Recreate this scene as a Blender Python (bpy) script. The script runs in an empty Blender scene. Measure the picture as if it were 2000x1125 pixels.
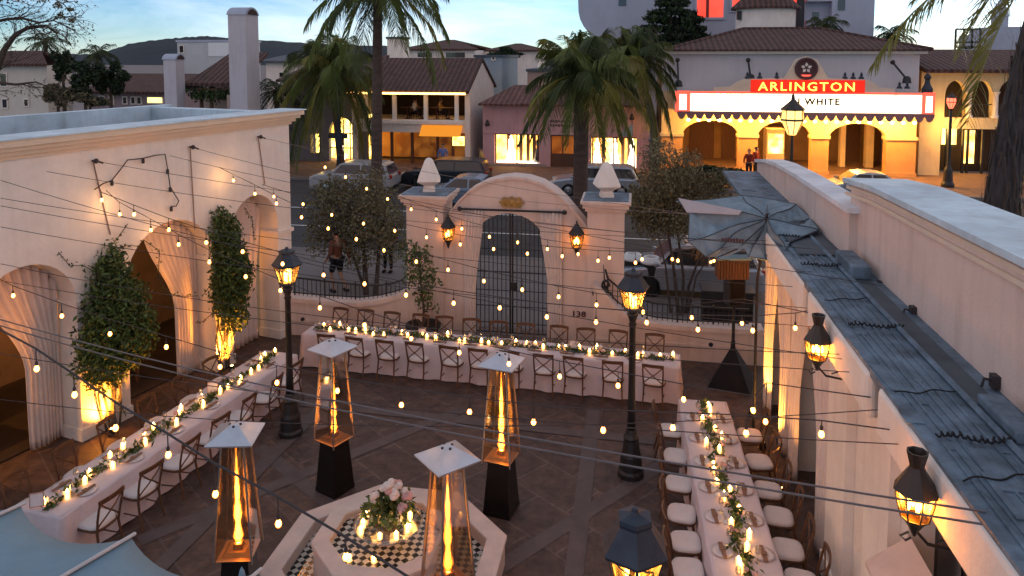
import bpy, bmesh, math, random
from mathutils import Vector, Matrix, Quaternion
R = math.radians
PI = math.pi
sc = bpy.context.scene
col = sc.collection
rnd = random.Random(7)
EM = .66

# ------------------------------------------------------------------ camera model (shift lens, slight tilt)
YAW, TILT, F, PY0, H = R(9.5), R(4.26), 1450.0, 216.0, 7.0
cr = (math.cos(YAW), math.sin(YAW), 0.0)
_fh = (-math.sin(YAW), math.cos(YAW), 0.0)
cf = (_fh[0]*math.cos(TILT), _fh[1]*math.cos(TILT), -math.sin(TILT))
cu = (_fh[0]*math.sin(TILT), _fh[1]*math.sin(TILT), math.cos(TILT))


def ray(px, py):
    a = (px-1000)/F
    b = -(py-PY0)/F
    return [cr[i]*a + cu[i]*b + cf[i] for i in range(3)]


def G(px, py, z=0.0):
    d = ray(px, py)
    t = (z-H)/d[2]
    return Vector((d[0]*t, d[1]*t, z))


def atY(px, py, Y):
    d = ray(px, py)
    t = Y/d[1]
    return Vector((d[0]*t, Y, H+d[2]*t))


def atX(px, py, X):
    d = ray(px, py)
    t = X/d[0]
    return Vector((X, d[1]*t, H+d[2]*t))


def onl(px, py, a, b):
    d = ray(px, py)
    nx, ny = -(b[1]-a[1]), b[0]-a[0]
    t = (a[0]*nx+a[1]*ny)/(d[0]*nx+d[1]*ny)
    return Vector((d[0]*t, d[1]*t, H+d[2]*t))


def Zat(x, y, py):
    a = x*cu[0]+y*cu[1]
    b = x*cf[0]+y*cf[1]
    k = (PY0-py)/F
    return H+(k*b-a)/(math.cos(TILT)+k*math.sin(TILT))


cam = bpy.data.cameras.new("camera")
camo = bpy.data.objects.new("camera", cam)
col.objects.link(camo)
camo.location = (0, 0, H)
camo.rotation_euler = (R(90)-TILT, 0, YAW)
cam.sensor_width = 36
cam.lens = F/2000*36
cam.shift_y = -(562.5-PY0)/2000
cam.clip_start = 0.1
cam.clip_end = 3000
sc.camera = camo

# ------------------------------------------------------------------ object helpers


def tag(o, label=None, cat=None, group=None, kind=None):
    if label:
        o['label'] = label
    if cat:
        o['category'] = cat
    if group:
        o['group'] = group
    if kind:
        o['kind'] = kind
    return o


def thing(name, label, cat, loc=(0, 0, 0), rz=0.0, group=None):
    o = bpy.data.objects.new(name, None)
    o.empty_display_size = 0.2
    col.objects.link(o)
    o.location = loc
    o.rotation_euler = (0, 0, rz)
    return tag(o, label, cat, group)


def dup(root, loc=None, rz=None, label=None, group=None):
    def cp(o, par):
        c = o.copy()
        col.objects.link(c)
        c.parent = par
        for ch in o.children:
            cp(ch, c)
        return c
    r = cp(root, None)
    if loc is not None:
        r.location = loc
    if rz is not None:
        r.rotation_euler = (0, 0, rz)
    if label:
        r['label'] = label
    if group:
        r['group'] = group
    return r


class MB:
    def __init__(s):
        s.V, s.F, s.M = [], [], []

    def add(s, vs, fs, mi=0):
        n = len(s.V)
        s.V.extend([tuple(v) for v in vs])
        for f in fs:
            s.F.append([n+i for i in f])
            s.M.append(mi)

    def box(s, c, d, rz=0.0, mi=0):
        x, y, z = d[0]/2, d[1]/2, d[2]/2
        ca, sa = math.cos(rz), math.sin(rz)
        vs = []
        for k in (-z, z):
            for i, j in ((-x, -y), (x, -y), (x, y), (-x, y)):
                vs.append((c[0]+i*ca-j*sa, c[1]+i*sa+j*ca, c[2]+k))
        s.add(vs, [(3, 2, 1, 0), (4, 5, 6, 7), (0, 1, 5, 4), (1, 2, 6, 5), (2, 3, 7, 6), (3, 0, 4, 7)], mi)

    def b2(s, a, b, mi=0):
        s.box([(a[i]+b[i])/2 for i in range(3)], [abs(b[i]-a[i]) for i in range(3)], 0, mi)

    def tube(s, pts, r, n=6, mi=0, r1=None, cap=True):
        pts = [Vector(p) for p in pts]
        m = len(pts)
        rings = []
        ref = None
        for i, p in enumerate(pts):
            t = (pts[min(i+1, m-1)]-pts[max(i-1, 0)])
            if t.length < 1e-9:
                t = Vector((0, 0, 1))
            t.normalize()
            if ref is None:
                ref = Vector((0, 0, 1)) if abs(t.z) < .9 else Vector((1, 0, 0))
            u = ref-t*ref.dot(t)
            if u.length < 1e-6:
                u = t.orthogonal()
            u.normalize()
            ref = u
            w = t.cross(u)
            if isinstance(r, (list, tuple)):
                rr = r[i]
            else:
                rr = r if r1 is None else r+(r1-r)*i/max(m-1, 1)
            rings.append([p+u*(rr*math.cos(2*PI*k/n+PI/n))+w*(rr*math.sin(2*PI*k/n+PI/n)) for k in range(n)])
        vs = [v for g in rings for v in g]
        fs = []
        for i in range(m-1):
            for k in range(n):
                a, b = i*n+k, i*n+(k+1) % n
                fs.append((a, b, b+n, a+n))
        if cap:
            fs.append(tuple(range(n))[::-1])
            fs.append(tuple((m-1)*n+k for k in range(n)))
        s.add(vs, fs, mi)

    def lathe(s, prof, n=12, c=(0, 0, 0), mi=0, ph=0.0, closed=False):
        vs, fs = [], []
        for r, z in prof:
            for k in range(n):
                a = 2*PI*k/n+ph
                vs.append((c[0]+r*math.cos(a), c[1]+r*math.sin(a), c[2]+z))
        m = len(prof)
        for i in range(m if closed else m-1):
            j = (i+1) % m
            for k in range(n):
                fs.append((i*n+k, i*n+(k+1) % n, j*n+(k+1) % n, j*n+k))
        if not closed:
            if prof[0][0] > 1e-4:
                fs.append(tuple(range(n))[::-1])
            if prof[-1][0] > 1e-4:
                fs.append(tuple((m-1)*n+k for k in range(n)))
        s.add(vs, fs, mi)

    def prism(s, poly, vec, mi=0):
        n = len(poly)
        v = Vector(vec)
        a = [Vector(p) for p in poly]
        vs = a+[p+v for p in a]
        s.add(vs, [tuple(range(n))[::-1], tuple(range(n, 2*n))]+[(i, (i+1) % n, n+(i+1) % n, n+i) for i in range(n)], mi)

    def elev(s, uz, o, ang, t, mi=0):
        """wall elevation polygon (u, z) standing on o, running along ang, thickness t to its left"""
        ca, sa = math.cos(ang), math.sin(ang)
        s.prism([(o[0]+u*ca, o[1]+u*sa, o[2]+z) for u, z in uz], (-sa*t, ca*t, 0), mi)

    def ell(s, c, r, nu=8, nv=6, mi=0):
        vs = [(c[0], c[1], c[2]-r[2])]
        for j in range(1, nv):
            b = -PI/2+PI*j/nv
            for i in range(nu):
                a = 2*PI*i/nu
                vs.append((c[0]+r[0]*math.cos(b)*math.cos(a), c[1]+r[1]*math.cos(b)*math.sin(a), c[2]+r[2]*math.sin(b)))
        vs.append((c[0], c[1], c[2]+r[2]))
        fs = [(0, 1+(i+1) % nu, 1+i) for i in range(nu)]
        for j in range(nv-2):
            for i in range(nu):
                a, b = 1+j*nu+i, 1+j*nu+(i+1) % nu
                fs.append((a, b, b+nu, a+nu))
        L = len(vs)-1
        q = 1+(nv-2)*nu
        fs += [(q+i, q+(i+1) % nu, L) for i in range(nu)]
        s.add(vs, fs, mi)

    def grid(s, rows, mi=0, thick=None):
        m, n = len(rows), len(rows[0])
        vs = [v for r in rows for v in r]
        s.add(vs, [(i*n+j, i*n+j+1, (i+1)*n+j+1, (i+1)*n+j) for i in range(m-1) for j in range(n-1)], mi)

    def quad(s, a, b, c, d, mi=0):
        s.add([a, b, c, d], [(0, 1, 2, 3)], mi)

    def build(s, name, mats, parent=None, smooth=False, world=False, loc=None, bevel=0.0, solid=0.0, fix=True):
        me = bpy.data.meshes.new(name)
        V = s.V
        off = None
        if world and parent is not None:
            off = parent.location
        elif loc is not None and world:
            off = Vector(loc)
        if off is not None:
            V = [(v[0]-off[0], v[1]-off[1], v[2]-off[2]) for v in V]
        me.from_pydata(V, [], s.F)
        if not isinstance(mats, (list, tuple)):
            mats = [mats]
        for m in mats:
            me.materials.append(m)
        me.polygons.foreach_set('material_index', s.M)
        if smooth:
            me.polygons.foreach_set('use_smooth', [True]*len(s.F))
        me.update()
        if fix:
            bm = bmesh.new()
            bm.from_mesh(me)
            bmesh.ops.recalc_face_normals(bm, faces=bm.faces)
            bm.to_mesh(me)
            bm.free()
        o = bpy.data.objects.new(name, me)
        col.objects.link(o)
        if parent is not None:
            o.parent = parent
        elif loc is not None:
            o.location = loc
        if bevel > 0:
            b = o.modifiers.new('bevel', 'BEVEL')
            b.width = bevel
            b.segments = 2
            b.limit_method = 'ANGLE'
            b.angle_limit = R(40)
        if solid > 0:
            b = o.modifiers.new('solid', 'SOLIDIFY')
            b.thickness = solid
            b.offset = 0
        return o


def arc(cx, cz, r, a0, a1, n=14, rz=None):
    rz = rz or r
    return [(cx+r*math.cos(R(a0+(a1-a0)*i/n)), cz+rz*math.sin(R(a0+(a1-a0)*i/n))) for i in range(n+1)]


def text_mesh(body, size, depth=0.01, align='CENTER', bold=0.0, space=1.0):
    cu_ = bpy.data.curves.new('t', 'FONT')
    cu_.body = body
    cu_.size = size
    cu_.extrude = depth
    cu_.offset = bold
    cu_.space_character = space
    cu_.resolution_u = 2
    cu_.align_x = align
    cu_.align_y = 'CENTER'
    o = bpy.data.objects.new('t', cu_)
    col.objects.link(o)
    dg = bpy.context.evaluated_depsgraph_get()
    me = bpy.data.meshes.new_from_object(o.evaluated_get(dg))
    bpy.data.objects.remove(o)
    return me


def text_obj(name, body, size, m, parent, loc, rot=(R(90), 0, 0), depth=0.01, bold=0.0, sx=1.0, space=1.0):
    me = text_mesh(body, size, depth, bold=bold, space=space)
    me.materials.clear()
    me.materials.append(m)
    o = bpy.data.objects.new(name, me)
    col.objects.link(o)
    o.parent = parent
    o.location = loc
    o.rotation_euler = rot
    o.scale = (sx, 1, 1)
    return o


def lamp(name, loc, power, colr, size=0.05, typ='POINT', rot=None, spot=90, blend=.6, parent=None):
    l = bpy.data.lights.new(name, typ)
    l.energy = power*EM
    l.color = colr
    if typ == 'AREA':
        l.size = size
    else:
        l.shadow_soft_size = size
    if typ == 'SPOT':
        l.spot_size = R(spot)
        l.spot_blend = blend
    o = bpy.data.objects.new(name, l)
    col.objects.link(o)
    o.location = loc
    if rot:
        o.rotation_euler = rot
    return o


# ------------------------------------------------------------------ materials


def newmat(name):
    m = bpy.data.materials.new(name)
    m.use_nodes = True
    nt = m.node_tree
    b = nt.nodes['Principled BSDF']
    return m, nt, b


def mat(name, c, rough=.75, var=.18, scale=3.0, bump=0.15, bscale=60.0, metal=0.0, c2=None, spec=.35, stretch=None, trans=0.0, streak=0.0):
    m, nt, b = newmat(name)
    N, L = nt.nodes.new, nt.links.new
    tc = N('ShaderNodeTexCoord')
    src = tc.outputs['Object']
    if stretch:
        mp = N('ShaderNodeMapping')
        mp.inputs['Scale'].default_value = stretch
        L(src, mp.inputs[0])
        src = mp.outputs[0]
    n = N('ShaderNodeTexNoise')
    n.inputs['Scale'].default_value = scale
    n.inputs['Detail'].default_value = 6
    n.inputs['Roughness'].default_value = .65
    L(src, n.inputs['Vector'])
    rp = N('ShaderNodeValToRGB')
    rp.color_ramp.elements[0].position = .3
    rp.color_ramp.elements[1].position = .7
    lo = c2 or [x*(1-var) for x in c]
    rp.color_ramp.elements[0].color = (*lo, 1)
    rp.color_ramp.elements[1].color = (*[min(1, x*(1+var*.5)) for x in c], 1)
    L(n.outputs[0], rp.inputs[0])
    outc = rp.outputs[0]
    if streak > 0:
        mp2 = N('ShaderNodeMapping')
        mp2.inputs['Scale'].default_value = (2.2, 2.2, .22)
        L(tc.outputs['Object'], mp2.inputs[0])
        n3 = N('ShaderNodeTexNoise')
        n3.inputs['Scale'].default_value = 2.4
        n3.inputs['Detail'].default_value = 5
        L(mp2.outputs[0], n3.inputs['Vector'])
        r3 = N('ShaderNodeMapRange')
        r3.inputs[1].default_value = .48
        r3.inputs[2].default_value = .75
        r3.inputs[4].default_value = streak
        L(n3.outputs[0], r3.inputs[0])
        mx = N('ShaderNodeMixRGB')
        mx.blend_type = 'MULTIPLY'
        mx.inputs[2].default_value = (.62, .55, .5, 1)
        L(r3.outputs[0], mx.inputs[0])
        L(outc, mx.inputs[1])
        outc = mx.outputs[0]
    L(outc, b.inputs['Base Color'])
    b.inputs['Roughness'].default_value = rough
    b.inputs['Metallic'].default_value = metal
    b.inputs['Specular IOR Level'].default_value = spec
    if trans:
        b.inputs['Transmission Weight'].default_value = trans
    if bump > 0:
        n2 = N('ShaderNodeTexNoise')
        n2.inputs['Scale'].default_value = bscale
        n2.inputs['Detail'].default_value = 4
        L(src, n2.inputs['Vector'])
        bp = N('ShaderNodeBump')
        bp.inputs['Strength'].default_value = bump
        bp.inputs['Distance'].default_value = .02
        L(n2.outputs[0], bp.inputs['Height'])
        L(bp.outputs[0], b.inputs['Normal'])
    return m


def emis(name, c, s, var=0.0, scale=3.0, c2=None):
    m, nt, b = newmat(name)
    N, L = nt.nodes.new, nt.links.new
    b.inputs['Base Color'].default_value = (*[x*.5 for x in c], 1)
    b.inputs['Emission Color'].default_value = (*c, 1)
    b.inputs['Emission Strength'].default_value = s*EM
    if var > 0:
        tc = N('ShaderNodeTexCoord')
        n = N('ShaderNodeTexNoise')
        n.inputs['Scale'].default_value = scale
        n.inputs['Detail'].default_value = 3
        L(tc.outputs['Object'], n.inputs['Vector'])
        rp = N('ShaderNodeValToRGB')
        rp.color_ramp.elements[0].position = .38
        rp.color_ramp.elements[1].position = .62
        d = c2 or [x*(1-var) for x in c]
        rp.color_ramp.elements[0].color = (*d, 1)
        rp.color_ramp.elements[1].color = (*c, 1)
        L(n.outputs[0], rp.inputs[0])
        L(rp.outputs[0], b.inputs['Emission Color'])
    return m


def flame_mat(name, core, edge, s):
    m, nt, b = newmat(name)
    N, L = nt.nodes.new, nt.links.new
    lw = N('ShaderNodeLayerWeight')
    lw.inputs[0].default_value = .45
    rp = N('ShaderNodeValToRGB')
    rp.color_ramp.elements[0].position = .15
    rp.color_ramp.elements[1].position = .8
    rp.color_ramp.elements[0].color = (*core, 1)
    rp.color_ramp.elements[1].color = (*edge, 1)
    L(lw.outputs['Facing'], rp.inputs[0])
    L(rp.outputs[0], b.inputs['Emission Color'])
    b.inputs['Emission Strength'].default_value = s*EM
    b.inputs['Base Color'].default_value = (0, 0, 0, 1)
    return m


def glass(name, tint=(1, 1, 1), refl=.12, rough=.05, tmix=None):
    m = bpy.data.materials.new(name)
    m.use_nodes = True
    nt = m.node_tree
    nt.nodes.clear()
    N, L = nt.nodes.new, nt.links.new
    o = N('ShaderNodeOutputMaterial')
    t = N('ShaderNodeBsdfTransparent')
    t.inputs[0].default_value = (*tint, 1)
    g = N('ShaderNodeBsdfGlossy')
    g.inputs['Roughness'].default_value = rough
    lw = N('ShaderNodeLayerWeight')
    lw.inputs[0].default_value = .35
    mr = N('ShaderNodeMapRange')
    mr.inputs[3].default_value = refl
    mr.inputs[4].default_value = min(1, refl+.5)
    L(lw.outputs['Fresnel'], mr.inputs[0])
    mx = N('ShaderNodeMixShader')
    L(mr.outputs[0], mx.inputs[0])
    L(t.outputs[0], mx.inputs[1])
    L(g.outputs[0], mx.inputs[2])
    L(mx.outputs[0], o.inputs[0])
    return m


def tile_mat(name, c, c2, freq=.95, axis='X', rows=.8):
    m, nt, b = newmat(name)
    N, L = nt.nodes.new, nt.links.new
    tc = N('ShaderNodeTexCoord')
    w = N('ShaderNodeTexWave')
    w.bands_direction = axis
    w.inputs['Scale'].default_value = freq
    w.inputs['Distortion'].default_value = .4
    w.inputs['Detail Scale'].default_value = 2
    L(tc.outputs['Object'], w.inputs['Vector'])
    w2 = N('ShaderNodeTexWave')
    w2.bands_direction = 'Z'
    w2.wave_profile = 'SAW'
    w2.inputs['Scale'].default_value = rows
    w2.inputs['Distortion'].default_value = .6
    L(tc.outputs['Object'], w2.inputs['Vector'])
    n = N('ShaderNodeTexNoise')
    n.inputs['Scale'].default_value = 2.5
    n.inputs['Detail'].default_value = 6
    L(tc.outputs['Object'], n.inputs['Vector'])
    rp = N('ShaderNodeValToRGB')
    rp.color_ramp.elements[0].position = .3
    rp.color_ramp.elements[1].position = .7
    rp.color_ramp.elements[0].color = (*c2, 1)
    rp.color_ramp.elements[1].color = (*c, 1)
    L(n.outputs[0], rp.inputs[0])
    mx = N('ShaderNodeMixRGB')
    mx.blend_type = 'MULTIPLY'
    mx.inputs[0].default_value = .55
    L(rp.outputs[0], mx.inputs[1])
    L(w.outputs[0], mx.inputs[2])
    L(mx.outputs[0], b.inputs['Base Color'])
    ad = N('ShaderNodeMath')
    ad.operation = 'MULTIPLY_ADD'
    ad.inputs[1].default_value = .35
    L(w2.outputs['Fac'], ad.inputs[0])
    L(w.outputs['Fac'], ad.inputs[2])
    bp = N('ShaderNodeBump')
    bp.inputs['Strength'].default_value = .9
    bp.inputs['Distance'].default_value = .06
    L(ad.outputs[0], bp.inputs['Height'])
    L(bp.outputs[0], b.inputs['Normal'])
    b.inputs['Roughness'].default_value = .85
    return m


M = {}
M['plaster'] = mat('plaster', (.76, .59, .515), .9, .10, 1.3, .25, 25, streak=.35)
M['plaster_w'] = mat('plaster_white', (.87, .78, .70), .9, .12, 1.4, .35, 14, streak=.18)
M['plaster_g'] = mat('plaster_grey', (.44, .47, .56), .9, .10, .5, .15, 12, streak=.12)
M['trim'] = mat('trim', (.78, .62, .48), .85, .08, 2, .15, 30)
M['cornice'] = mat('cornice', (.80, .62, .46), .85, .08, 2, .15, 30)
M['pink'] = mat('pink_plaster', (.60, .345, .35), .9, .10, 1.2, .2, 20, streak=.3)
M['pinkbase'] = mat('stone_base', (.38, .30, .25), .9, .2, 3, .2, 20)
M['yellowp'] = mat('yellow_plaster', (.80, .62, .36), .9, .12, 1.0, .2, 20, streak=.25)
M['tileR'] = tile_mat('roof_tile', (.16, .075, .058), (.085, .04, .036))
M['tileY'] = tile_mat('roof_tile_side', (.16, .075, .058), (.085, .04, .036), axis='Y')
M['roofmem'] = mat('roof_membrane', (.15, .215, .28), .62, .6, 2.6, .6, 11, spec=.4, streak=.7)  # blue of the sky overhead is worked into the base colour
M['roofdark'] = mat('roof_dark', (.085, .105, .125), .7, .4, 1.8, .3, 14)
M['roofpale'] = mat('roof_sky_tint', (.62, .76, .84), .55, .32, 1.2, .3, 7, spec=.5, streak=.4)  # roof and wall tops: bluish sky light put into the colour
M['cap'] = mat('wall_cap', (.78, .77, .79), .75, .22, 1.4, .3, 12)
M['asphalt'] = mat('asphalt', (.055, .055, .06), .8, .3, .5, .3, 80)
M['sidewalk'] = mat('sidewalk', (.20, .17, .16), .85, .2, .8, .25, 50)
M['sidewalk_red'] = mat('sidewalk_brick', (.20, .115, .085), .85, .25, 1.5, .3, 30)
M['white'] = mat('white_paint', (.8, .8, .8), .6, .05, 4, .05, 40)
M['line'] = mat('road_line', (.7, .7, .68), .7, .3, 6, .1, 60)
M['iron'] = mat('iron', (.018, .017, .018), .45, .3, 8, .1, 50, spec=.5)
M['bronze'] = mat('bronze_paint', (.055, .04, .032), .4, .3, 6, .1, 50, metal=.3, spec=.5)
M['darkmetal'] = mat('dark_metal', (.02, .016, .015), .35, .3, 5, .05, 40, metal=.4)
M['bluemetal'] = mat('blue_black_metal', (.045, .055, .075), .45, .3, 5, .15, 30, metal=.3)
M['steel'] = mat('steel', (.62, .62, .66), .38, .12, 5, .05, 30, metal=.55)
M['alu'] = mat('aluminium', (.45, .42, .40), .35, .1, 5, .05, 30, metal=.9)
M['cloth'] = mat('table_cloth', (.66, .56, .57), .9, .08, 5, .3, 18)
M['drape'] = mat('drape', (.74, .62, .57), .95, .1, 3, .2, 30)
M['wood'] = mat('chair_wood', (.12, .050, .021), .45, .35, 6, .2, 30, stretch=(4, 4, 1), spec=.5)
M['cushion'] = mat('cushion', (.72, .64, .60), .95, .07, 5, .15, 60)
M['leafA'] = mat('leaf_a', (.085, .14, .034), .55, .35, 5, 0)
M['leafB'] = mat('leaf_b', (.040, .074, .020), .6, .35, 5, 0)
M['leafC'] = mat('leaf_c', (.11, .12, .035), .6, .3, 5, 0)
M['olive'] = mat('olive_leaf', (.22, .185, .095), .7, .35, 3, 0)
M['olive2'] = mat('olive_leaf_dark', (.14, .115, .06), .75, .35, 3, 0)
M['palmA'] = mat('palm_leaf', (.135, .165, .036), .55, .35, 1.5, 0)
M['palmB'] = mat('palm_leaf_dry', (.25, .225, .05), .6, .35, 1.5, 0)
M['palmC'] = mat('palm_leaf_dark', (.060, .080, .024), .6, .35, 1.5, 0)
M['trunk'] = mat('palm_trunk', (.105, .070, .055), .9, .4, 2, .6, 14, stretch=(1, 1, 5))
M['bark'] = mat('bark', (.085, .06, .045), .9, .4, 6, .6, 20, stretch=(3, 3, .6))
M['barkgrey'] = mat('bark_grey', (.075, .062, .060), .9, .45, 3, .8, 12, stretch=(3, 3, .5))
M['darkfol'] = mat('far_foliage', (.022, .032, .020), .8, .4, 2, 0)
M['hill'] = mat('hill', (.008, .024, .036), .95, .35, .03, 0)
M['awning'] = mat('canvas', (.20, .32, .40), .85, .14, 1.5, .25, 45)
M['awning2'] = mat('canvas_pale', (.50, .44, .45), .85, .12, 2, .2, 45)
M['canvas_grey'] = mat('canvas_grey', (.24, .31, .36), .85, .35, 3.5, .5, 14)
M['awnpole'] = mat('umbrella_rib', (.55, .56, .58), .6, .1, 4, .05, 30)
M['flowerW'] = mat('flower_white', (.74, .66, .60), .8, .15, 9, 0)
M['flowerP'] = mat('flower_pink', (.62, .36, .33), .8, .2, 9, 0)
M['plate'] = mat('plate', (.70, .62, .60), .25, .06, 4, 0, spec=.6)
M['napkin'] = mat('napkin', (.27, .15, .10), .9, .2, 8, .2, 50)
M['cardw'] = mat('card', (.82, .70, .68), .7, .08, 8, 0)
M['cardf'] = mat('card_frame', (.62, .36, .30), .4, .1, 8, 0, metal=.5)
M['terra'] = mat('pot_dark', (.030, .022, .022), .6, .3, 5, .2, 30)
M['soil'] = mat('soil', (.03, .022, .016), .95, .3, 9, .5, 40)
M['tyre'] = mat('tyre', (.012, .012, .012), .8, .2, 9, .1, 40)
M['rim'] = mat('rim', (.35, .35, .36), .3, .1, 9, 0, metal=.9)
M['carwhite'] = mat('car_white', (.36, .35, .36), .22, .04, 3, 0, spec=.6)
M['carsilver'] = mat('car_silver', (.40, .42, .46), .22, .05, 3, 0, metal=.5, spec=.6)
M['carblue'] = mat('car_blue', (.20, .27, .36), .22, .05, 3, 0, metal=.5, spec=.6)
M['cardark'] = mat('car_dark', (.018, .026, .034), .2, .05, 3, 0, metal=.2, spec=.6)
M['carglass'] = mat('car_glass', (.016, .022, .03), .08, .05, 3, 0, spec=.8)
M['carlamp'] = mat('car_lamp', (.6, .58, .55), .15, .05, 3, 0, spec=.8)
M['tail'] = mat('tail_lamp', (.35, .02, .015), .2, .05, 3, 0)
M['skin'] = mat('skin', (.42, .24, .16), .6, .08, 6, 0)
M['hair'] = mat('hair', (.03, .02, .014), .6, .3, 9, 0)
M['shirtbrown'] = mat('shirt_brown', (.17, .06, .035), .9, .2, 6, .2, 40)
M['shirtblue'] = mat('shirt_blue', (.16, .20, .42), .9, .2, 6, .2, 40)
M['shirtred'] = mat('shirt_red', (.20, .025, .018), .9, .2, 6, .2, 40)
M['shirtyellow'] = mat('shirt_yellow', (.62, .36, .10), .9, .2, 6, .2, 40)
M['shirtwhite'] = mat('shirt_white', (.7, .66, .62), .9, .1, 6, .2, 40)
M['pantsdark'] = mat('pants_dark', (.014, .013, .016), .9, .2, 6, .2, 40)
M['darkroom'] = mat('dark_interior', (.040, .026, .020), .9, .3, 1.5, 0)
M['glassdark'] = mat('window_dark', (.020, .022, .028), .1, .2, 2, 0, spec=.7)
M['woodbrown'] = mat('brown_wood', (.13, .06, .035), .7, .3, 4, .3, 20, stretch=(6, 6, .6))
M['orangeroof'] = mat('pale_block', (.55, .56, .57), .9, .1, 1, .1, 20)
M['ceram'] = mat('fountain_stone', (.66, .53, .46), .75, .14, 4, .3, 30)
M['letterdark'] = mat('letter_dark', (.10, .045, .05), .7, .1, 5, 0)
M['rope'] = mat('rope', (.025, .022, .025), .8, .2, 9, .3, 60)
M['wire'] = mat('wire', (.20, .17, .17), .5, .2, 9, 0, metal=.4)
M['wiredark'] = mat('cable_black', (.05, .04, .04), .6, .2, 9, 0)
M['greyprim'] = mat('brown_line', (.30, .19, .16), .7, .2, 9, 0)

WARM = (1.0, .52, .17)
M['bulb'] = flame_mat('bulb_glow', (1.0, .50, .13), (.80, .16, .008), 4.6)
M['candle'] = flame_mat('candle_glow', (1.0, .50, .14), (.7, .20, .02), 2.6)
M['flamec'] = emis('flame_small', (1.0, .62, .22), 12.0)
M['flame'] = flame_mat('flame', (1.0, .42, .07), (.6, .11, .008), 10.0)
M['flamecore'] = emis('flame_core', (1.0, .66, .26), 34.0)
M['amber'] = emis('amber_lit', (1.0, .42, .08), 2.3, .7, 6)
M['lampflame'] = emis('lamp_bulb', (1.0, .52, .13), 16.0)
M['shopgold'] = emis('shop_gold', (1.0, .58, .13), 2.6, .75, 1.3, (.55, .20, .03))
M['shopyellow'] = emis('shop_yellow', (1.0, .68, .16), 2.4, .8, 1.8, (.45, .22, .03))
M['marq'] = emis('marquee_white', (1.0, .84, .56), 1.5)
M['neonbg'] = emis('neon_red', (1.0, .022, .004), .30)
M['neon'] = emis('neon_yellow', (1.0, .66, .08), 1.3)
M['pinkneon'] = emis('neon_pink', (1.0, .10, .06), .6)
M['redwin'] = emis('red_window', (1.0, .06, .035), .75, .35, .5)
M['undermarq'] = emis('marquee_bulbs', (1.0, .66, .22), 8.0)
M['eaveglow'] = emis('eave_lights', (1.0, .48, .12), 3.2)
M['dimgold'] = emis('dim_gold', (.9, .34, .05), .065, .95, 1.6, (.03, .010, .004))
M['winyellow'] = emis('window_yellow', (1.0, .80, .22), 1.3, .3, 1)
M['gown'] = emis('gown_glow', (1.0, .86, .62), 2.2)  # shop light on gowns and display floor put in as glow
M['streetlamp'] = flame_mat('street_lantern', (1.0, .66, .20), (.9, .40, .05), .95)
M['redlamp'] = emis('red_lantern', (1.0, .14, .07), 1.2)
M['gheat'] = glass('heater_glass', (.92, .74, .50), .10, .05)  # amber tint of panes and tube stands in for flame reflections
M['gtube'] = glass('quartz_tube', (.94, .80, .60), .16, .08)
M['gclear'] = glass('clear_glass', (.97, .95, .93), .08, .04)
M['gamber'] = glass('amber_glass', (.92, .60, .24), .10, .22)
M['glassw'] = glass('window_glass', (.9, .9, .9), .06, .03)
# ------------------------------------------------------------------ world, sun
SUN_AZ, SUN_EL = R(38), R(3)     # azimuth clockwise from +Y
w = bpy.data.worlds.new("World")
sc.world = w
w.use_nodes = True
nt = w.node_tree
nt.nodes.clear()
N, L = nt.nodes.new, nt.links.new
out = N('ShaderNodeOutputWorld')
bg = N('ShaderNodeBackground')
sky = N('ShaderNodeTexSky')
sky.sky_type = 'NISHITA'
sky.sun_disc = False
sky.sun_elevation = SUN_EL
sky.sun_rotation = SUN_AZ
sky.air_density = .55
sky.dust_density = .12
sky.ozone_density = 3
tc = N('ShaderNodeTexCoord')
mp = N('ShaderNodeMapping')
mp.inputs['Scale'].default_value = (1.0, 1.0, 5.5)
L(tc.outputs['Generated'], mp.inputs[0])
cn = N('ShaderNodeTexNoise')
cn.inputs['Scale'].default_value = 2.6
cn.inputs['Detail'].default_value = 8
cn.inputs['Roughness'].default_value = .6
cn.inputs['Distortion'].default_value = .4
L(mp.outputs[0], cn.inputs['Vector'])
cr_ = N('ShaderNodeMapRange')
cr_.inputs[1].default_value = .42
cr_.inputs[2].default_value = .72
cr_.inputs[4].default_value = .55
L(cn.outputs[0], cr_.inputs[0])
hs = N('ShaderNodeMixRGB')
hs.blend_type = 'MIX'
L(cr_.outputs[0], hs.inputs[0])
sat = N('ShaderNodeHueSaturation')
sat.inputs['Saturation'].default_value = .86
sat.inputs['Value'].default_value = .58
L(sky.outputs[0], sat.inputs['Color'])
hs.inputs[2].default_value = (2.6, 2.7, 3.0, 1)       # thin streaks of high cloud
L(sat.outputs[0], hs.inputs[1])
# unseen tinted sky overhead, added for its light on walls and roofs
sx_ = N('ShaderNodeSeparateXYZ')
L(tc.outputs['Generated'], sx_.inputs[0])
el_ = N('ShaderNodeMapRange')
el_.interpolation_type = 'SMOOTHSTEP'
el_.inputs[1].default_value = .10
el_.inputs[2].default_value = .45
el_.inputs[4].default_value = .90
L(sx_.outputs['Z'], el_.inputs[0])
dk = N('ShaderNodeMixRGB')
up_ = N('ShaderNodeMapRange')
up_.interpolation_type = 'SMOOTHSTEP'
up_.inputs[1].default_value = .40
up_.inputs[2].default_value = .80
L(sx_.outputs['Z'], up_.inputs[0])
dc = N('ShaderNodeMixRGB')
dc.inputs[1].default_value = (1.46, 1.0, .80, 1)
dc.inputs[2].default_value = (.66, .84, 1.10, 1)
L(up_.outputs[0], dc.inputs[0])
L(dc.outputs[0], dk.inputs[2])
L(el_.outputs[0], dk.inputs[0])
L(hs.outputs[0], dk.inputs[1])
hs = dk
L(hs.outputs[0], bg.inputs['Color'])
bg.inputs['Strength'].default_value = .15
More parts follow.
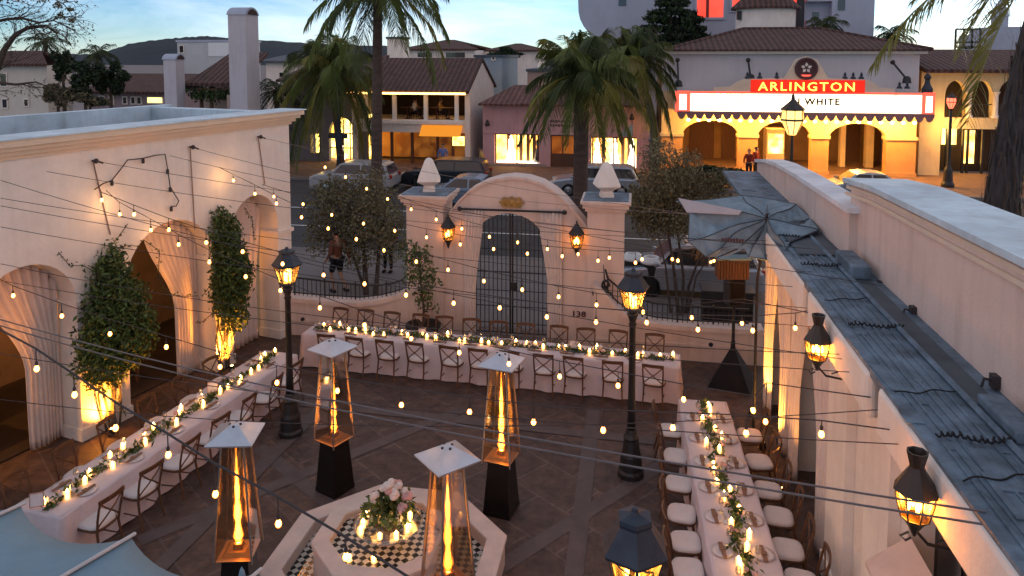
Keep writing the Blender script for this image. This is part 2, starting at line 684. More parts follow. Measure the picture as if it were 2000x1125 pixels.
L(bg.outputs[0], out.inputs[0])

sd = Vector((math.sin(SUN_AZ)*math.cos(SUN_EL), math.cos(SUN_AZ)*math.cos(SUN_EL), math.sin(SUN_EL)))
sl = bpy.data.lights.new('sun', 'SUN')
sl.energy = .12
sl.angle = R(8)
sl.color = (1, .75, .55)
so = bpy.data.objects.new('sun', sl)
col.objects.link(so)
so.rotation_euler = (-sd).to_track_quat('-Z', 'Y').to_euler()
sc.view_settings.view_transform = 'Standard'
sc.view_settings.look = 'None'
sc.view_settings.exposure = EXPO if 'EXPO' in globals() else 1.95
sc.view_settings.gamma = 1
sc.cycles.use_denoising = True
sc.cycles.max_bounces = 7
sc.cycles.diffuse_bounces = 3
sc.cycles.glossy_bounces = 3
sc.cycles.transparent_max_bounces = 24
sc.cycles.sample_clamp_indirect = 6

# ------------------------------------------------------------------ ground, street
m, nt, b = newmat('courtyard_paving')
N, L = nt.nodes.new, nt.links.new
tc = N('ShaderNodeTexCoord')
mp = N('ShaderNodeMapping')
mp.inputs['Rotation'].default_value = (0, 0, R(38))
L(tc.outputs['Object'], mp.inputs[0])
dn = N('ShaderNodeTexNoise')
dn.inputs['Scale'].default_value = 1.2
L(mp.outputs[0], dn.inputs['Vector'])
vm = N('ShaderNodeVectorMath')
vm.operation = 'MULTIPLY_ADD'
vm.inputs[1].default_value = (.05, .05, 0)
L(dn.outputs['Color'], vm.inputs[0])
L(mp.outputs[0], vm.inputs[2])
bk = N('ShaderNodeTexBrick')
bk.inputs['Scale'].default_value = 1.0
bk.inputs['Brick Width'].default_value = 1.15
bk.inputs['Row Height'].default_value = .8
bk.inputs['Mortar Size'].default_value = .018
bk.inputs['Mortar Smooth'].default_value = .4
bk.inputs['Color1'].default_value = (.110, .066, .048, 1)
bk.inputs['Color2'].default_value = (.070, .043, .033, 1)
bk.inputs['Mortar'].default_value = (.13, .092, .08, 1)
L(vm.outputs[0], bk.inputs['Vector'])
n1 = N('ShaderNodeTexNoise')
n1.inputs['Scale'].default_value = 4.5
n1.inputs['Detail'].default_value = 8
n1.inputs['Roughness'].default_value = .7
L(tc.outputs['Object'], n1.inputs['Vector'])
r1 = N('ShaderNodeValToRGB')
r1.color_ramp.elements[0].position = .3
r1.color_ramp.elements[0].color = (.34, .32, .33, 1)
r1.color_ramp.elements[1].position = .72
r1.color_ramp.elements[1].color = (1.55, 1.42, 1.36, 1)
L(n1.outputs[0], r1.inputs[0])
mx = N('ShaderNodeMixRGB')
mx.blend_type = 'MULTIPLY'
mx.inputs[0].default_value = 1
L(bk.outputs[0], mx.inputs[1])
L(r1.outputs[0], mx.inputs[2])
L(mx.outputs[0], b.inputs['Base Color'])
n2 = N('ShaderNodeTexNoise')
n2.inputs['Scale'].default_value = 9
n2.inputs['Detail'].default_value = 8
L(tc.outputs['Object'], n2.inputs['Vector'])
bp = N('ShaderNodeBump')
bp.inputs['Strength'].default_value = .55
bp.inputs['Distance'].default_value = .03
L(n2.outputs[0], bp.inputs['Height'])
L(bp.outputs[0], b.inputs['Normal'])
b.inputs['Roughness'].default_value = .58
M['paving'] = m
M['band'] = mat('paving_band', (.120, .088, .082), .6, .25, 3, .35, 20)

mb = MB()
mb.quad((-900, -60, -.06), (900, -60, -.06), (900, 1500, -.06), (-900, 1500, -.06))
tag(mb.build('ground', M['sidewalk']), kind='structure')
mb = MB()
mb.quad((-16, -6, 0), (8, -6, 0), (8, 18.4, 0), (-16, 18.4, 0))
cy = mb.build('courtyard', M['paving'])
tag(cy, kind='structure')
mb = MB()
for a, b_ in (((-6.6, 11.9), (-1.2, 8.0)), ((-6.0, 4.0), (.6, 12.6)), ((-7, 9.2), (-3.3, 13.9)), ((-.75, 5.0), (-.75, 14.3)), ((-6.6, 13.6), (.4, 13.25)), ((-6.4, 7.9), (-6.1, 13.5))):
    d = Vector((b_[0]-a[0], b_[1]-a[1], 0)).normalized()
    n = Vector((-d.y, d.x, 0))*.13
    z = .004+.002*len(mb.F)/1
    mb.quad(*[(Vector((p[0], p[1], z))+q) for p, q in ((a, -n), (b_, -n), (b_, n), (a, n))])
tag(mb.build('paving_band', M['band']), kind='structure')
mb = MB()
mb.b2((-120, 18.4, -.06), (120, 24.8, .0))
tag(mb.build('sidewalk', M['sidewalk']), kind='structure')
mb = MB()
mb.quad((-200, 24.6, -.05), (200, 24.6, -.05), (200, 39.6, -.05), (-200, 39.6, -.05))
tag(mb.build('road', M['asphalt']), kind='structure')
mb = MB()
mb.b2((-120, 39.4, -.06), (120, 47, .08))
tag(mb.build('far_sidewalk', M['sidewalk_red']), kind='structure')
mb = MB()
mb.b2((-120, 39.1, -.06), (120, 39.4, .085))
mb.b2((-120, 24.8, -.06), (120, 25.05, .01))
tag(mb.build('kerb', M['sidewalk']), kind='structure')
mb = MB()
for x in range(-60, 60, 6):
    mb.quad((x, 31.9, -.046), (x+3, 31.9, -.046), (x+3, 32.05, -.046), (x, 32.05, -.046))
for x in range(-62, 60, 7):
    mb.quad((x, 36.6, -.046), (x+.1, 36.6, -.046), (x+.1, 39.0, -.046), (x, 39.0, -.046))
mb.quad((-100, 28.5, -.045), (100, 28.5, -.045), (100, 28.62, -.045), (-100, 28.62, -.045))
tag(mb.build('road_marking', M['line']), kind='structure')

# hills beyond the town
mb = MB()
prof = [(-900, 118), (-400, 112), (-60, 108), (120, 106), (190, 106), (222, 96), (250, 86), (290, 80), (330, 76), (370, 72), (405, 71), (450, 75), (520, 80), (600, 84), (700, 88), (800, 92), (1000, 98), (1300, 104), (1700, 106), (2400, 106)]
rows = [[], [], [], []]
for i in range(len(prof)*6-5):
    k, f = divmod(i, 6)
    p0, p1 = prof[k], prof[min(k+1, len(prof)-1)]
    px, py = p0[0]+(p1[0]-p0[0])*f/6, p0[1]+(p1[1]-p0[1])*f/6
    t = atY(px, py, 700)
    t.z += rnd.uniform(-.5, .8)
    rows[2].append(t)
    rows[1].append(Vector((t.x*.86, 600, t.z*.55)))
    rows[0].append(Vector((t.x*.70, 480, -1)))
    rows[3].append(Vector((t.x*1.2, 900, -1)))
mb.grid(rows)
tag(mb.build('hill', M['hill'], smooth=True), kind='structure')

# ------------------------------------------------------------------ arcade building on the left
WL0, WL1 = Vector((-9.97, 10.95, 0)), Vector((-8.48, 17.15, 0))
LD = (WL1-WL0).normalized()
LA = math.atan2(LD.y, LD.x)
LN = Vector((-LD.y, LD.x, 0))          # into the building
LO = WL0-LD*7.0


def LP(u, t=0.0, z=0.0):
    return LO+LD*u+LN*t+Vector((0, 0, z))


bl = thing('arcade_building', 'long white plaster building with three arches and a moulded cornice on the left', 'building', tuple(LO))
ARCH = [(6.7, .9, 2.59, .90), (9.72, 1.1, 2.58, 1.05), (12.12, .78, 2.92, .82)]
pts = [(0, 0)]
for c, r_, zs, rz_ in ARCH:
    pts += [(c-r_, 0)]+arc(c, zs, r_, 180, 0, 18, rz_)+[(c+r_, 0)]
pts += [(13.38, 0), (13.38, 5.3), (0, 5.3)]
mb = MB()
mb.elev(pts, (0, 0, 0), LA, .62)
mb.build('wall', M['plaster_w'], bl)
mb = MB()
z0 = 5.3
for i, (pr, h) in enumerate(((.05, .07), (.12, .08), (.2, .08), (.27, .11))):
    z1 = z0+h
    a = LD*13.38
    q = [Vector((0, 0, z0))-LN*pr, a+Vector((0, 0, z0))-LN*pr+LD*pr, a+LD*pr+LN*.62+Vector((0, 0, z0)), LN*.62+Vector((0, 0, z0))]
    mb.prism(q, (0, 0, h))
    z0 = z1
mb.build('cornice', M['cornice'], bl)
mb = MB()
q = [Vector((0, 0, 5.64))-LN*.3, LD*13.7+Vector((0, 0, 5.64))-LN*.3, LD*13.7+LN*.5+Vector((0, 0, 5.64)), LN*.5+Vector((0, 0, 5.64))]
mb.prism(q, (0, 0, .025))
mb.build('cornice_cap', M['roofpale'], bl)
mb = MB()
q = [LN*.62, LD*13.3+LN*.62, LD*13.3+LN*4.2, LN*4.2]
mb.prism([p+Vector((0, 0, 4.9)) for p in q], (0, 0, .12))
mb.build('roof', M['roofdark'], bl)
mb = MB()
q = [LN*4.2, LD*13.7+LN*4.2, LD*13.7+LN*4.5, LN*4.5]
mb.prism([Vector(p) for p in q], (0, 0, 5.66))
q = [LD*13.0+LN*.625, LD*13.38+LN*.625, LD*13.38+LN*4.195, LD*13.0+LN*4.195]
mb.prism([Vector(p) for p in q], (0, 0, 5.62))
mb.build('parapet', M['roofpale'], bl)
mb = MB()
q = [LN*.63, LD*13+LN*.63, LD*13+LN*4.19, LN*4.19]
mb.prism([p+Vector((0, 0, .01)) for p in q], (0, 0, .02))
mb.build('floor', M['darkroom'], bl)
mb = MB()
q = [LN*3.6, LD*13+LN*3.6, LD*13+LN*3.75, LN*3.75]
mb.prism([p+Vector((0, 0, .03)) for p in q], (0, 0, 4.8))
mb.build('back_wall', mat('inner_wall', (.26, .17, .11), .9, .25, 1.2, .1, 20), bl)
for u0, u1, zz in ((7.6, 8.62, 2.52), (10.82, 11.34, 2.52), (12.9, 13.38, 2.62)):
    mb = MB()
    a = LD*(u0-.04)-LN*.05
    q = [LD*(u0-.05)-LN*.05, LD*(u1+.05)-LN*.05, LD*(u1+.05)+LN*.66, LD*(u0-.05)+LN*.66]
    mb.prism([p+Vector((0, 0, zz)) for p in q], (0, 0, .09))
    mb.build('impost', M['plaster_w'], bl)
    mb = MB()
    q = [LD*(u0-.03)-LN*.03, LD*(u1+.03)-LN*.03, LD*(u1+.03)+LN*.64, LD*(u0-.03)+LN*.64]
    mb.prism([p+Vector((0, 0, .01)) for p in q], (0, 0, .22))
    mb.build('plinth', M['plaster_w'], bl)
# lit nook inside the first arch
nk = thing('counter', 'lit wooden counter inside the nearest arch of the long building', 'counter', tuple(LP(6.0, 2.3)), LA)
mb = MB()
mb.box((0, 0, .5), (2.6, .6, 1.0))
mb.box((0, -.03, 1.03), (2.8, .75, .06))
mb.build('counter_body', M['woodbrown'], nk)
mb = MB()
for k in range(4):
    mb.lathe([(.05, 0), (.06, .1), (.02, .17), (.02, .26)], 8, (-.9+k*.5, 0, 1.06))
mb.build('bottle', M['gamber'], nk)
lamp('arcade_lamp', LP(5.4, 1.6, 2.6), 75, (1.0, .42, .08), .1)
lamp('arcade_lamp', LP(9.2, 2.2, 2.9), 22, (1.0, .45, .12), .1)
for k in range(2):
    it = thing('side_table', ('dark side table standing inside the nearest arch', 'dark side table standing inside the middle arch')[k], 'table', tuple(LP(6.3+k*3.0, 1.5)), LA)
    mb = MB()
    mb.box((0, 0, .74), (1.1, .7, .05))
    mb.build('tabletop', M['woodbrown'], it)
    for sx in (-.48, .48):
        for sy in (-.3, .3):
            mb = MB()
            mb.box((sx, sy, .36), (.06, .06, .71))
            mb.build('leg', M['woodbrown'], it)


def drape(name, label, o, d, n, u0, u1, top, gather, side, folds=9, amp=.05, group=None, m='drape', tie=.42, seed=1):
    """curtain in a vertical plane: o + d*u; hangs from top(u); swept to one side and tied"""
    rs = random.Random(seed)
    rows = []
    nu, nz = folds*4, 18
    for j in range(nz+1):
        t = j/nz
        row = []
        k = min(1, t/(1-tie)) if (1-tie) > 0 else 1
        k = k*k*(3-2*k) if gather else 0
        wid = 1-k*gather
        for i in range(nu+1):
            s_ = i/nu
            if side > 0:
                u = u1-(u1-u0)*(1-s_)*wid
            else:
                u = u0+(u1-u0)*s_*wid
            ut = u0+(u1-u0)*s_
            z = top(ut)*(1-t)+.04*t
            off = amp*(1-.3*k)*math.sin(s_*folds*2*PI+.6*math.sin(3*t))+.03*math.sin(7*s_+2*t)
            row.append(o+d*u+n*(off)+Vector((0, 0, z)))
        rows.append(row)
    mb = MB()
    mb.grid(rows)
    ob = mb.build(name, M[m], loc=tuple(o), world=True, smooth=True, solid=.012)
    return tag(ob, label, 'curtain', group)


def archtop(c, r_, zs, rz_):
    return lambda u: zs+rz_*math.sqrt(max(.02, 1-((u-c)/(r_+.02))**2))-.03


drape('curtain', 'white drape swept to the right inside the nearest arch of the long building', LP(0, .48), LD, LN, 6.25, 7.58, archtop(*ARCH[0]), .55, 1, 8, .06, 'curtains tied back in the arches', seed=3)
drape('curtain', 'white drape swept to the right inside the middle arch between the two climbing vines', LP(0, .48), LD, LN, 9.42, 10.8, archtop(*ARCH[1]), .58, 1, 9, .06, 'curtains tied back in the arches', seed=4)
drape('curtain', 'white drape hanging straight inside the far arch of the long building', LP(0, .5), LD, LN, 11.36, 12.88, archtop(*ARCH[2]), .12, -1, 8, .05, 'curtains tied back in the arches', seed=5)

# hooks and thin brown lines on the facade
for k, (px, py, qx, qy) in enumerate(((180, 314, 214, 458), (370, 287, 379, 448), (503, 267, 516, 360))):
    a, b_ = onl(px, py, WL0, WL1), onl(qx, qy, WL0, WL1)
    nm = ('left', 'middle', 'right')[k]
    hk = thing('cable_hook', 'small black cable hook on the white facade, %s one of three' % nm, 'hook', tuple(a), 0, 'cable hooks on the white facade')
    mb = MB()
    mb.tube([Vector((0, 0, 0)), -LN*.12, -LN*.12+LD*.12-Vector((0, 0, .05))], .02, 6)
    mb.ell(-LN*.1, (.05, .05, .05), 6, 4)
    mb.build('hook_arm', M['wiredark'], hk)
    mb = MB()
    mb.tube([-LN*.02, (b_-a)-LN*.02], .012, 5)
    mb.build('drop_line', M['greyprim'], hk)  # thin brown line from each hook down the facade

# ------------------------------------------------------------------ gate wall
GY = 17.5
gw = thing('gate_wall', 'tall pink white plaster wall with a round top and an arched gateway', 'wall', (-2.95, GY, 0))
top = [(868, 440), (880, 418), (896, 396), (918, 375), (945, 361), (972, 353), (1000, 350), (1030, 353), (1058, 362), (1084, 378), (1106, 398), (1126, 422), (1146, 446)]
tp = [atY(x, y, GY) for x, y in top]
pts = [(tp[0].x-.25, 0), (-3.93, 0)]+arc(-3.0, 2.28, .93, 180, 0, 18, .9)+[(-2.07, 0), (tp[-1].x+.25, 0), (tp[-1].x+.25, tp[-1].z-.05)]
pts += [(p.x, p.z) for p in reversed(tp)]+[(tp[0].x-.25, tp[0].z-.05)]
mb = MB()
mb.elev(pts, (0, GY, 0), 0, .55)
mb.build('wall', M['plaster'], gw, world=True)
mb = MB()   # thin rounded coping over the curve
cp = [(p.x, p.z) for p in tp]
for i in range(len(cp)-1):
    (x0, za), (x1, zb) = cp[i], cp[i+1]
    mb.prism([(x0, GY-.05, za+.002), (x1, GY-.05, zb+.002), (x1, GY-.05, zb+.07), (x0, GY-.05, za+.07)], (0, .65, 0))
mb.build('coping', M['plaster'], gw, world=True)
for k, (x0, x1) in enumerate(((-5.55, -4.62), (-1.10, -.24))):
    p = thing('gate_pillar', ('square plaster pillar with pointed finial left of the round arched gateway', 'square plaster pillar with pointed finial right of the round arched gateway')[k], 'pillar', ((x0+x1)/2, GY+.35, 0), 0, 'pillars of the gateway')
    hw = (x1-x0)/2
    mb = MB()
    mb.b2((-hw, -.47, 0), (hw, .47, 3.33))
    mb.build('shaft', M['plaster'], p)
    mb = MB()
    for z, e, h in ((3.33, .05, .08), (3.41, .11, .1), (3.51, .16, .07)):
        mb.b2((-hw-e, -.47-e, z), (hw+e, .47+e, z+h))
    mb.build('cap', M['plaster'], p)
    mb = MB()
    mb.b2((-hw-.1, -.53, 3.58), (hw+.1, .53, 3.61))
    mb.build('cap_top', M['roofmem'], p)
    mb = MB()
    mb.lathe([(.22, 3.61), (.2, 3.70), (.17, 3.74), (.20, 3.78), (.40, 3.88), (.38, 3.94), (.155, 4.36), (.10, 4.42), (0, 4.46)], 4, (0, -.05, 0), 0, PI/4+.25)
    mb.build('finial', M['plaster_w'], p)

for k in range(2):
    lw = thing('low_wall', ('low plaster wall curving up to the left pillar beneath an iron railing', 'low plaster wall curving up to the right pillar beneath an iron railing')[k], 'wall', ((-7, 1)[k], 17.15, 0))
    if k == 0:
        pr = [(-8.75, .93), (-8.0, .90), (-7.2, .88), (-6.7, .89), (-6.3, .95), (-6.0, 1.02), (-5.7, 1.12), (-5.45, 1.22), (-5.2, 1.34), (-5.05, 1.38)]
    else:
        pr = [(-.92, 1.62), (-.75, 1.55), (-.6, 1.38), (-.4, 1.15), (-.2, 1.0), (.05, .90), (.4, .82), (1.0, .78), (2.0, .78), (2.9, .79)]
    mb = MB()
    mb.elev([(pr[0][0], 0), (pr[-1][0], 0)]+list(reversed(pr)), (0, 17.02, 0), 0, .34)
    mb.build('wall', M['plaster'], lw, world=True)
    mb = MB()
    for i in range(len(pr)-1):
        (x0, za), (x1, zb) = pr[i], pr[i+1]
        mb.prism([(x0, 16.96, za-.06), (x1, 16.96, zb-.06), (x1, 16.96, zb+.05), (x0, 16.96, za+.05)], (0, .46, 0))
    mb.build('coping', M['plaster'], lw, world=True)
    mb = MB()
    mb.b2((pr[0][0]+.01, 16.98, .35), (pr[-1][0]-.01, 17.015, .41))
    mb.build('band', M['plaster'], lw, world=True)
    for j, ex in enumerate((-8.15,) if k == 0 else (1.75,)):
        vt = MB()
        vt.lathe([(.05, 0), (.055, .02), (.04, .05), (0, .055)], 10)
        o_ = vt.build('wall_light', M['iron'], loc=(ex, 17.018, .42))
        o_.rotation_euler = (R(90), 0, 0)
        tag(o_, ('small dark round fitting on the low wall left of the back table', 'small dark round fitting on the low wall behind the right end of the back table')[k], 'wall light')
    # railing
    rl = thing('iron_railing', ('black iron railing sagging along the left low wall', 'black iron railing along the right low wall with a curled end')[k], 'railing', ((-7, 1)[k], 17.2, 0))
    if k == 0:
        tr = [(-8.5, 1.42), (-7.6, 1.36), (-6.7, 1.31), (-6.2, 1.33), (-5.85, 1.40), (-5.6, 1.5)]
    else:
        tr = [(-.66, 2.0), (-.6, 1.78), (-.4, 1.62), (-.15, 1.46), (.1, 1.33), (.5, 1.25), (1.2, 1.22), (2.6, 1.22)]

    def zi(pl, x):
        for i in range(len(pl)-1):
            if pl[i][0] <= x <= pl[i+1][0]:
                return pl[i][1]+(pl[i+1][1]-pl[i][1])*(x-pl[i][0])/(pl[i+1][0]-pl[i][0])
        return pl[-1][1]
    mb = MB()
    mb.tube([(x, 17.2, z) for x, z in tr], .024, 6)
    mb.tube([(x, 17.2, zi(pr, x)+.11) for x, z in tr], .018, 6)
    mb.build('rail', M['iron'], rl, world=True)
    mb = MB()
    x = tr[0][0]+.06
    i = 0
    while x < tr[-1][0]:
        mb.tube([(x, 17.2, zi(pr, x)), (x, 17.2, zi(tr, x)+(.06 if i % 7 == 0 else 0))], .022 if i % 7 == 0 else .011, 5)
        x += .115
        i += 1
    mb.build('baluster', M['iron'], rl, world=True)
    if k == 1:
        mb = MB()
        sp = [(-.66+.10*math.cos(a)*(1-a/9), 17.12, 1.62+.16*math.sin(a)*(1-a/9)) for a in [q*.5 for q in range(14)]]
        mb.tube(sp, .03, 6)
        mb.tube([(-.66, 17.15, 1.45), (-.70, 17.15, 2.12)], .03, 6, r1=.008)
        mb.tube([(-.95, 17.12, 1.42), (-.72, 17.12, 1.50), (-.5, 17.12, 1.46)], .05, 6, r1=.02)
        mb.build('scroll', M['iron'], rl, world=True)
# gate
gt = thing('iron_gate', 'tall black iron grid gate with two leaves in the round archway', 'gate', (-3.0, 17.85, 0))
for sgn in (-1, 1):
    mb = MB()
    for i in range(9):
        x = sgn*(.03+i*.108)
        h = 2.26+.88*math.sqrt(max(0, 1-(x/.92)**2))
        mb.tube([(x, 0, .06), (x, 0, h)], .024 if i == 0 else .0115, 5)
    for z in (.08, .32, .75, 1.15, 1.62, 2.2):
        mb.tube([(sgn*.02, .01, z), (sgn*.91, .01, z)], .02 if z in (.08, 1.62) else .013, 5)
    mb.build('gate_leaf', M['iron'], gt)
mb = MB()
mb.box((.06, -.03, 1.28), (.14, .05, .2))
mb.ell((.1, -.1, 1.25), (.03, .03, .03), 6, 4)
mb.build('lock', M['iron'], gt)
# curtain rod and curtains
rd = thing('curtain_rod', 'black iron curtain rod with ball ends above the gateway', 'curtain rod', (-2.92, 17.36, 3.28))
mb = MB()
mb.tube([(-1.26, 0, 0), (1.26, 0, 0)], .026, 8)
for sx in (-1.28, 1.28):
    mb.ell((sx, 0, 0), (.06, .06, .06), 8, 6)
    mb.tube([(sx*.9, 0, 0), (sx*.9, .14, 0)], .015, 5)
mb.build('rod', M['iron'], rd)
gg = 'pair of curtains in the gateway'
drape('curtain', 'pale curtain hanging on the left side of the iron gate', Vector((0, 17.4, 0)), Vector((1, 0, 0)), Vector((0, 1, 0)), -4.12, -3.62, lambda u: 3.27, .40, -1, 6, .035, gg, tie=.35, seed=8)
drape('curtain', 'pale curtain hanging on the right side of the iron gate', Vector((0, 17.4, 0)), Vector((1, 0, 0)), Vector((0, 1, 0)), -2.26, -1.70, lambda u: 3.27, .40, 1, 6, .035, gg, tie=.35, seed=9)
# plaque
pq = thing('plaque', 'small bronze ornamental plaque centred above the gateway', 'plaque', (-2.93, 17.48, 3.46))
mb = MB()
mb.prism([(x, 0, z) for x, z in ((-.22, -.12), (.22, -.12), (.27, -.03), (.32, 0), (.27, .04), (.2, .13), (.08, .11), (0, .15), (-.08, .11), (-.2, .13), (-.27, .04), (-.32, 0), (-.27, -.03))], (0, -.05, 0))
for sx in (-.14, 0, .14):
    mb.ell((sx, -.05, 0), (.05, .02, .08), 8, 6)
mb.build('plate', mat('brass', (.42, .25, .08), .45, .3, 9, .2, 30, metal=.4), pq)
hn = thing('house_number', 'three dark house number digits on the wall right of the gate', 'house number', (-1.30, GY-.012, .78))
hw_ = text_obj('digit', '138', .19, M['letterdark'], hn, (0, 0, 0), depth=.008, bold=.004, sx=1.25)


# wall lanterns
def wall_lantern(name, label, loc, rz, s, group=None):
    """small hexagonal lantern on a bracket; +Y is out of the wall"""
    t = thing(name, label, 'lantern', loc, rz, group)
    mb = MB()
    mb.box((0, .015, 0), (.09*s, .03, .34*s))
    mb.tube([(0, .02, -.12*s), (0, .1*s, -.24*s), (0, .2*s, -.20*s)], .014*s, 6)
    mb.build('bracket', M['iron'], t)
    mb = MB()
    c = (0, .2*s, 0)
    mb.lathe([(.17*s, .14*s), (.15*s, .18*s), (.06*s, .30*s), (.05*s, .33*s), (.02*s, .36*s), (.015*s, .42*s)], 6, c)
    mb.lathe([(.05*s, -.2*s), (.09*s, -.15*s), (.1*s, -.13*s)], 6, c)
    mb.lathe([(.01*s, -.32*s), (.03*s, -.26*s), (.05*s, -.2*s)], 6, c)
    for k in range(6):
        a = 2*PI*k/6
        mb.tube([(c[0]+.1*s*math.cos(a), c[1]+.1*s*math.sin(a), -.13*s), (c[0]+.15*s*math.cos(a), c[1]+.15*s*math.sin(a), .15*s)], .009*s, 4)
    mb.build('frame', M['iron'], t)
    mb = MB()
    mb.lathe([(.095*s, -.12*s), (.142*s, .14*s)], 6, c)
    mb.build('glass', M['gamber'], t)
    mb = MB()
    for dx, dy, dz in ((0, 0, .02), (.035, .02, -.02), (-.03, .03, -.01)):
        mb.ell((c[0]+dx*s, c[1]+dy*s, dz*s), (.022*s, .022*s, .055*s), 6, 5)
    mb.build('lamp_bulb', M['lampflame'], t)
    return t


g2 = 'lanterns beside the gateway'
wall_lantern('wall_lantern', 'small lit black lantern on the wall left of the gateway', (-4.46, GY-.002, 2.68), PI, 1.15, g2)
wall_lantern('wall_lantern', 'small lit black lantern on the wall right of the gateway', (-1.34, GY-.002, 2.63), PI, 1.15, g2)

# ------------------------------------------------------------------ right hand building
rb = thing('side_building', 'long white building with a flat blue grey roof and a thick parapet on the right', 'building', (2.7, 3, 0))


def ywall(mb, y0, y1, z0, z1, x0, x1, mi=0):
    mb.b2((x0, y0, z0), (x1, y1, z1), mi)


mb = MB()
ywall(mb, 2.0, 6.15, 0, 3.9, 2.7, 3.1)
ywall(mb, 7.55, 10.35, 0, 3.9, 2.7, 3.1)
ywall(mb, 12.7, 13.05, 0, 3.9, 2.7, 3.1)
ywall(mb, 15.1, 15.6, 0, 3.9, 2.7, 3.1)
ywall(mb, 6.15, 7.55, 2.9, 3.9, 2.702, 3.098)
ywall(mb, 10.35, 12.7, 3.1, 3.9, 2.702, 3.098)
ywall(mb, 13.05, 15.1, 3.1, 3.9, 2.702, 3.098)
ywall(mb, 15.58, 15.9, 0, 3.9, 3.1, 6.2)
ywall(mb, 2.0, 15.9, 0, 3.9, 4.6, 4.8)
mb.build('wall', M['plaster_w'], rb, world=True)
for y0, y1 in ((7.75, 8.55), (9.3, 10.15), (5.2, 5.95)):
    mb = MB()
    ywall(mb, y0, y1, 0, 3.3, 2.58, 2.698)
    ywall(mb, y0-.05, y1+.05, 0, .3, 2.54, 2.579)
    mb.build('pilaster', M['plaster_w'], rb, world=True)
mb = MB()
mb.b2((2.3, 2, 3.85), (3.34, 20.3, 3.93))
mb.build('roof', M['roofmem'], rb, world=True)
for y0, y1 in ((2.0, 7.25), (7.55, 10.15), (10.45, 15.4)):
    mb = MB()
    mb.prism([(2.27, y0, 3.42), (2.27, y1, 3.42), (2.27, y1, 3.9), (2.27, y0, 3.9)], (.13, 0, 0))
    mb.build('fascia', M['plaster_w'], rb, world=True, bevel=.05)
mb = MB()
mb.b2((2.40, 2, 3.38), (2.7, 15.4, 3.42))
mb.build('soffit', M['plaster_w'], rb, world=True)
# parapet, two stretches
mb = MB()
yz = [(12.15, 3.9), (12.15, 5.05), (11.0, 5.12), (9, 5.17), (7, 5.22), (5, 5.25), (1.5, 5.27), (1.5, 3.9)]
mb.prism([(3.32, y, z) for y, z in yz], (.75, 0, 0))
mb.build('parapet', M['plaster'], rb, world=True)
mb = MB()
yz = [(12.35, 5.02), (11.0, 5.13), (9, 5.18), (7, 5.23), (5, 5.26), (1.5, 5.28)]
for i in range(5):
    (ya, za), (yb, zb) = yz[i], yz[i+1]
    mb.prism([(3.24, ya, za-.02), (3.24, yb, zb-.02), (3.24, yb, zb+.05), (3.24, ya, za+.05)], (.95, 0, 0))
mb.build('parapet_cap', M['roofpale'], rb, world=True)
mb = MB()
for dz, pr in ((-.12, .02), (-.22, .04)):
    for i in range(5):
        (ya, za), (yb, zb) = yz[i], yz[i+1]
        mb.prism([(3.32-pr, ya, za+dz), (3.32-pr, yb, zb+dz), (3.32-pr, yb, zb+dz+.05), (3.32-pr, ya, za+dz+.05)], (pr, 0, 0))
mb.build('moulding', M['trim'], rb, world=True)
mb = MB()
yz = [(20.4, 3.3), (20.4, 4.2), (19, 4.38), (17.5, 4.5), (15.5, 4.58), (13.5, 4.62), (11.75, 4.66), (11.75, 3.9)]
mb.prism([(3.2, y, z) for y, z in yz], (.34, 0, 0))
mb.build('parapet', M['plaster'], rb, world=True)
mb = MB()
yz = [(20.5, 4.18), (19, 4.39), (17.5, 4.51), (15.5, 4.59), (13.5, 4.63), (11.65, 4.67)]
for i in range(5):
    (ya, za), (yb, zb) = yz[i], yz[i+1]
    mb.prism([(3.14, ya, za-.03), (3.14, yb, zb-.03), (3.14, yb, zb+.05), (3.14, ya, za+.05)], (.46, 0, 0))
mb.build('parapet_cap', M['cap'], rb, world=True)
# roof furniture
mb = MB()
for x in (2.42, 2.5, 2.58, 2.66, 2.74, 2.82):
    for ya, yb in ((3.0, 6.15), (6.2, 8.6), (8.7, 11.1), (11.2, 12.8), (12.95, 15.2)):
        mb.tube([(x+rnd.uniform(-.015, .015), ya, 3.94), (x+rnd.uniform(-.015, .015), yb, 3.94)], rnd.uniform(.006, .013), 5)
for i in range(30):
    y = rnd.uniform(4, 18)
    x = rnd.uniform(2.35, 3.1)
    mb.box((x, y, 3.934), (rnd.uniform(.04, .2), rnd.uniform(.1, .7), .006+.0005*i), rnd.uniform(-.05, .05))
mb.tube([(2.93, 3, 3.96), (2.93, 13.4, 3.96)], .03, 6)
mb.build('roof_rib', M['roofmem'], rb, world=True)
mb = MB()
mb.b2((2.97, 2, 3.931), (3.19, 14.2, 3.936))
for y in (13.2, 11.8):
    mb.b2((2.5, y, 3.94), (3.1, y+1.1, 3.96))
mb.build('gutter', M['roofdark'], rb, world=True)
for q in (((2.95, 10.6, 3.937), (3.2, 11.5, 4.12)), ((2.98, 6.2, 3.937), (3.18, 6.9, 4.05))):
    mb = MB()
    mb.b2(*q)
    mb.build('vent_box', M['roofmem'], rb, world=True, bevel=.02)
rc = random.Random(19)
for y in (12.9, 11.15, 8.7, 6.2):
    n = 70
    mb = MB()
    ph = 0
    pts = []
    for i in range(n+1):
        ph += rc.uniform(.7, 1.6)
        a_ = rc.uniform(.012, .03)
        pts.append((2.40+.58*i/n+rc.uniform(-.008, .008), y+a_*math.sin(ph)+.03*math.sin(i*.11), 3.96+a_*.8*(1+math.cos(ph))))
    mb.tube(pts, .010, 4)
    mb.build('cable_coil', M['rope'], rb, world=True)
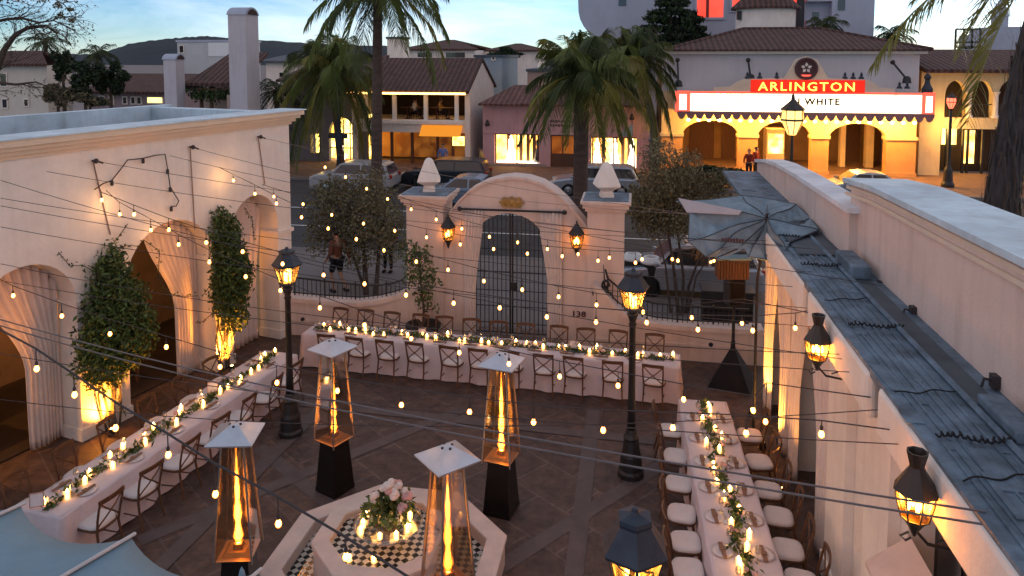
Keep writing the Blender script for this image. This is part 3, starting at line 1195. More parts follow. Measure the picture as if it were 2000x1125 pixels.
for y in (9.6, 7.0, 5.6):
    mb = MB()
    mb.tube([(2.35+.55*i/12, y+.03*math.sin(i*.9+y)+.012*i, 3.952) for i in range(13)], .007, 4)
    mb.build('loose_cable', M['rope'], rb, world=True)
for k, (px, py) in enumerate(((1517, 395), (1537, 408), (1640, 490), (1722, 558), (1788, 608), (1950, 745))):
    p = atX(px, py, 3.2 if k < 2 else 3.32)
    ho = MB()
    ho.box((-.03, 0, 0), (.06, .1, .12))
    ho.tube([(-.03, 0, 0), (-.12, 0, .02), (-.14, 0, -.06)], .015, 5)
    tag(ho.build('cable_hook', M['wiredark'], loc=tuple(p)), 'black anchor block on the right parapet, number %s from the far end' % ('one', 'two', 'three', 'four', 'five', 'six')[k], 'hook', 'anchor blocks on the parapet')
# door in the near opening, interior
mb = MB()
mb.b2((2.95, 6.15, 0), (3.0, 7.55, 2.9))
d_ = mb.build('door', M['darkmetal'], rb, world=True)
mb = MB()
mb.b2((2.93, 6.3, .2), (2.949, 6.8, 2.6))
mb.b2((2.93, 6.92, .2), (2.949, 7.42, 2.6))
o_ = mb.build('glass_pane', M['glassdark'], d_)
o_.data.transform(Matrix.Translation((-2.7, -3, 0)))
mb = MB()
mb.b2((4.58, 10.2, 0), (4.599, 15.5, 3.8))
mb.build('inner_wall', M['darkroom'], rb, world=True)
sb = MB()
sb.prism([(2.7, 6.2, 2.25), (2.7, 7.5, 2.25), (2.30, 7.5, 1.95), (2.30, 6.2, 1.95)], (0, 0, .05))
tag(sb.build('door_canopy', M['plaster'], loc=(2.7, 6.8, 2.2), world=True), 'sloping pinkish plaster ledge over the dark door under the near lantern', 'canopy')
g3 = 'drapes along the side building'
ox = Vector((2.62, 0, 0))
dy, nx_ = Vector((0, 1, 0)), Vector((1, 0, 0))
drape('curtain', 'white drape lit orange, farthest along the side building', ox, dy, nx_, 14.1, 15.2, lambda u: 3.35, .45, 1, 7, .05, g3, tie=.4, seed=11)
drape('curtain', 'white drape lit orange beside the black loudspeaker', ox, dy, nx_, 13.05, 14.05, lambda u: 3.35, .55, -1, 7, .05, g3, tie=.4, seed=12)
drape('curtain', 'white drape tied in the middle, behind the far chairs of the right table', ox, dy, nx_, 11.6, 12.68, lambda u: 3.35, .6, 1, 7, .05, g3, tie=.4, seed=13)
drape('curtain', 'white drape tied in the middle below the far lantern of the side building', ox, dy, nx_, 10.37, 11.45, lambda u: 3.35, .6, -1, 7, .05, g3, tie=.4, seed=14)


def big_lantern(label, loc, s=1.0):
    t = thing('wall_lantern', label, 'lantern', loc, PI/2, 'bracket lanterns on the side building')
    c = (0, .56, 0)
    mb = MB()
    mb.box((0, .02, -.1*s), (.09*s, .04, .75*s))
    mb.tube([(0, .03, -.40*s), (0, .2, -.50*s), (0, .46, -.44*s), (0, .56, -.28*s)], .018*s, 6)
    mb.tube([(0, .03, -.1*s), (0, .2, -.30*s), (0, .4, -.40*s)], .012*s, 5)
    sp = [(0, .17*s+.07*s*math.cos(a)*(1-a/11), -.38*s+.07*s*math.sin(a)*(1-a/11)) for a in [q*.6 for q in range(15)]]
    mb.tube(sp, .012*s, 5)
    mb.tube([(0, .60, -.32*s), (0, .66, -.37*s), (0, .62, -.42*s), (0, .58, -.38*s)], .014*s, 5)
    mb.build('bracket', M['iron'], t)
    mb = MB()
    mb.lathe([(.235*s, .16*s), (.21*s, .2*s), (.10*s, .38*s), (.075*s, .43*s), (.09*s, .50*s), (.115*s, .60*s), (.095*s, .60*s), (.07*s, .52*s), (0, .50*s)], 8, c)
    mb.build('hood', M['bronze'], t)
    mb = MB()
    mb.lathe([(.05*s, -.28*s), (.10*s, -.2*s), (.13*s, -.17*s), (.15*s, -.14*s)], 8, c)
    mb.lathe([(.015*s, -.36*s), (.04*s, -.31*s), (.05*s, -.28*s)], 8, c)
    for k in range(8):
        a = 2*PI*k/8
        mb.tube([(c[0]+.145*s*math.cos(a), c[1]+.145*s*math.sin(a), -.15*s), (c[0]+.2*s*math.cos(a), c[1]+.2*s*math.sin(a), .06*s), (c[0]+.21*s*math.cos(a), c[1]+.21*s*math.sin(a), .18*s)], .011*s, 4)
    mb.build('frame', M['iron'], t)
    mb = MB()
    mb.lathe([(.135*s, -.14*s), (.19*s, .05*s), (.2*s, .17*s)], 8, c)
    mb.build('glass', M['gamber'], t)
    mb = MB()
    for k in range(4):
        a = k*PI/2
        mb.ell((c[0]+.07*s*math.cos(a), c[1]+.07*s*math.sin(a), .0), (.026*s, .026*s, .075*s), 6, 5)
    mb.build('lamp_bulb', M['lampflame'], t)
    return t


p1 = atX(1597, 683, 2.14)
p2 = atX(1788, 985, 2.14)
big_lantern('lit lantern on the side building wall at the end of the farther drapes', (2.70, p1.y, p1.z), .70)
big_lantern('lit lantern with a scrolled bracket nearest the camera on the side building', (2.70, p2.y, p2.z), .70)
print('lanterns', p1, p2)
for k, (px, py) in enumerate(((1700, 800), (1752, 870), (1705, 1010))[:1]):
    pass
for k, (x, y, pw) in enumerate(((2.30, 13.3, 150), (2.30, 14.55, 190), (2.34, 11.9, 40))):
    t = thing('uplight', ('small uplight on the paving below the drape beside the loudspeaker', 'small uplight on the paving below the farthest drape', 'small uplight on the paving below the drape behind the right table')[k], 'uplight', (x, y, .004), 0, 'ground uplights under the drapes')
    mb = MB()
    mb.lathe([(.06, 0), (.07, .02), (.05, .1), (.055, .14), (.04, .14), (0, .12)], 10)
    mb.build('housing', M['iron'], t)
    mb = MB()
    mb.lathe([(.038, .135), (0, .137)], 10)
    mb.build('lens', M['lampflame'], t)
    lamp('uplight_lamp', (x, y, .18), pw, (1.0, .40, .05), .04, 'SPOT', Vector((.2, 0, 1)).to_track_quat('-Z', 'Y').to_euler(), 80, .8)
for p_ in (p1, p2):
    lamp('lantern_lamp', (2.08, p_.y, p_.z-.02), 12, (1.0, .44, .11), .1)
for px, py in ((203, 400), (430, 345), (300, 460)):
    lamp('bulb_lamp', onl(px, py, WL0, WL1)-LN*.34, 2.0, (1.0, .52, .18), .05)
# ------------------------------------------------------------------ tables
ORD = ['first', 'second', 'third', 'fourth', 'fifth', 'sixth', 'seventh', 'eighth', 'ninth', 'tenth', 'eleventh', 'twelfth', 'thirteenth', 'fourteenth', 'fifteenth', 'sixteenth', 'seventeenth', 'eighteenth', 'nineteenth', 'twentieth']


def cloth_mesh(Lx, Wy, h, seed, fold=.035):
    rs = random.Random(seed)
    mb = MB()
    per = []
    st = .09
    def edge(a, b):
        n = max(2, int((Vector(b)-Vector(a)).length/st))
        return [(Vector(a)+(Vector(b)-Vector(a))*i/n) for i in range(n)]
    x, y = Lx/2, Wy/2
    loop = edge((-x, -y), (x, -y))+edge((x, -y), (x, y))+edge((x, y), (-x, y))+edge((-x, y), (-x, -y))
    n = len(loop)
    ph = [rs.uniform(0, 6) for _ in range(4)]
    rows = []
    for k, (t, z) in enumerate(((-.03, h), (0, h-.004), (.012, h-.03), (.02, h*.72), (.035, h*.4), (.05, h*.15), (.055, .02))):
        row = []
        for i, p in enumerate(loop):
            s_ = i*st
            d = Vector((max(-1, min(1, p.x/x))**15 if abs(p.x) < x*.999 else (1 if p.x > 0 else -1), (1 if p.y > 0 else -1)*(abs(p.y)/y)**8))
            if d.length > 0:
                d.normalize()
            amp = max(0, t)*fold/.05
            w_ = math.sin(s_*9+ph[0])+.7*math.sin(s_*17+ph[1])+.6*math.sin(s_*4.1+ph[2])
            q = p+d*(t+amp*w_*.62)
            row.append((q.x, q.y, z))
        rows.append(row)
    vs = [v for r_ in rows for v in r_]
    fs = []
    for i in range(len(rows)-1):
        for k in range(n):
            fs.append((i*n+k, i*n+(k+1) % n, (i+1)*n+(k+1) % n, (i+1)*n+k))
    mb.add(vs, fs)
    # top as a grid with faint creases
    nx, ny = int(Lx/.12), 7
    g = [[(-x+.03+(Lx-.06)*i/nx, -y+.03+(Wy-.06)*j/ny, h+.0015*math.sin(i*1.7)+.001*rs.uniform(-1, 1)) for i in range(nx+1)] for j in range(ny+1)]
    mb.grid(g)
    return mb


TABLES = {}


def table(key, label, c, ang, Lx, Wy):
    t = thing('banquet_table', label, 'table', (c[0], c[1], 0), ang, 'long banquet tables')
    cloth_mesh(Lx, Wy, .755, len(key)).build('tablecloth', M['cloth'], t, smooth=True)
    mb = MB()
    mb.box((0, 0, .735), (Lx-.04, Wy-.04, .02))
    mb.build('tabletop', M['woodbrown'], t)
    TABLES[key] = (Vector((c[0], c[1], 0)), ang, Lx, Wy)


def tp_(key, u, v, z=.758):
    c, a, _, _ = TABLES[key]
    return Vector((c.x+u*math.cos(a)-v*math.sin(a), c.y+u*math.sin(a)+v*math.cos(a), z))


a0 = math.atan2(14.80-15.30, .93+7.35)
table('back', 'longest white clothed banquet table running along the gate wall', ((.93-7.35)/2+.02, (14.80+15.30)/2+.36), a0, 8.3, .74)
TL = math.atan2(14.16-8.66, -7.74+8.37)
u_ = Vector((math.cos(TL), math.sin(TL), 0))
cL = Vector((-8.37, 8.66, 0))+u_*2.78+Vector((u_.y, -u_.x, 0))*.39
table('left', 'long white clothed banquet table in front of the arcade', cL, TL, 5.75, .78)
aR = math.atan2(13.4-9.05, 1.255-1.40)
table('right', 'long white clothed banquet table beside the side building', (1.37, 10.05), aR, 6.8, .84)

# ------------------------------------------------------------------ garlands


def leafquad(mb, c, s, rs, mi, droop=None):
    d = Vector((rs.uniform(-1, 1), rs.uniform(-1, 1), rs.uniform(-.6, 1))).normalized()
    u = d.orthogonal().normalized()
    a = rs.uniform(0, 6.28)
    v = d.cross(u)
    u2 = u*math.cos(a)+v*math.sin(a)
    v2 = d.cross(u2)
    mb.add([c-u2*s, c+v2*s*.42+d*s*.12, c+u2*s, c-v2*s*.42+d*s*.12], [(0, 1, 2, 3)], mi)


def garland(key, label, u0, u1, seed):
    rs = random.Random(seed)
    o = tp_(key, (u0+u1)/2, 0)
    t = thing('greenery_garland', label, 'garland', tuple(o), 0, 'greenery garlands on the tables')
    mb = MB()
    n = int((u1-u0)*150)
    for i in range(n):
        u = rs.uniform(u0, u1)
        v = rs.gauss(0, .05)+.035*math.sin(u*4+seed)
        z = .77+abs(rs.gauss(0, .035))
        leafquad(mb, tp_(key, u, v, z)-o, rs.uniform(.03, .065), rs, rs.choice((0, 0, 1, 2)))
    mb.build('leaves', [M['leafA'], M['leafB'], M['leafC']], t, fix=False)
    k = u0+.3
    i = 0
    while k < u1-.2:
        b = tp_(key, k, rs.uniform(-.11, .11), .80)-o
        mb = MB()
        for q in range(rs.randint(4, 7)):
            p = b+Vector((rs.gauss(0, .055), rs.gauss(0, .055), rs.uniform(0, .12)))
            r_ = rs.uniform(.025, .045)
            mb.ell(p, (r_, r_, r_*.8), 7, 5, rs.choice((0, 0, 1)))
        mb.build('blossom', [M['flowerW'], M['flowerP']], t)
        k += rs.uniform(.55, .95)
        i += 1


garland('back', 'green garland with small candles along the longest back table', -4.0, 4.05, 21)
garland('left', 'green garland with flowers along the table in front of the arcade', -2.85, 2.8, 22)
garland('right', 'green garland with candles along the table beside the side building', -3.3, 3.35, 23)

# ------------------------------------------------------------------ votive candles
rs = random.Random(5)


def make_votive():
    t = thing('votive_candle', 'x', 'candle')
    mb = MB()
    mb.lathe([(.030, 0), (.038, .01), (.042, .085), (.037, .085), (.034, .03), (0, .03)], 9)
    mb.build('glass_holder', M['candle'], t)
    mb = MB()
    mb.ell((0, 0, .085), (.017, .017, .034), 6, 5)
    mb.build('flame', M['flamec'], t)
    return t


vot = make_votive()
first = True
CN = []
for key, n, lo, hi, lab in (('back', 34, -4.0, 4.05, 'small lit votive candle among the garland on the longest back table'),
                            ('left', 24, -2.8, 2.8, 'small lit votive candle among the garland on the table in front of the arcade'),
                            ('right', 27, -3.3, 3.35, 'small lit votive candle among the garland on the table beside the side building')):
    for i in range(n):
        u = lo+(hi-lo)*(i+.5+rs.uniform(-.35, .35))/n
        v = rs.choice((-1, 1))*rs.uniform(.04, .15)
        p = tp_(key, u, v)
        o = vot if first else dup(vot)
        first = False
        o.location = p
        o.scale = (.85, .85, rs.choice((.8, .9, 1.1, 1.3)))
        o['label'] = lab
        o['group'] = 'votive candles on the %s table' % key
        CN.append(p)

# ------------------------------------------------------------------ place settings


def make_glass():
    t = thing('wine_glass', 'x', 'glass')
    mb = MB()
    mb.lathe([(.034, 0), (.032, .004), (.006, .01), (.005, .08), (.02, .095), (.037, .13), (.036, .17), (.031, .2), (.029, .2), (.034, .165), (.034, .13), (0, .1)], 10)
    mb.build('glass_bowl', M['gclear'], t, smooth=True)
    return t


pl = MB()
pl.lathe([(.07, 0), (.085, .006), (.14, .016), (.142, .02), (.085, .012), (0, .010)], 20)
plate0 = pl.build('dinner_plate', M['plate'], smooth=True)
nk_ = MB()
nk_.prism([(-.15, -.028, 0), (.15, -.022, 0), (.155, .026, 0), (-.148, .03, 0)], (0, 0, .018))
nk_.prism([(-.05, -.04, .018), (.02, -.04, .018), (.02, .04, .018), (-.05, .04, .018)], (0, 0, .012))
nap0 = nk_.build('folded_napkin', M['napkin'], bevel=.005)
mb = MB()
mb.lathe([(.034, 0), (.032, .004), (.006, .01), (.005, .08), (.02, .095), (.037, .13), (.036, .17), (.031, .2), (.029, .2), (.034, .165), (.034, .13), (0, .1)], 10)
gl0 = mb.build('wine_glass', M['gclear'], smooth=True)
used = {'p': False, 'n': False, 'g': False}


def put(k, src, loc, rz, label, cat, group):
    o = src
    if used[k]:
        o = src.copy()
        col.objects.link(o)
    used[k] = True
    o.location = loc
    o.rotation_euler = (0, 0, rz)
    tag(o, label, cat, group)


SET = {'back': [(-3.75+i*.70, -1) for i in range(11)]+[(-3.75+i*.70, 1) for i in range(11)],
       'left': [(-2.3+i*.9, -1) for i in range(6)]+[(-2.3+i*.9, 1) for i in range(6)],
       'right': [(-2.9+i*.70, 1) for i in range(9)]+[(-2.9+i*.70, -1) for i in range(9)]}
TN = {'back': 'the longest back table', 'left': 'the table in front of the arcade', 'right': 'the table beside the side building'}
for key in SET:
    Wy = TABLES[key][3]
    for u, sd_ in SET[key]:
        a = TABLES[key][1]+(0 if sd_ < 0 else PI)
        g_ = 'on '+TN[key]
        put('p', plate0, tp_(key, u, sd_*(Wy/2-.17), .757), a, 'pale dinner plate with folded napkin, laid on '+TN[key], 'plate', 'plates '+g_)
        put('n', nap0, tp_(key, u, sd_*(Wy/2-.17), .772), a+rs.uniform(-.08, .08), 'tan folded napkin lying across a plate on '+TN[key], 'napkin', 'napkins '+g_)
        for dx in (.15,):
            put('g', gl0, tp_(key, u+dx*sd_, sd_*(Wy/2-.27), .757), rs.uniform(0, 6), 'clear stemmed wine glass standing on '+TN[key], 'glass', 'wine glasses '+g_)

for key, u, v, lab in (('back', -1.45, .05, 'white table card on the left part of the longest back table'), ('back', 1.95, .08, 'white table card on the right part of the longest back table'),
                       ('left', .85, .1, 'white table card halfway along the table in front of the arcade'), ('left', -2.8, .12, 'white table card at the near end of the table in front of the arcade'),
                       ('right', 1.1, 0, 'white table card among the candles on the table beside the side building')):
    p = tp_(key, u, v)
    t = thing('table_card', lab, 'table card', tuple(p), -.1 if key != 'left' else .5, 'framed cards on the tables')
    mb = MB()
    mb.prism([(-.09, 0, .01), (.09, 0, .01), (.09, .03, .20), (-.09, .03, .20)], (0, .012, 0))
    mb.build('frame', M['cardf'], t)
    mb = MB()
    mb.quad((-.075, -.003, .025), (.075, -.003, .025), (.075, .025, .187), (-.075, .025, .187))
    mb.build('card', M['cardw'], t)

# ------------------------------------------------------------------ cross back chairs


def make_chair():
    t = thing('chair', 'x', 'chair')
    mb = MB()
    prof = []
    n = 20
    for i in range(n):
        a = 2*PI*i/n
        ca, sa = math.cos(a), math.sin(a)
        x = .225*math.copysign(abs(ca)**.55, ca)*(1+.06*sa)
        y = .215*math.copysign(abs(sa)**.55, sa)
        prof.append((x, y, .42))
    mb.prism(prof, (0, 0, .032))
    mb.build('seat', M['wood'], t, bevel=.008)
    mb = MB()
    rows = []
    for r_, z in ((1.0, .455), (1.0, .475), (.94, .497), (.7, .508), (.35, .511), (.02, .512)):
        rows.append([(p[0]*r_*.94, p[1]*r_*.94+.006, z) for p in prof]+[(prof[0][0]*r_*.94, prof[0][1]*r_*.94+.006, z)])
    mb.grid(rows)
    mb.build('cushion', M['cushion'], t, smooth=True)
    for sx in (-1, 1):
        mb = MB()
        mb.tube([(sx*.185, .17, .42), (sx*.20, .20, .2), (sx*.205, .215, 0)], .018, 6, r1=.014)
        mb.build('leg', M['wood'], t)
        mb = MB()
        mb.tube([(sx*.18, -.18, .44), (sx*.19, -.215, .22), (sx*.20, -.27, 0)], .019, 6, r1=.015)
        mb.build('leg', M['wood'], t)
    mb = MB()
    for sx in (-1, 1):
        mb.tube([(sx*.18, -.19, .42), (sx*.195, -.215, .6), (sx*.20, -.255, .78), (sx*.19, -.28, .875)], .017, 6)
    tr = [(.215*math.cos(a)*1.0, -.275-.035*(1-math.cos(a)**2), .875+.012*math.sin(a)) for a in [PI*i/10 for i in range(11)]]
    for i in range(len(tr)-1):
        a, b_ = Vector(tr[i]), Vector(tr[i+1])
        mb.prism([a+Vector((0, -.012, -.03)), b_+Vector((0, -.012, -.03)), b_+Vector((0, -.012, .03)), a+Vector((0, -.012, .03))], (0, .024, 0))
    mb.build('backrest', M['wood'], t)
    mb = MB()
    for sx in (-1, 1):
        mb.tube([(sx*.185, -.20, .5), (sx*.06, -.245, .62), (-sx*.06, -.265, .72), (-sx*.18, -.275, .845)], .012, 5)
    mb.build('cross_brace', M['wood'], t)
    mb = MB()
    mb.tube([(-.2, .2, .19), (.2, .2, .19)], .011, 5)
    for sx in (-1, 1):
        mb.tube([(sx*.198, .2, .17), (sx*.19, -.215, .2)], .011, 5)
    mb.build('stretcher', M['wood'], t)
    return t


ch0 = make_chair()
ch_used = [False]


def chair(loc, rz, label, group):
    o = ch0 if not ch_used[0] else dup(ch0)
    ch_used[0] = True
    o.location = (loc[0]+rs.uniform(-.02, .02), loc[1]+rs.uniform(-.02, .02), .004)
    o.rotation_euler = (0, 0, rz+rs.uniform(-.13, .13))
    o['label'] = label
    o['group'] = group


fx = [-6.62, -5.92, -5.22, -4.55, -3.78, -3.16, -2.47, -1.82, -1.15, -.40, .42]
for i, x in enumerate(fx):
    p = tp_('back', (x+3.2)/math.cos(a0), -.37-.02)
    lab = ('leftmost' if i == 0 else 'rightmost' if i == len(fx)-1 else ORD[i]+' from the left,')+' cross back chair on the near side of the back table'
    chair((x, p.y-.02, 0), a0, lab.replace(', wooden', ' wooden'), 'chairs on the near side of the back table')
bx = [(655, 612), (705, 615), (755, 622), (805, 632), (862, 632), (915, 637), (970, 643), (1022, 645), (1085, 650), (1145, 655), (1203, 658), (1278, 658)]
for i, q in enumerate(bx):
    p = G(*q, .88)
    lab = ('leftmost' if i == 0 else 'rightmost' if i == len(bx)-1 else ORD[i]+' from the left')+' cross back chair between back table and gate wall'
    v = tp_('back', 0, .37+.33).y+(p.x+3.2)*math.tan(a0)
    chair((p.x, max(v, min(p.y-.28, v+.25)), 0), PI+a0, lab, 'chairs on the far side of the back table')
for i in range(7):
    w_ = tp_('left', -2.42+i*.78, -(TABLES['left'][3]/2+.16))
    chair(w_, TL, ('nearest' if i == 0 else 'farthest' if i == 6 else ORD[i]+' from the camera')+' cross back chair, courtyard side of the left table', 'chairs on the courtyard side of the left table')
for i in range(6):
    w_ = tp_('left', -2.45+i*.86, TABLES['left'][3]/2+.28)
    chair(w_, TL+PI, ('nearest' if i == 0 else 'farthest' if i == 5 else ORD[i]+' from the camera')+' cross back chair, arcade side of the left table', 'chairs on the arcade side of the left table')
for i, q in enumerate(((1313, 840), (1323, 890), (1328, 943), (1336, 1003), (1343, 1058), (1347, 1115))):
    p = G(*q, .47)
    chair((p.x-.03, p.y, 0), -PI/2, ('farthest' if i == 0 else 'nearest' if i == 5 else ORD[i]+' from the far end')+' cross back chair, open side of the right table', 'chairs on the open side of the right table')
for i, q in enumerate(((1460, 850), (1478, 902), (1496, 958), (1515, 1008), (1537, 1072), (1560, 1135))):
    p = G(*q, .47)
    chair((p.x+.03, p.y, 0), PI/2, ('farthest' if i == 0 else 'nearest' if i == 5 else ORD[i]+' from the far end')+' cross back chair, wall side of the right table', 'chairs on the wall side of the right table')

# ------------------------------------------------------------------ patio heaters


def make_heater():
    t = thing('patio_heater', 'x', 'patio heater')
    mb = MB()
    mb.lathe([(.275, .05), (.31, .0), (.31, .05), (.30, .08), (.225, .80), (.235, .81), (.235, .85)], 4, (0, 0, 0), 0, PI/4)
    mb.build('base', M['darkmetal'], t)
    mb = MB()
    mb.lathe([(.30, .85), (.235, .86), (.16, .90), (.08, .90), (.07, .96), (0, .96)], 4, (0, 0, 0), 0, PI/4)
    mb.build('burner_tray', mat('tray_metal', (.45, .28, .16), .4, .2, 5, .1, 30, metal=.6), t)
    for k in range(4):
        a = PI/4+k*PI/2
        ca, sa = math.cos(a), math.sin(a)
        mb = MB()
        mb.tube([(.325*ca, .325*sa, .82), (.185*ca, .185*sa, 2.28)], .013, 4)
        mb.build('post', M['alu'], t)
    for k in range(4):
        a = PI/4+k*PI/2
        b_ = a+PI/2
        mb = MB()
        r0, r1 = .305, .178
        mb.quad((r0*math.cos(a), r0*math.sin(a), .87), (r0*math.cos(b_), r0*math.sin(b_), .87), (r1*math.cos(b_), r1*math.sin(b_), 2.26), (r1*math.cos(a), r1*math.sin(a), 2.26))
        mb.build('glass_panel', M['gheat'], t)
    mb = MB()
    mb.lathe([(.062, .95), (.062, 2.26)], 14)
    mb.build('tube', M['gtube'], t, smooth=True)
    rq = random.Random(31)
    mb = MB()
    prof = []
    for i in range(15):
        f = i/14
        prof.append((.040*(1-f)**.5*(1+.30*math.sin(f*19)+.15*math.sin(f*41))*(.6 if i == 0 else 1)+.004, .97+.98*f))
    mb.lathe(prof, 9)
    mb.build('flame', M['flame'], t, smooth=True)
    mb = MB()
    prof = [(.022*(1-f)**.6*(1+.2*math.sin(f*13))+.003, .965+.55*f) for f in [i/10 for i in range(11)]]
    mb.lathe(prof, 8, (0, 0, 0))
    mb.build('flame_core', M['flamecore'], t, smooth=True)
    mb = MB()
    mb.lathe([(.10, 2.24), (.22, 2.26), (.22, 2.3), (.08, 2.33)], 4, (0, 0, 0), 0, PI/4)
    mb.build('collar', M['darkmetal'], t)
    mb = MB()
    mb.lathe([(.395, 2.335), (.40, 2.345), (.095, 2.475), (.09, 2.47), (.39, 2.325)], 4, (0, 0, 0), 0, PI/4)
    mb.lathe([(.098, 2.476), (.06, 2.485), (0, 2.49)], 4, (0, 0, 0), 0, PI/4)
    rf = mb.build('reflector', M['steel'], t)
    mb = MB()
    for k in range(4):
        a = k*PI/2
        mb.lathe([(.016, 2.44), (.016, 2.478), (0, 2.48)], 8, (.065*math.cos(a), .065*math.sin(a), .008))
    mb.build('bolt', M['iron'], rf)
    return t


HT = [([(935.5, 714.5), (955.7, 690), (1026.7, 698), (998, 728.6)], 'tall pyramid patio heater in front of the middle of the back table'),
      ([(599.5, 685), (645, 662), (690.5, 678), (663.5, 694)], 'tall pyramid patio heater near the left end of the back table'),
      ([(401, 868), (434, 836), (513, 824), (490, 871)], 'tall pyramid patio heater nearest the left table'),
      ([(811, 888), (888, 862), (938, 899), (857, 930)], 'tall pyramid patio heater beside the right rim of the tiled fountain')]
h0 = make_heater()
HP = []
for i, (q, lab) in enumerate(HT):
    P = [G(x, y, 2.345) for x, y in q]
    c = sum(P, Vector())/4
    e = P[0]-P[2]
    rz = math.atan2(e.y, e.x)-PI/4
    o = h0 if i == 0 else dup(h0)
    o.location = (c.x, c.y, .004)
    o.rotation_euler = (0, 0, rz)
    tag(o, lab, 'patio heater', 'patio heaters around the fountain')
    HP.append(c)
    for ch in o.children:
        if ch.name.startswith('flame'):
            f = (1.0, .82, .93, 1.06)[i]
            ch.scale = (1, 1, f)
            ch.location.z = .97*(1-f)
            ch.rotation_euler.z = i*1.3
    print('heater', c, [round((p-c).length, 2) for p in P])

# ------------------------------------------------------------------ fountain
FC = Vector((-3.18, 8.98, 0))
ft = thing('fountain', 'octagonal stone fountain with black and white checked tiles', 'fountain', tuple(FC))


def ring(mb, Ro, Ri, z0, z1, n=8, ph=PI/8):
    mb.lathe([(Ro, z0), (Ro, z1), (Ri, z1), (Ri, z0)], n, (0, 0, 0), 0, ph, closed=True)


mb = MB()
ring(mb, 1.60, 1.36, 0, .36)
ring(mb, 1.63, 1.34, .36, .42)
mb.build('outer_rim', M['ceram'], ft, bevel=.015)
mb = MB()
ring(mb, .95, .76, 0, .66)
ring(mb, .98, .74, .66, .72)
mb.build('inner_rim', M['ceram'], ft, bevel=.015)
m, nt, b = newmat('checked_tiles')
N, L = nt.nodes.new, nt.links.new
tc = N('ShaderNodeTexCoord')
mp = N('ShaderNodeMapping')
mp.inputs['Rotation'].default_value = (0, 0, R(40))
L(tc.outputs['Object'], mp.inputs[0])
ck = N('ShaderNodeTexChecker')
ck.inputs['Scale'].default_value = 13
ck.inputs['Color1'].default_value = (.62, .56, .46, 1)
ck.inputs['Color2'].default_value = (.015, .02, .02, 1)
L(mp.outputs[0], ck.inputs[0])
L(ck.outputs[0], b.inputs['Base Color'])
b.inputs['Roughness'].default_value = .22
M['check'] = m
mb = MB()
mb.lathe([(1.37, .22), (.95, .225)], 8, (0, 0, 0), 0, PI/8)
mb.build('basin_tiles', M['check'], ft)
mb = MB()
mb.add([(.77*math.cos(PI/8+k*PI/4), .77*math.sin(PI/8+k*PI/4), .602) for k in range(8)], [tuple(range(8))])
mb.build('upper_tiles', M['check'], ft)
mb = MB()
mb.lathe([(.14, .60), (.12, .66), (.10, .78), (.16, .80), (.16, .82), (0, .82)], 12)
mb.build('pedestal', M['ceram'], ft)
ty = MB()
ty.lathe([(.2, 0), (.42, .0), (.46, .05), (.44, .05), (.41, .015), (0, .012)], 28)
ty = ty.build('glass_tray', M['gclear'], smooth=True, loc=(FC.x+.03, FC.y-.02, .823))
tag(ty, 'round clear glass tray carrying candles on the fountain', 'tray')
bq = thing('flower_arrangement', 'low bouquet of white flowers and leaves in the middle of the fountain', 'flowers', (FC.x+.02, FC.y+.06, .84))
bq.scale = (1.2, 1.2, 1.2)
rs2 = random.Random(44)
mb = MB()
for i in range(420):
    a, rr = rs2.uniform(0, 6.28), rs2.uniform(0, .30)
    leafquad(mb, Vector((rr*math.cos(a), rr*math.sin(a), .05+.32*rs2.random()*(1-rr*1.6))), rs2.uniform(.035, .07), rs2, rs2.choice((0, 0, 1, 2)))
mb.build('leaves', [M['leafA'], M['leafB'], M['leafC']], bq, fix=False)
for i in range(15):
    a, rr = rs2.uniform(0, 6.28), rs2.uniform(0, .22)
    mb = MB()
    c = Vector((rr*math.cos(a), rr*math.sin(a), .40-.7*rr+rs2.uniform(-.04, .05)))
    for q in range(5):
        e = Vector((rs2.gauss(0, .018), rs2.gauss(0, .018), rs2.gauss(0, .01)))
        mb.ell(c+e, (.042, .042, .03), 8, 5, i % 3 == 2)
    mb.build('blossom', [M['flowerW'], M['flowerP']], bq)
for i in range(11):
    a = 2*PI*i/11+rs2.uniform(-.2, .2)
    rr = rs2.uniform(.27, .39)
    o = dup(vot, (FC.x+.03+rr*math.cos(a), FC.y-.02+rr*math.sin(a), .838), 0, 'lit votive candle on the round glass tray of the fountain', 'votive candles on the glass tray')
    o.scale = (.85, .85, rs2.uniform(.75, 1.1))
for i, (px, py) in enumerate(((682, 1096), (730, 1098))):
    p = G(px, py, .6)
    dup(vot, (p.x, p.y, .603), 0, ('left', 'right')[i]+' one of two lit candles standing on the checked upper tiles of the fountain', 'votive candles on the fountain tiles')

# ------------------------------------------------------------------ lamp posts


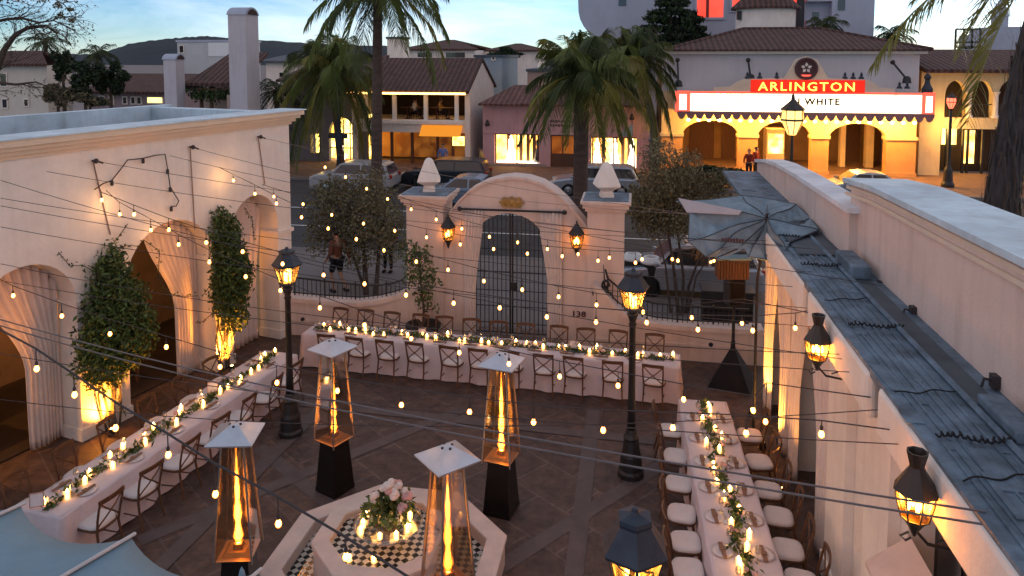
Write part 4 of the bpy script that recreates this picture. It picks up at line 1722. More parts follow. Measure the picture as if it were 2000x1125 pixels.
def make_lamp():
    t = thing('lamp_post', 'x', 'lamp post')
    mb = MB()
    mb.lathe([(.22, 0), (.22, .08), (.19, .12), (.175, .35), (.15, .42), (.12, .62), (.135, .66), (.10, .72), (.08, .80)], 12)
    mb.build('base', M['iron'], t, smooth=False)
    mb = MB()
    mb.lathe([(.075, .78), (.062, 1.2), (.052, 2.55), (.07, 2.58), (.05, 2.62), (.075, 2.70), (.10, 2.76), (.055, 2.80)], 10)
    mb.build('pole', M['iron'], t, smooth=True)
    ln = MB()
    ln.lathe([(.26, 3.18), (.275, 3.21), (.25, 3.24), (.135, 3.40), (.145, 3.43), (.14, 3.46), (.05, 3.48), (.03, 3.50), (.025, 3.52), (0, 3.53)], 6)
    ln.lathe([(.06, 2.79), (.14, 2.82), (.15, 2.86), (.13, 2.88)], 6)
    for k in range(6):
        a = 2*PI*k/6
        ca, sa = math.cos(a), math.sin(a)
        ln.tube([(.14*ca, .14*sa, 2.86), (.235*ca, .235*sa, 3.19)], .013, 4)
        b_ = a+PI/6
        for f in (.5,):
            r_ = (.14+.095*f)*math.cos(PI/6)
        # scroll work in each pane
        pts = []
        for q in range(9):
            f = q/8
            rr = (.145+.085*(.55+.4*f))*.88
            aa = b_+.33*math.sin(f*PI*1.6)
            pts.append((rr*math.cos(aa), rr*math.sin(aa), 2.86+.33*(.55+.4*f)))
        ln.tube(pts, .008, 4)
    lo = ln.build('lantern', M['bluemetal'], t)
    mb = MB()
    mb.lathe([(.132, 2.87), (.225, 3.18)], 6)
    mb.build('glass', M['gamber'], lo)
    mb = MB()
    for k in range(3):
        a = k*2*PI/3+.4
        mb.lathe([(.014, 2.88), (.014, 2.96)], 6, (.055*math.cos(a), .055*math.sin(a), 0))
        mb.ell((.055*math.cos(a), .055*math.sin(a), 3.01), (.02, .02, .055), 6, 6)
    mb.build('lamp_bulb', M['lampflame'], lo)
    return t


lp = make_lamp()
LAMPS = [(-.01, 12.09, 'dark iron lamp post with lit lantern between back and right tables'), (-6.23, 12.41, 'dark iron lamp post with lit lantern near the left end of the back table'),
         (0.03, 5.55, 'dark iron lamp post nearest the camera, only its blue black lantern in view')]
for i, (x, y, lab) in enumerate(LAMPS):
    o = lp if i == 0 else dup(lp)
    o.location = (x, y, .004)
    o.rotation_euler = (0, 0, (0.2, .4, .62)[i])
    tag(o, lab, 'lamp post', 'lamp posts in the courtyard')
    lamp('lantern_lamp', (x, y, 3.05), 16, WARM, .06)

# ------------------------------------------------------------------ potted tree


def leafcloud(mb, blobs, n, s0, s1, rs, nm=3, wts=None, gap=0.0):
    tot = sum(b[3]*b[4]*b[5] for b in blobs)
    for b in blobs:
        k = int(n*b[3]*b[4]*b[5]/tot)
        c = Vector(b[:3])
        for i in range(k):
            d = Vector((rs.gauss(0, 1), rs.gauss(0, 1), rs.gauss(0, 1))).normalized()*(rs.random()**.38)*(1+.35*rs.random()**5)
            p = c+Vector((d.x*b[3], d.y*b[4], d.z*b[5]))
            leafquad(mb, p, rs.uniform(s0, s1), rs, rs.choices(range(nm), wts)[0] if wts else rs.randrange(nm))


pt = thing('potted_tree', 'slender leafy tree in a round dark pot beside the left pillar', 'potted tree', (-4.95, 16.72, 0))
mb = MB()
mb.lathe([(.22, .004), (.27, .1), (.36, .42), (.38, .52), (.42, .54), (.42, .60), (.36, .60), (.33, .52), (0, .52)], 20)
pot = mb.build('pot', M['terra'], pt, smooth=True)
mb = MB()
mb.lathe([(.35, .535), (0, .55)], 14)
mb.build('soil', M['soil'], pot)
mb = MB()
mb.tube([(0, 0, .5), (.02, 0, 1.0), (-.04, 0, 1.5), (-.08, .02, 2.1), (-.2, 0, 2.5)], .035, 6, r1=.012)
for q in ([(0, 0, 1.2), (.2, .05, 1.5), (.28, .1, 1.8)], [(-.05, 0, 1.6), (-.3, 0, 1.9), (-.42, .05, 2.3)], [(.0, 0, .95), (.22, -.05, .98), (.32, 0, 1.0)]):
    mb.tube(q, .014, 5, r1=.006)
mb.build('trunk', M['bark'], pt)
mb = MB()
leafcloud(mb, [(.02, 0, 1.35, .25, .22, .45), (-.1, 0, 1.95, .36, .3, .4), (-.3, 0, 2.35, .3, .22, .28), (.25, 0, 1.75, .2, .2, .25), (.3, 0, 1.02, .12, .12, .12), (-.38, .05, 1.62, .16, .14, .2), (.1, 0, 2.35, .14, .12, .2)], 800, .035, .075, random.Random(8), 3, (3, 3, 1))
mb.build('crown', [M['leafA'], M['leafB'], M['leafC']], pt, fix=False)

# ------------------------------------------------------------------ climbing vines


def vine(label, blobs, u0, n, tendrils, seed):
    o = LP(u0, -.1)
    t = thing('climbing_vine', label, 'vine', tuple(o), 0, 'climbing vines between the arches')
    rs = random.Random(seed)
    mb = MB()
    bb = []
    for u, z, ru, rz_, dep in blobs:
        p = LP(u, -dep*.75, z)-o
        bb.append((p.x, p.y, p.z, max(dep, .1)+.05, ru, rz_))
    leafcloud(mb, bb, n, .035, .075, rs, 3, (4, 4, 1))
    mb.build('foliage', [M['leafA'], M['leafB'], M['leafC']], t, fix=False)
    mb = MB()
    for k in range(5):
        u = u0+rs.uniform(-.3, .3)
        pts = []
        for j in range(9):
            z = j*.38
            pts.append(LP(u+.08*math.sin(j*1.3+k), -.06-.05*rs.random(), z)-o)
        mb.tube(pts, .022, 5, r1=.008)
    mb.build('stem', M['bark'], t)
    for pts in tendrils:
        mb = MB()
        P = [LP(u, -.07, z)-o for u, z in pts]
        mb.tube(P, .008, 4)
        for i in range(len(P)-1):
            m_ = int((P[i+1]-P[i]).length/.035)
            for j in range(m_):
                c = P[i].lerp(P[i+1], j/m_)+Vector((rs.gauss(0, .03), rs.gauss(0, .03), rs.gauss(0, .03)))
                leafquad(mb, c, rs.uniform(.02, .045), rs, rs.choice((1, 2)))
        mb.build('tendril', [M['bark'], M['leafA'], M['leafB']], t, fix=False)


vine('dense green climbing vine covering the pier between nearest and middle arches',
     [(8.0, 1.5, .72, .42, .34), (8.1, 1.9, .82, .6, .40), (8.1, 2.4, .60, .5, .34), (8.15, 2.9, .45, .42, .28), (8.2, 3.25, .28, .3, .2), (8.65, 1.75, .4, .6, .3), (8.0, 1.15, .5, .3, .26), (8.55, 2.45, .3, .45, .25)], 8.1, 8600,
     [[(8.2, 3.4), (8.45, 3.6), (8.65, 3.8)], [(8.0, 3.0), (7.7, 3.25), (7.45, 3.3), (7.25, 3.6)], [(8.3, 3.3), (8.6, 3.4), (8.9, 3.3)], [(8.1, .9), (8.25, .6), (8.1, .25)], [(8.4, .9), (8.3, .5), (8.45, .1)], [(9.0, 3.4), (9.35, 3.1), (9.3, 2.6), (9.5, 2.2), (9.9, 2.0), (10.3, 1.9)]], 51)
vine('dense green climbing vine covering the pier between middle and far arches',
     [(11.05, 1.6, .52, .5, .28), (11.1, 2.1, .60, .55, .32), (11.05, 2.6, .46, .5, .30), (11.0, 3.1, .40, .42, .26), (10.95, 3.45, .26, .26, .18), (11.2, 1.15, .38, .35, .24), (11.45, 2.1, .22, .5, .2)], 11.05, 6400,
     [[(11.3, 2.4), (11.7, 2.2), (11.85, 1.8), (11.7, 1.3)], [(10.9, .9), (11.0, .5), (10.85, .1)], [(11.3, .9), (11.2, .5), (11.3, .1)], [(10.9, 2.2), (10.6, 2.0), (10.4, 1.85)], [(11.75, 3.5), (11.95, 3.2), (12.0, 2.7)], [(10.7, 1.4), (10.4, 1.3), (10.2, 1.35)]], 52)
for k, u in enumerate((7.95, 10.98)):
    p = LP(u, -.28, .0)
    t = thing('uplight', ('small ground uplight shining on the pier under the nearer vine', 'small ground uplight shining on the pier under the farther vine')[k], 'uplight', (p.x, p.y, .004), 0, 'ground uplights under the vines')
    mb = MB()
    mb.lathe([(.06, 0), (.07, .02), (.05, .1), (.055, .14), (.04, .14), (0, .12)], 10)
    mb.build('housing', M['iron'], t)
    mb = MB()
    mb.lathe([(.038, .135), (0, .137)], 10)
    mb.build('lens', M['lampflame'], t)
    d = LP(u, .3, 1.15)-p
    lamp('uplight_lamp', p+Vector((0, 0, .2)), 210, (1.0, .34, .03), .04, 'SPOT', (d).to_track_quat('-Z', 'Y').to_euler(), 110, 1.0)

# ------------------------------------------------------------------ speaker on its stand, torn umbrella
st = thing('speaker_stand', 'black stand with a wide dark pyramid skirt at the end of the right wall', 'stand', (2.1, 15.95, 0))
mb = MB()
mb.lathe([(.62, .004), (.60, .02), (.07, .78), (.05, .95), (0, .96)], 4, (0, 0, 0), 0, .5)
mb.build('skirt', M['pantsdark'], st)
mb = MB()
mb.tube([(0, 0, .9), (0, 0, 1.75)], .035, 8)
mb.build('pole', M['iron'], st)
sk = thing('loudspeaker', 'black box loudspeaker held on the stand under the blue canvas', 'loudspeaker', (2.1, 15.95, 1.75), .25)
mb = MB()
mb.box((0, 0, .28), (.36, .34, .56))
mb.build('cabinet', M['iron'], sk, bevel=.02)
mb = MB()
mb.box((0, -.172, .28), (.31, .012, .5))
mb.build('grille', M['darkmetal'], sk)
bb_ = thing('slatted_box', 'brown slatted wooden box hanging under the blue canvas', 'box', (2.02, 15.8, 2.36), .15)
mb = MB()
for i in range(11):
    mb.box((-.30+i*.06, -.12, .2), (.05, .03, .42))
mb.box((0, .02, .2), (.64, .24, .38))
mb.build('slats', M['woodbrown'], bb_)
mb = MB()
mb.box((0, -.02, .43), (.70, .34, .04))
mb.build('lid', M['awning'], bb_)

um = thing('canvas_umbrella', 'blue grey canvas umbrella, half collapsed over the end of the side building', 'umbrella', (2.35, 15.6, 0))
hub = G(1498, 428, 4.12)
rim = [(1325, 393, 4.34), (1341, 420, 4.12), (1346, 470, 3.74), (1384, 507, 3.47), (1403, 480, 3.68), (1450, 484, 3.64), (1468, 500, 3.51), (1500, 509, 3.45), (1532, 492, 3.92), (1548, 470, 4.0), (1600, 452, 3.99), (1580, 424, 4.03), (1556, 402, 4.06), (1500, 386, 4.04), (1445, 384, 4.13), (1385, 390, 4.18)]
RP = [G(*q) for q in rim]
mb = MB()
n = len(RP)
rows = []
for j in range(7):
    f = j/6
    row = []
    for i in range(n+1):
        p = RP[i % n]
        q = hub.lerp(p, f)
        q.z += -.20*math.sin(f*PI)*(1 if i % 2 else -.12)+.035*math.sin(i*2.7+j*1.1)*f
        q += Vector((.05*math.sin(i*1.9+j), -.05*math.sin(i*2.3+j*.8)*f, 0))*f
        row.append(q)
    rows.append(row)
mb.grid(rows)
mb.build('canopy', M['canvas_grey'], um, world=True, solid=.012)
mb = MB()
for i in range(0, n, 2):
    mb.tube([rows[j][i]+Vector((0, 0, .012)) for j in range(7)], .011, 4)
mb.tube([rows[6][i]+Vector((0, 0, .008)) for i in range(n+1)], .008, 4)
mb.build('seam', M['roofdark'], um, world=True)
mb = MB()
for a_, b_ in ((0, 2),):
    P = [RP[0], RP[1], hub.lerp(RP[1], .35), hub.lerp(RP[0], .28)]
    mb.prism([p+Vector((0, -.02, .05)) for p in P], (0, 0, .015))
mb.build('flap', M['awning2'], um, world=True)
mb = MB()
mb.tube([hub+Vector((0, 0, .1)), Vector((hub.x-.14, hub.y, 3.0)), Vector((hub.x-.14, hub.y, 0.004))], .025, 8)
for i in (0, 2, 3, 5, 7, 9, 11, 13):
    mb.tube([hub-Vector((0, 0, .05)), hub.lerp(RP[i], .5)-Vector((0, 0, .17)), RP[i]-Vector((0, 0, .03))], .010, 5)
mb.build('frame', M['iron'], um, world=True)
pa, pb = G(1408, 466, 3.80), G(1452, 469, 3.78)
mb = MB()
for k in range(8):
    c = pa.lerp(pb, (k+.5)/8)
    mb.box((c.x, c.y-.06, c.z), (.034, .012, .05+.012*(k % 3)), math.atan2(pb.y-pa.y, pb.x-pa.x))
mb.build('valance_lettering', M['letterdark'], um, world=True)

# canvas awning at the lower left corner
tA, tM = G(40, 990, 2.45), G(256, 1051, 2.45)
ed = (tM-tA)
ub = thing('canvas_awning', 'large blue grey canvas awning with pale ribs in the near left corner', 'awning', (tM.x, tM.y, 0))
back = Vector((-.10, -1, 0)).normalized()
mb = MB()
for k in range(-3, 3):
    a, b_ = tM+ed*k, tM+ed*(k+1)
    rows = []
    for j in range(11):
        f = j/10
        row = []
        for i in range(13):
            s_ = i/12
            p = a.lerp(b_, s_)
            sag = 4*s_*(1-s_)
            p = p+back*(3.4*f+sag*.17*(1-f)**2)
            p.z = 2.45+.62*f-sag*(.05+.03*(1-f))
            row.append(p)
        rows.append(row)
    mb.grid(rows)
mb.build('canopy', M['awning'], ub, world=True, solid=.008, smooth=True)
for k in range(-3, 4):
    a = tM+ed*k
    mb = MB()
    mb.tube([a-back*.05+Vector((0, 0, .012)), a+back*3.4+Vector((0, 0, .632))], .018, 6)
    mb.build('rib', M['awnpole'], ub, world=True)
for k in (-3, 0, 3):
    a = tM+ed*k+back*1.7
    mb = MB()
    mb.tube([Vector((a.x, a.y, .004)), Vector((a.x, a.y, 2.72))], .03, 8)
    mb.build('post', M['iron'], ub, world=True)
p = G(472, 1108, 2.55)
u2 = thing('folded_umbrella', 'folded blue grey umbrella whose tip shows at the bottom edge', 'umbrella', (p.x, p.y, 0))
mb = MB()
mb.lathe([(.13, 1.0), (.12, 1.2), (.10, 1.8), (.055, 2.35), (.02, 2.52), (0, 2.56)], 10)
mb.build('canopy', M['awning'], u2)
mb = MB()
mb.lathe([(.22, .004), (.22, .05), (.03, .09), (.025, 1.1)], 10)
mb.build('pole', M['woodbrown'], u2)

# ------------------------------------------------------------------ string lights
W0, W1 = WL0, WL1


def bulb_sample():
    mb = MB()
    mb.lathe([(.016, .0), (.02, -.02), (.02, -.055), (.014, -.065)], 7)
    s_ = mb.build('bulb_socket', M['wiredark'])
    mb = MB()
    mb.lathe([(.012, -.06), (.022, -.075), (.034, -.105), (.036, -.125), (.028, -.15), (.012, -.165), (0, -.168)], 9)
    b_ = mb.build('bulb', M['bulb'], smooth=True)
    s_.parent = b_
    return b_, s_


bu0, so0 = bulb_sample()
bu_used = [False]


def attach(px, py):
    """where a wire seen ending at this pixel meets the side building"""
    p = atX(px, py, 2.3)
    if 3.42 <= p.z <= 3.9:
        return p
    if p.z < 3.42:
        q = atX(px, py, 2.69)
        return q if q.z > .5 else p
    return G(px, py, 3.94)


def string(label, a, b_, start, bulbs, end, sag_drop=.10):
    """cable in the vertical plane through ground points a and b_; bulbs hang from it"""
    A = onl(*start, a, b_)
    E = attach(*end) if end[1] < 1100 else onl(*end, a, b_)
    P = [onl(x, y, a, b_) for x, y in bulbs]
    t = thing('string_light', label, 'string lights', tuple(A), 0, 'festoon strings over the courtyard')
    up = Vector((0, 0, .12+sag_drop))
    pts = [A]+[p+up for p in P]+[E]
    # smooth the cable with a running average so it hangs evenly
    q = [v.copy() for v in pts]
    for it in range(2):
        for i in range(1, len(q)-1):
            q[i].z = (q[i-1].z+2*q[i].z+q[i+1].z)/4
    fine = []
    for i in range(len(q)-1):
        for f in (0, .25, .5, .75):
            v = q[i].lerp(q[i+1], f)
            fine.append(v-A)
    fine.append(q[-1]-A)
    mb = MB()
    mb.tube(fine, .0065 if sag_drop < .15 else .011, 5)
    for i, p in enumerate(P):
        mb.tube([q[i+1]-A, p+Vector((0, 0, .12))-A], .006, 4)
    mb.build('cable', M['wiredark'], t)
    for p in P:
        if not bu_used[0]:
            b, s_ = bu0, so0
            bu_used[0] = True
        else:
            b = bu0.copy()
            col.objects.link(b)
            s_ = so0.copy()
            col.objects.link(s_)
            s_.parent = b
        b.parent = t
        b.location = p+Vector((0, 0, .12))-A
        b.scale = (.80, .80, .70)
    return t


string('thick dark festoon string crossing lowest, from the left edge over the near umbrella', (-10.6, 8.3), (.5, 4.6), (-30, 628),
       [(72, 727), (146, 778), (226, 843), (329, 896), (421, 973), (544, 1031), (676, 1096)], (850, 1160), .16)
string('long festoon string from the left arch across to the near lantern', (-10.1, 10.3), (2.3, 6.9), (-20, 535),
       [(26, 582), (121, 622), (215, 657), (325, 683), (430, 722), (541, 753), (659, 769), (784, 797), (917, 811), (1042, 831), (1178, 847), (1314, 843), (1457, 854), (1604, 856)], (1745, 840))
string('festoon string from the middle of the white facade, dipping in front of the back table', (-9.7, 12.2), (2.3, 8.3), (196, 362),
       [(234, 423), (295, 454), (349, 482), (409, 516), (480, 545), (548, 572), (625, 606), (712, 640), (803, 666), (897, 694), (994, 716), (1093, 741), (1207, 759), (1335, 786), (1471, 808), (1495, 830)], (1700, 776))
string('festoon string from the white facade passing over the candles of the back table', (-9.8, 11.8), (2.3, 10.3), (190, 358),
       [(199, 395), (262, 423), (330, 453), (403, 478), (474, 496), (552, 520), (632, 542), (712, 559), (793, 581), (886, 597), (976, 606), (1068, 624), (1164, 634), (1263, 635), (1363, 649), (1470, 651), (1553, 646)], (1582, 606))
string('festoon string from the upper facade passing the iron gate', (-9.0, 14.9), (2.3, 11.3), (412, 318),
       [(426, 339), (456, 356), (498, 382), (540, 401), (589, 428), (641, 450), (696, 471), (750, 493), (813, 515), (875, 531), (945, 553), (1020, 570), (1091, 584), (1165, 600), (1256, 614), (1351, 625), (1449, 636)], (1585, 612))
string('festoon string from above the far arch passing below the gate lanterns', (-8.7, 16.2), (2.3, 13.9), (440, 335),
       [(479, 365), (535, 387), (592, 402), (648, 423), (710, 440), (771, 454), (833, 467), (899, 481), (964, 490), (1030, 499), (1098, 504), (1168, 513), (1241, 517), (1324, 513), (1394, 513)], (1500, 478))
string('farthest festoon string from the facade corner in front of the gate wall', (-8.5, 17.0), (2.3, 14.4), (572, 285),
       [(635, 330), (675, 349), (716, 372), (757, 392), (803, 412), (852, 432), (902, 450), (956, 466), (1011, 477), (1069, 490), (1129, 500), (1190, 507), (1254, 510), (1313, 510), (1388, 515)], (1490, 492))

# unlit string looped on the facade
t = thing('unlit_string', 'unlit black light string looped over hooks on the white facade', 'string lights', tuple(onl(188, 362, W0, W1)-LN*.05))
P = [onl(x, y, W0, W1)-LN*.06-t.location for x, y in ((180, 370), (197, 358), (214, 352), (230, 332), (245, 312), (275, 309), (298, 303), (318, 301), (323, 330), (328, 365), (345, 392), (340, 402), (330, 403))]
mb = MB()
mb.tube(P, .012, 5)
mb.build('cable', M['wiredark'], t)
for i in (2, 5, 8, 9, 12):
    mb = MB()
    mb.lathe([(.02, 0), (.03, -.02), (.03, -.09), (.02, -.1)], 7, tuple(P[i]))
    mb.build('socket', M['wiredark'], t)

# plain support wires
WR = [((0, 352), (1650, 702), 8.0), ((0, 387), (1552, 560), 9.0), ((0, 443), (1610, 640), 8.0), ((90, 335), (1500, 470), 12.0), ((0, 402), (1580, 602), 10.5), ((180, 314), (1640, 490), 13.0),
      ((330, 304), (1540, 480), 14.0), ((370, 287), (1722, 558), 11.0), ((503, 267), (1560, 445), 15.0), ((0, 515), (1645, 692), 8.4), ((0, 636), (1920, 1024), 6.7), ((0, 624), (1926, 1000), 6.9), ((560, 318), (1517, 425), 16.2), ((0, 690), (1762, 868), 6.9), ((0, 548), (1665, 727), 8.6), ((0, 780), (1718, 800), 7.4)]
WL = ['topmost', 'second highest', 'third highest', 'fourth highest', 'fifth highest', 'sixth highest', 'seventh highest', 'eighth highest']
for i, (a, b_, yr) in enumerate(WR):
    A = onl(a[0], a[1], W0, W1)-LN*.02
    if a[1] > 600:
        A = onl(a[0], a[1], (-8.2, 8.0), (-8.0, 12.0))
    B = attach(*b_) if i not in (5, 7) else atX(b_[0], b_[1], 3.18)
    pts = []
    for k in range(17):
        f = k/16
        p = A.lerp(B, f)
        p.z -= .32*4*f*(1-f)*(.5 if i % 3 else .8)
        pts.append(p-A)
    mb = MB()
    mb.tube(pts, .005 if i not in (10, 11) else .008, 4)
    o = mb.build('support_wire', M['wire'] if i in (10, 11, 8, 12) else M['wiredark'], loc=tuple(A))
    desc = ('thin dark support wire strung from the facade to the side building', 'pale steel support wire strung low across the courtyard')[i in (10, 11)]
    tag(o, desc, 'wire', 'plain dark support wires' if i not in (10, 11) else 'pale support wires')
# ================================================================== street side


def XX(px, Y, py=250):
    return atY(px, py, Y).x


def ZZ(py, Y, px=1200):
    return atY(px, py, Y).z


def pane(mb, x0, x1, z0, z1, y, mi=0):
    mb.quad((x0, y, z0), (x1, y, z0), (x1, y, z1), (x0, y, z1), mi)


# ------------------------------------------------------------------ theatre
YT = 45.2
M['tanpier'] = mat('tan_pier', (.62, .33, .13), .9, .12, 1.5, .15, 20)
X = lambda p: XX(p, YT)
Z = lambda p: ZZ(p, YT, 1550)
th = thing('theatre', 'white movie theatre with a long lit marquee over three arches and a tiled roof', 'theatre', (X(1550), YT, 0))
zt = Z(105)
pts = [(X(1292), 0)]
for a, b_, spr, tp0 in ((1333, 1443, 268, 237), (1480, 1586, 268, 237), (1619, 1733, 270, 239)):
    x0, x1 = X(a), X(b_)
    pts += [(x0, 0)]+arc((x0+x1)/2, Z(spr), (x1-x0)/2, 180, 0, 14, Z(tp0)-Z(spr))+[(x1, 0)]
pts += [(X(1790), 0), (X(1790), zt), (X(1292), zt)]
mb = MB()
mb.elev(pts, (0, YT, 0), 0, .6)
mb.build('wall', M['yellowp'], th, world=True)
mb = MB()
mb.b2((X(1292), YT-.06, Z(180)), (X(1790), YT-.003, zt))
mb.build('upper_wall', mat('lilac_plaster', (.60, .58, .62), .9, .08, .6, .1, 12, streak=.1), th, world=True)
mb = MB()
mb.b2((X(1290), YT-.5, zt), (X(1800), YT+.2, zt+.25))
mb.build('eave', M['plaster_w'], th, world=True)
for a, b_ in ((1292, 1333), (1443, 1480), (1586, 1619), (1733, 1790)):
    mb = MB()
    mb.b2((X(a)-.08, YT-.12, Z(270)), (X(b_)+.08, YT+.68, Z(264)))
    mb.build('impost', M['yellowp'], th, world=True)
    mb = MB()
    mb.b2((X(a)-.02, YT-.02, .3), (X(b_)+.02, YT+.62, Z(270)))
    mb.b2((X(a)-.06, YT-.1, 0), (X(b_)+.06, YT+.66, .3))
    mb.build('pier', M['tanpier'], th, world=True)
mb = MB()
mb.b2((X(1292), YT+6.0, 0), (X(1790), YT+6.2, zt))
mb.b2((X(1292), YT+.62, Z(228)), (X(1790), YT+6.0, Z(222)))
mb.b2((X(1292)-.15, YT+.62, 0), (X(1292)-.01, YT+6, zt))
mb.b2((X(1790)+.01, YT+.62, 0), (X(1790)+.15, YT+6, zt))
mb.build('foyer_wall', mat('foyer', (.30, .17, .07), .9, .3, .6, .1, 10), th, world=True)
mb = MB()
mb.b2((X(1292), YT+.62, .081), (X(1790), YT+6, .1))
mb.build('foyer_floor', M['sidewalk_red'], th, world=True)
for a, b_ in ((1348, 1395), (1410, 1436), (1500, 1530), (1645, 1680)):
    mb = MB()
    mb.b2((XX(a, YT+5.9), YT+5.85, .1), (XX(b_, YT+5.9), YT+5.99, 2.5))
    mb.build('foyer_door', M['woodbrown'], th, world=True)
for a, b_ in ((1690, 1705), (1640, 1650)):
    mb = MB()
    mb.b2((XX(a, YT+3.5), YT+3.2, .1), (XX(b_, YT+3.5), YT+3.7, 3.6))
    mb.build('foyer_column', M['yellowp'], th, world=True)
bx_ = MB()
bx_.b2((XX(1497, YT+2.2), YT+2.0, .1), (XX(1532, YT+2.2), YT+3.2, 2.5))
bth = bx_.build('ticket_booth', M['yellowp'], th, world=True)
mb = MB()
pane(mb, XX(1500, YT+2.2), XX(1529, YT+2.2), 1.0, 2.2, YT+1.99)
mb.build('booth_window', M['shopyellow'], bth).data.transform(Matrix.Translation(-th.location))
for px in (1388, 1520, 1676):
    lamp('foyer_lamp', (XX(px, YT+2), YT+2.0, Z(228)-.3), 22 if px == 1676 else 60, (1.0, .50, .10), .15)
# tiled hip roof
xa, xb, xr0, xr1 = X(1296), X(1806), XX(1448, 50), XX(1592, 50)
zr = ZZ(56, 50, 1500)
ze = zt+.25
y0, y1, yr = YT-.7, YT+10, 50
mb = MB()
mb.quad((xa, y0, ze), (xb, y0, ze), (xr1, yr, zr), (xr0, yr, zr))
mb.quad((xb, y1, ze), (xa, y1, ze), (xr0, yr, zr), (xr1, yr, zr))
mb.add([(xa, y1, ze), (xa, y0, ze), (xr0, yr, zr)], [(0, 1, 2)])
mb.add([(xb, y0, ze), (xb, y1, ze), (xr1, yr, zr)], [(0, 1, 2)])
mb.add([(xa, y0, ze-.1), (xb, y0, ze-.1), (xb, y0, ze), (xa, y0, ze)], [(0, 1, 2, 3)])
for a, b_ in (((xa, y0, ze), (xr0, yr, zr)), ((xb, y0, ze), (xr1, yr, zr)), ((xr0, yr, zr), (xr1, yr, zr))):
    mb.tube([a, b_], .12, 6)
rf = mb.build('roof', M['tileR'], th, world=True)
# marquee
YM = 43.2
XM = lambda p: XX(p, YM)
ZM = lambda p: ZZ(p, YM, 1570)
mq = MB()
mq.b2((XM(1318), YM+.03, ZM(222)), (XM(1824), YT-.12, ZM(181)))
mq.b2((XM(1400), YM+.03, ZM(181)), (XM(1735), YM+.5, ZM(172)))
mq = mq.build('marquee', M['trim'], th, world=True)
TO = Matrix.Translation(-th.location)


def sub(mb, name, m, par=None):
    o = mb.build(name, m, par or mq)
    o.data.transform(TO)
    return o


mb = MB()
pane(mb, XM(1348), XM(1798), ZM(219), ZM(183), YM)
sub(mb, 'lit_panel', M['marq'])
mb = MB()
for a, b_ in ((1318, 1346), (1800, 1824)):
    pane(mb, XM(a), XM(b_), ZM(222), ZM(179), YM-.01)
sub(mb, 'end_panel', M['pinkneon'])
for a, b_ in ((1326, 1340), (1806, 1819)):
    mb = MB()
    pane(mb, XM(a), XM(b_), ZM(217), ZM(186), YM-.03)
    sub(mb, 'end_light', M['marq'])
mb = MB()
mb.b2((XM(1318), YM-.05, ZM(184)), (XM(1824), YM+.03, ZM(180)))
sub(mb, 'top_strip', M['pinkneon'])
mb = MB()   # scalloped valance
n = 27
for i in range(n):
    a, b_ = XM(1322)+(XM(1824)-XM(1322))*i/n, XM(1322)+(XM(1824)-XM(1322))*(i+1)/n
    h_ = (b_-a)/2
    mb.prism([(a, YM-.04, ZM(220)), (b_, YM-.04, ZM(220)), (b_, YM-.04, ZM(225))]+[((a+b_)/2+h_*math.cos(R(q))*.86, YM-.04, ZM(225)+(ZM(236)-ZM(225))*math.sin(R(q))) for q in (20, 50, 75, 105, 130, 160)]+[(a, YM-.04, ZM(225))], (0, .03, 0))
sub(mb, 'valance', mat('valance', (.30, .16, .17), .8, .1, 3, 0))
mb = MB()
for i in range(22):
    x = XM(1345)+(XM(1790)-XM(1345))*i/21
    mb.ell((x, YM+.30, ZM(238)), (.11, .11, .09), 6, 4)
sub(mb, 'bulb_row', M['undermarq'])
for px in (1400, 1530, 1660, 1765):
    lamp('marquee_lamp', (XM(px), YM+.9, ZM(228)-.1), 190, (1.0, .52, .10), .3)
sg = MB()
sh = [(1392, 172), (1425, 170), (1440, 160), (1452, 155), (1530, 152), (1540, 135), (1552, 116), (1572, 110), (1592, 116), (1604, 135), (1614, 152), (1690, 155), (1702, 160), (1716, 170), (1745, 172), (1745, 181), (1392, 181)]
sg.prism([(XM(a), YM-.02, ZM(b_)) for a, b_ in reversed(sh)], (0, .3, 0))
sg = sub(sg, 'sign_board', M['trim'])
mb = MB()
pane(mb, XM(1464), XM(1686), ZM(181), ZM(156), YM-.05)
sub(mb, 'neon_panel', M['neonbg'])
txt = text_obj('neon_letters', 'ARLINGTON', .68, M['neon'], mq, Vector((XM(1572), YM-.10, ZM(170)))-th.location, depth=.02, bold=.002, sx=1.18, space=1.22)
mx_ = max(v.co.x for v in txt.data.vertices)-min(v.co.x for v in txt.data.vertices)
txt.scale = ((XM(1665)-XM(1478))/mx_, 1, 1)
for body, px, py, wd in (('M I DUE', 1418, 189, 70), ('I A S', 1452, 199, 40), ('N WHITE', 1592, 199, 92), ('T', 1747, 191, 5), ('A  Y', 1730, 205, 40)):
    o = text_obj('marquee_letters', body, .50, mat('marquee_letter', (.07, .03, .012), .8, .1, 3, 0) if body == 'N WHITE' else emis('pale_letter', (1.0, .66, .30), 1.1), mq, Vector((XM(px), YM-.012, ZM(py)))-th.location, depth=.004, bold=.022, space=1.2)
    ww = max(v.co.x for v in o.data.vertices)-min(v.co.x for v in o.data.vertices)
    o.scale = (max(.6, (XM(px+wd/2)-XM(px-wd/2))/ww), 1, 1)
mb = MB()
ce = (XM(1571), YM-.06, ZM(134))
rr = (XM(1591)-XM(1571))
mb.tube([(ce[0]+rr*math.cos(a), ce[1], ce[2]+rr*math.sin(a)) for a in [2*PI*i/24 for i in range(25)]], .09, 6)
sub(mb, 'roundel_ring', M['letterdark'], mq)
mb = MB()
mb.prism([(ce[0]+rr*.9*math.cos(2*PI*i/24), ce[1]+.02, ce[2]+rr*.9*math.sin(2*PI*i/24)) for i in range(24)], (0, .05, 0))
sub(mb, 'roundel_disc', M['letterdark'], mq)
mb = MB()
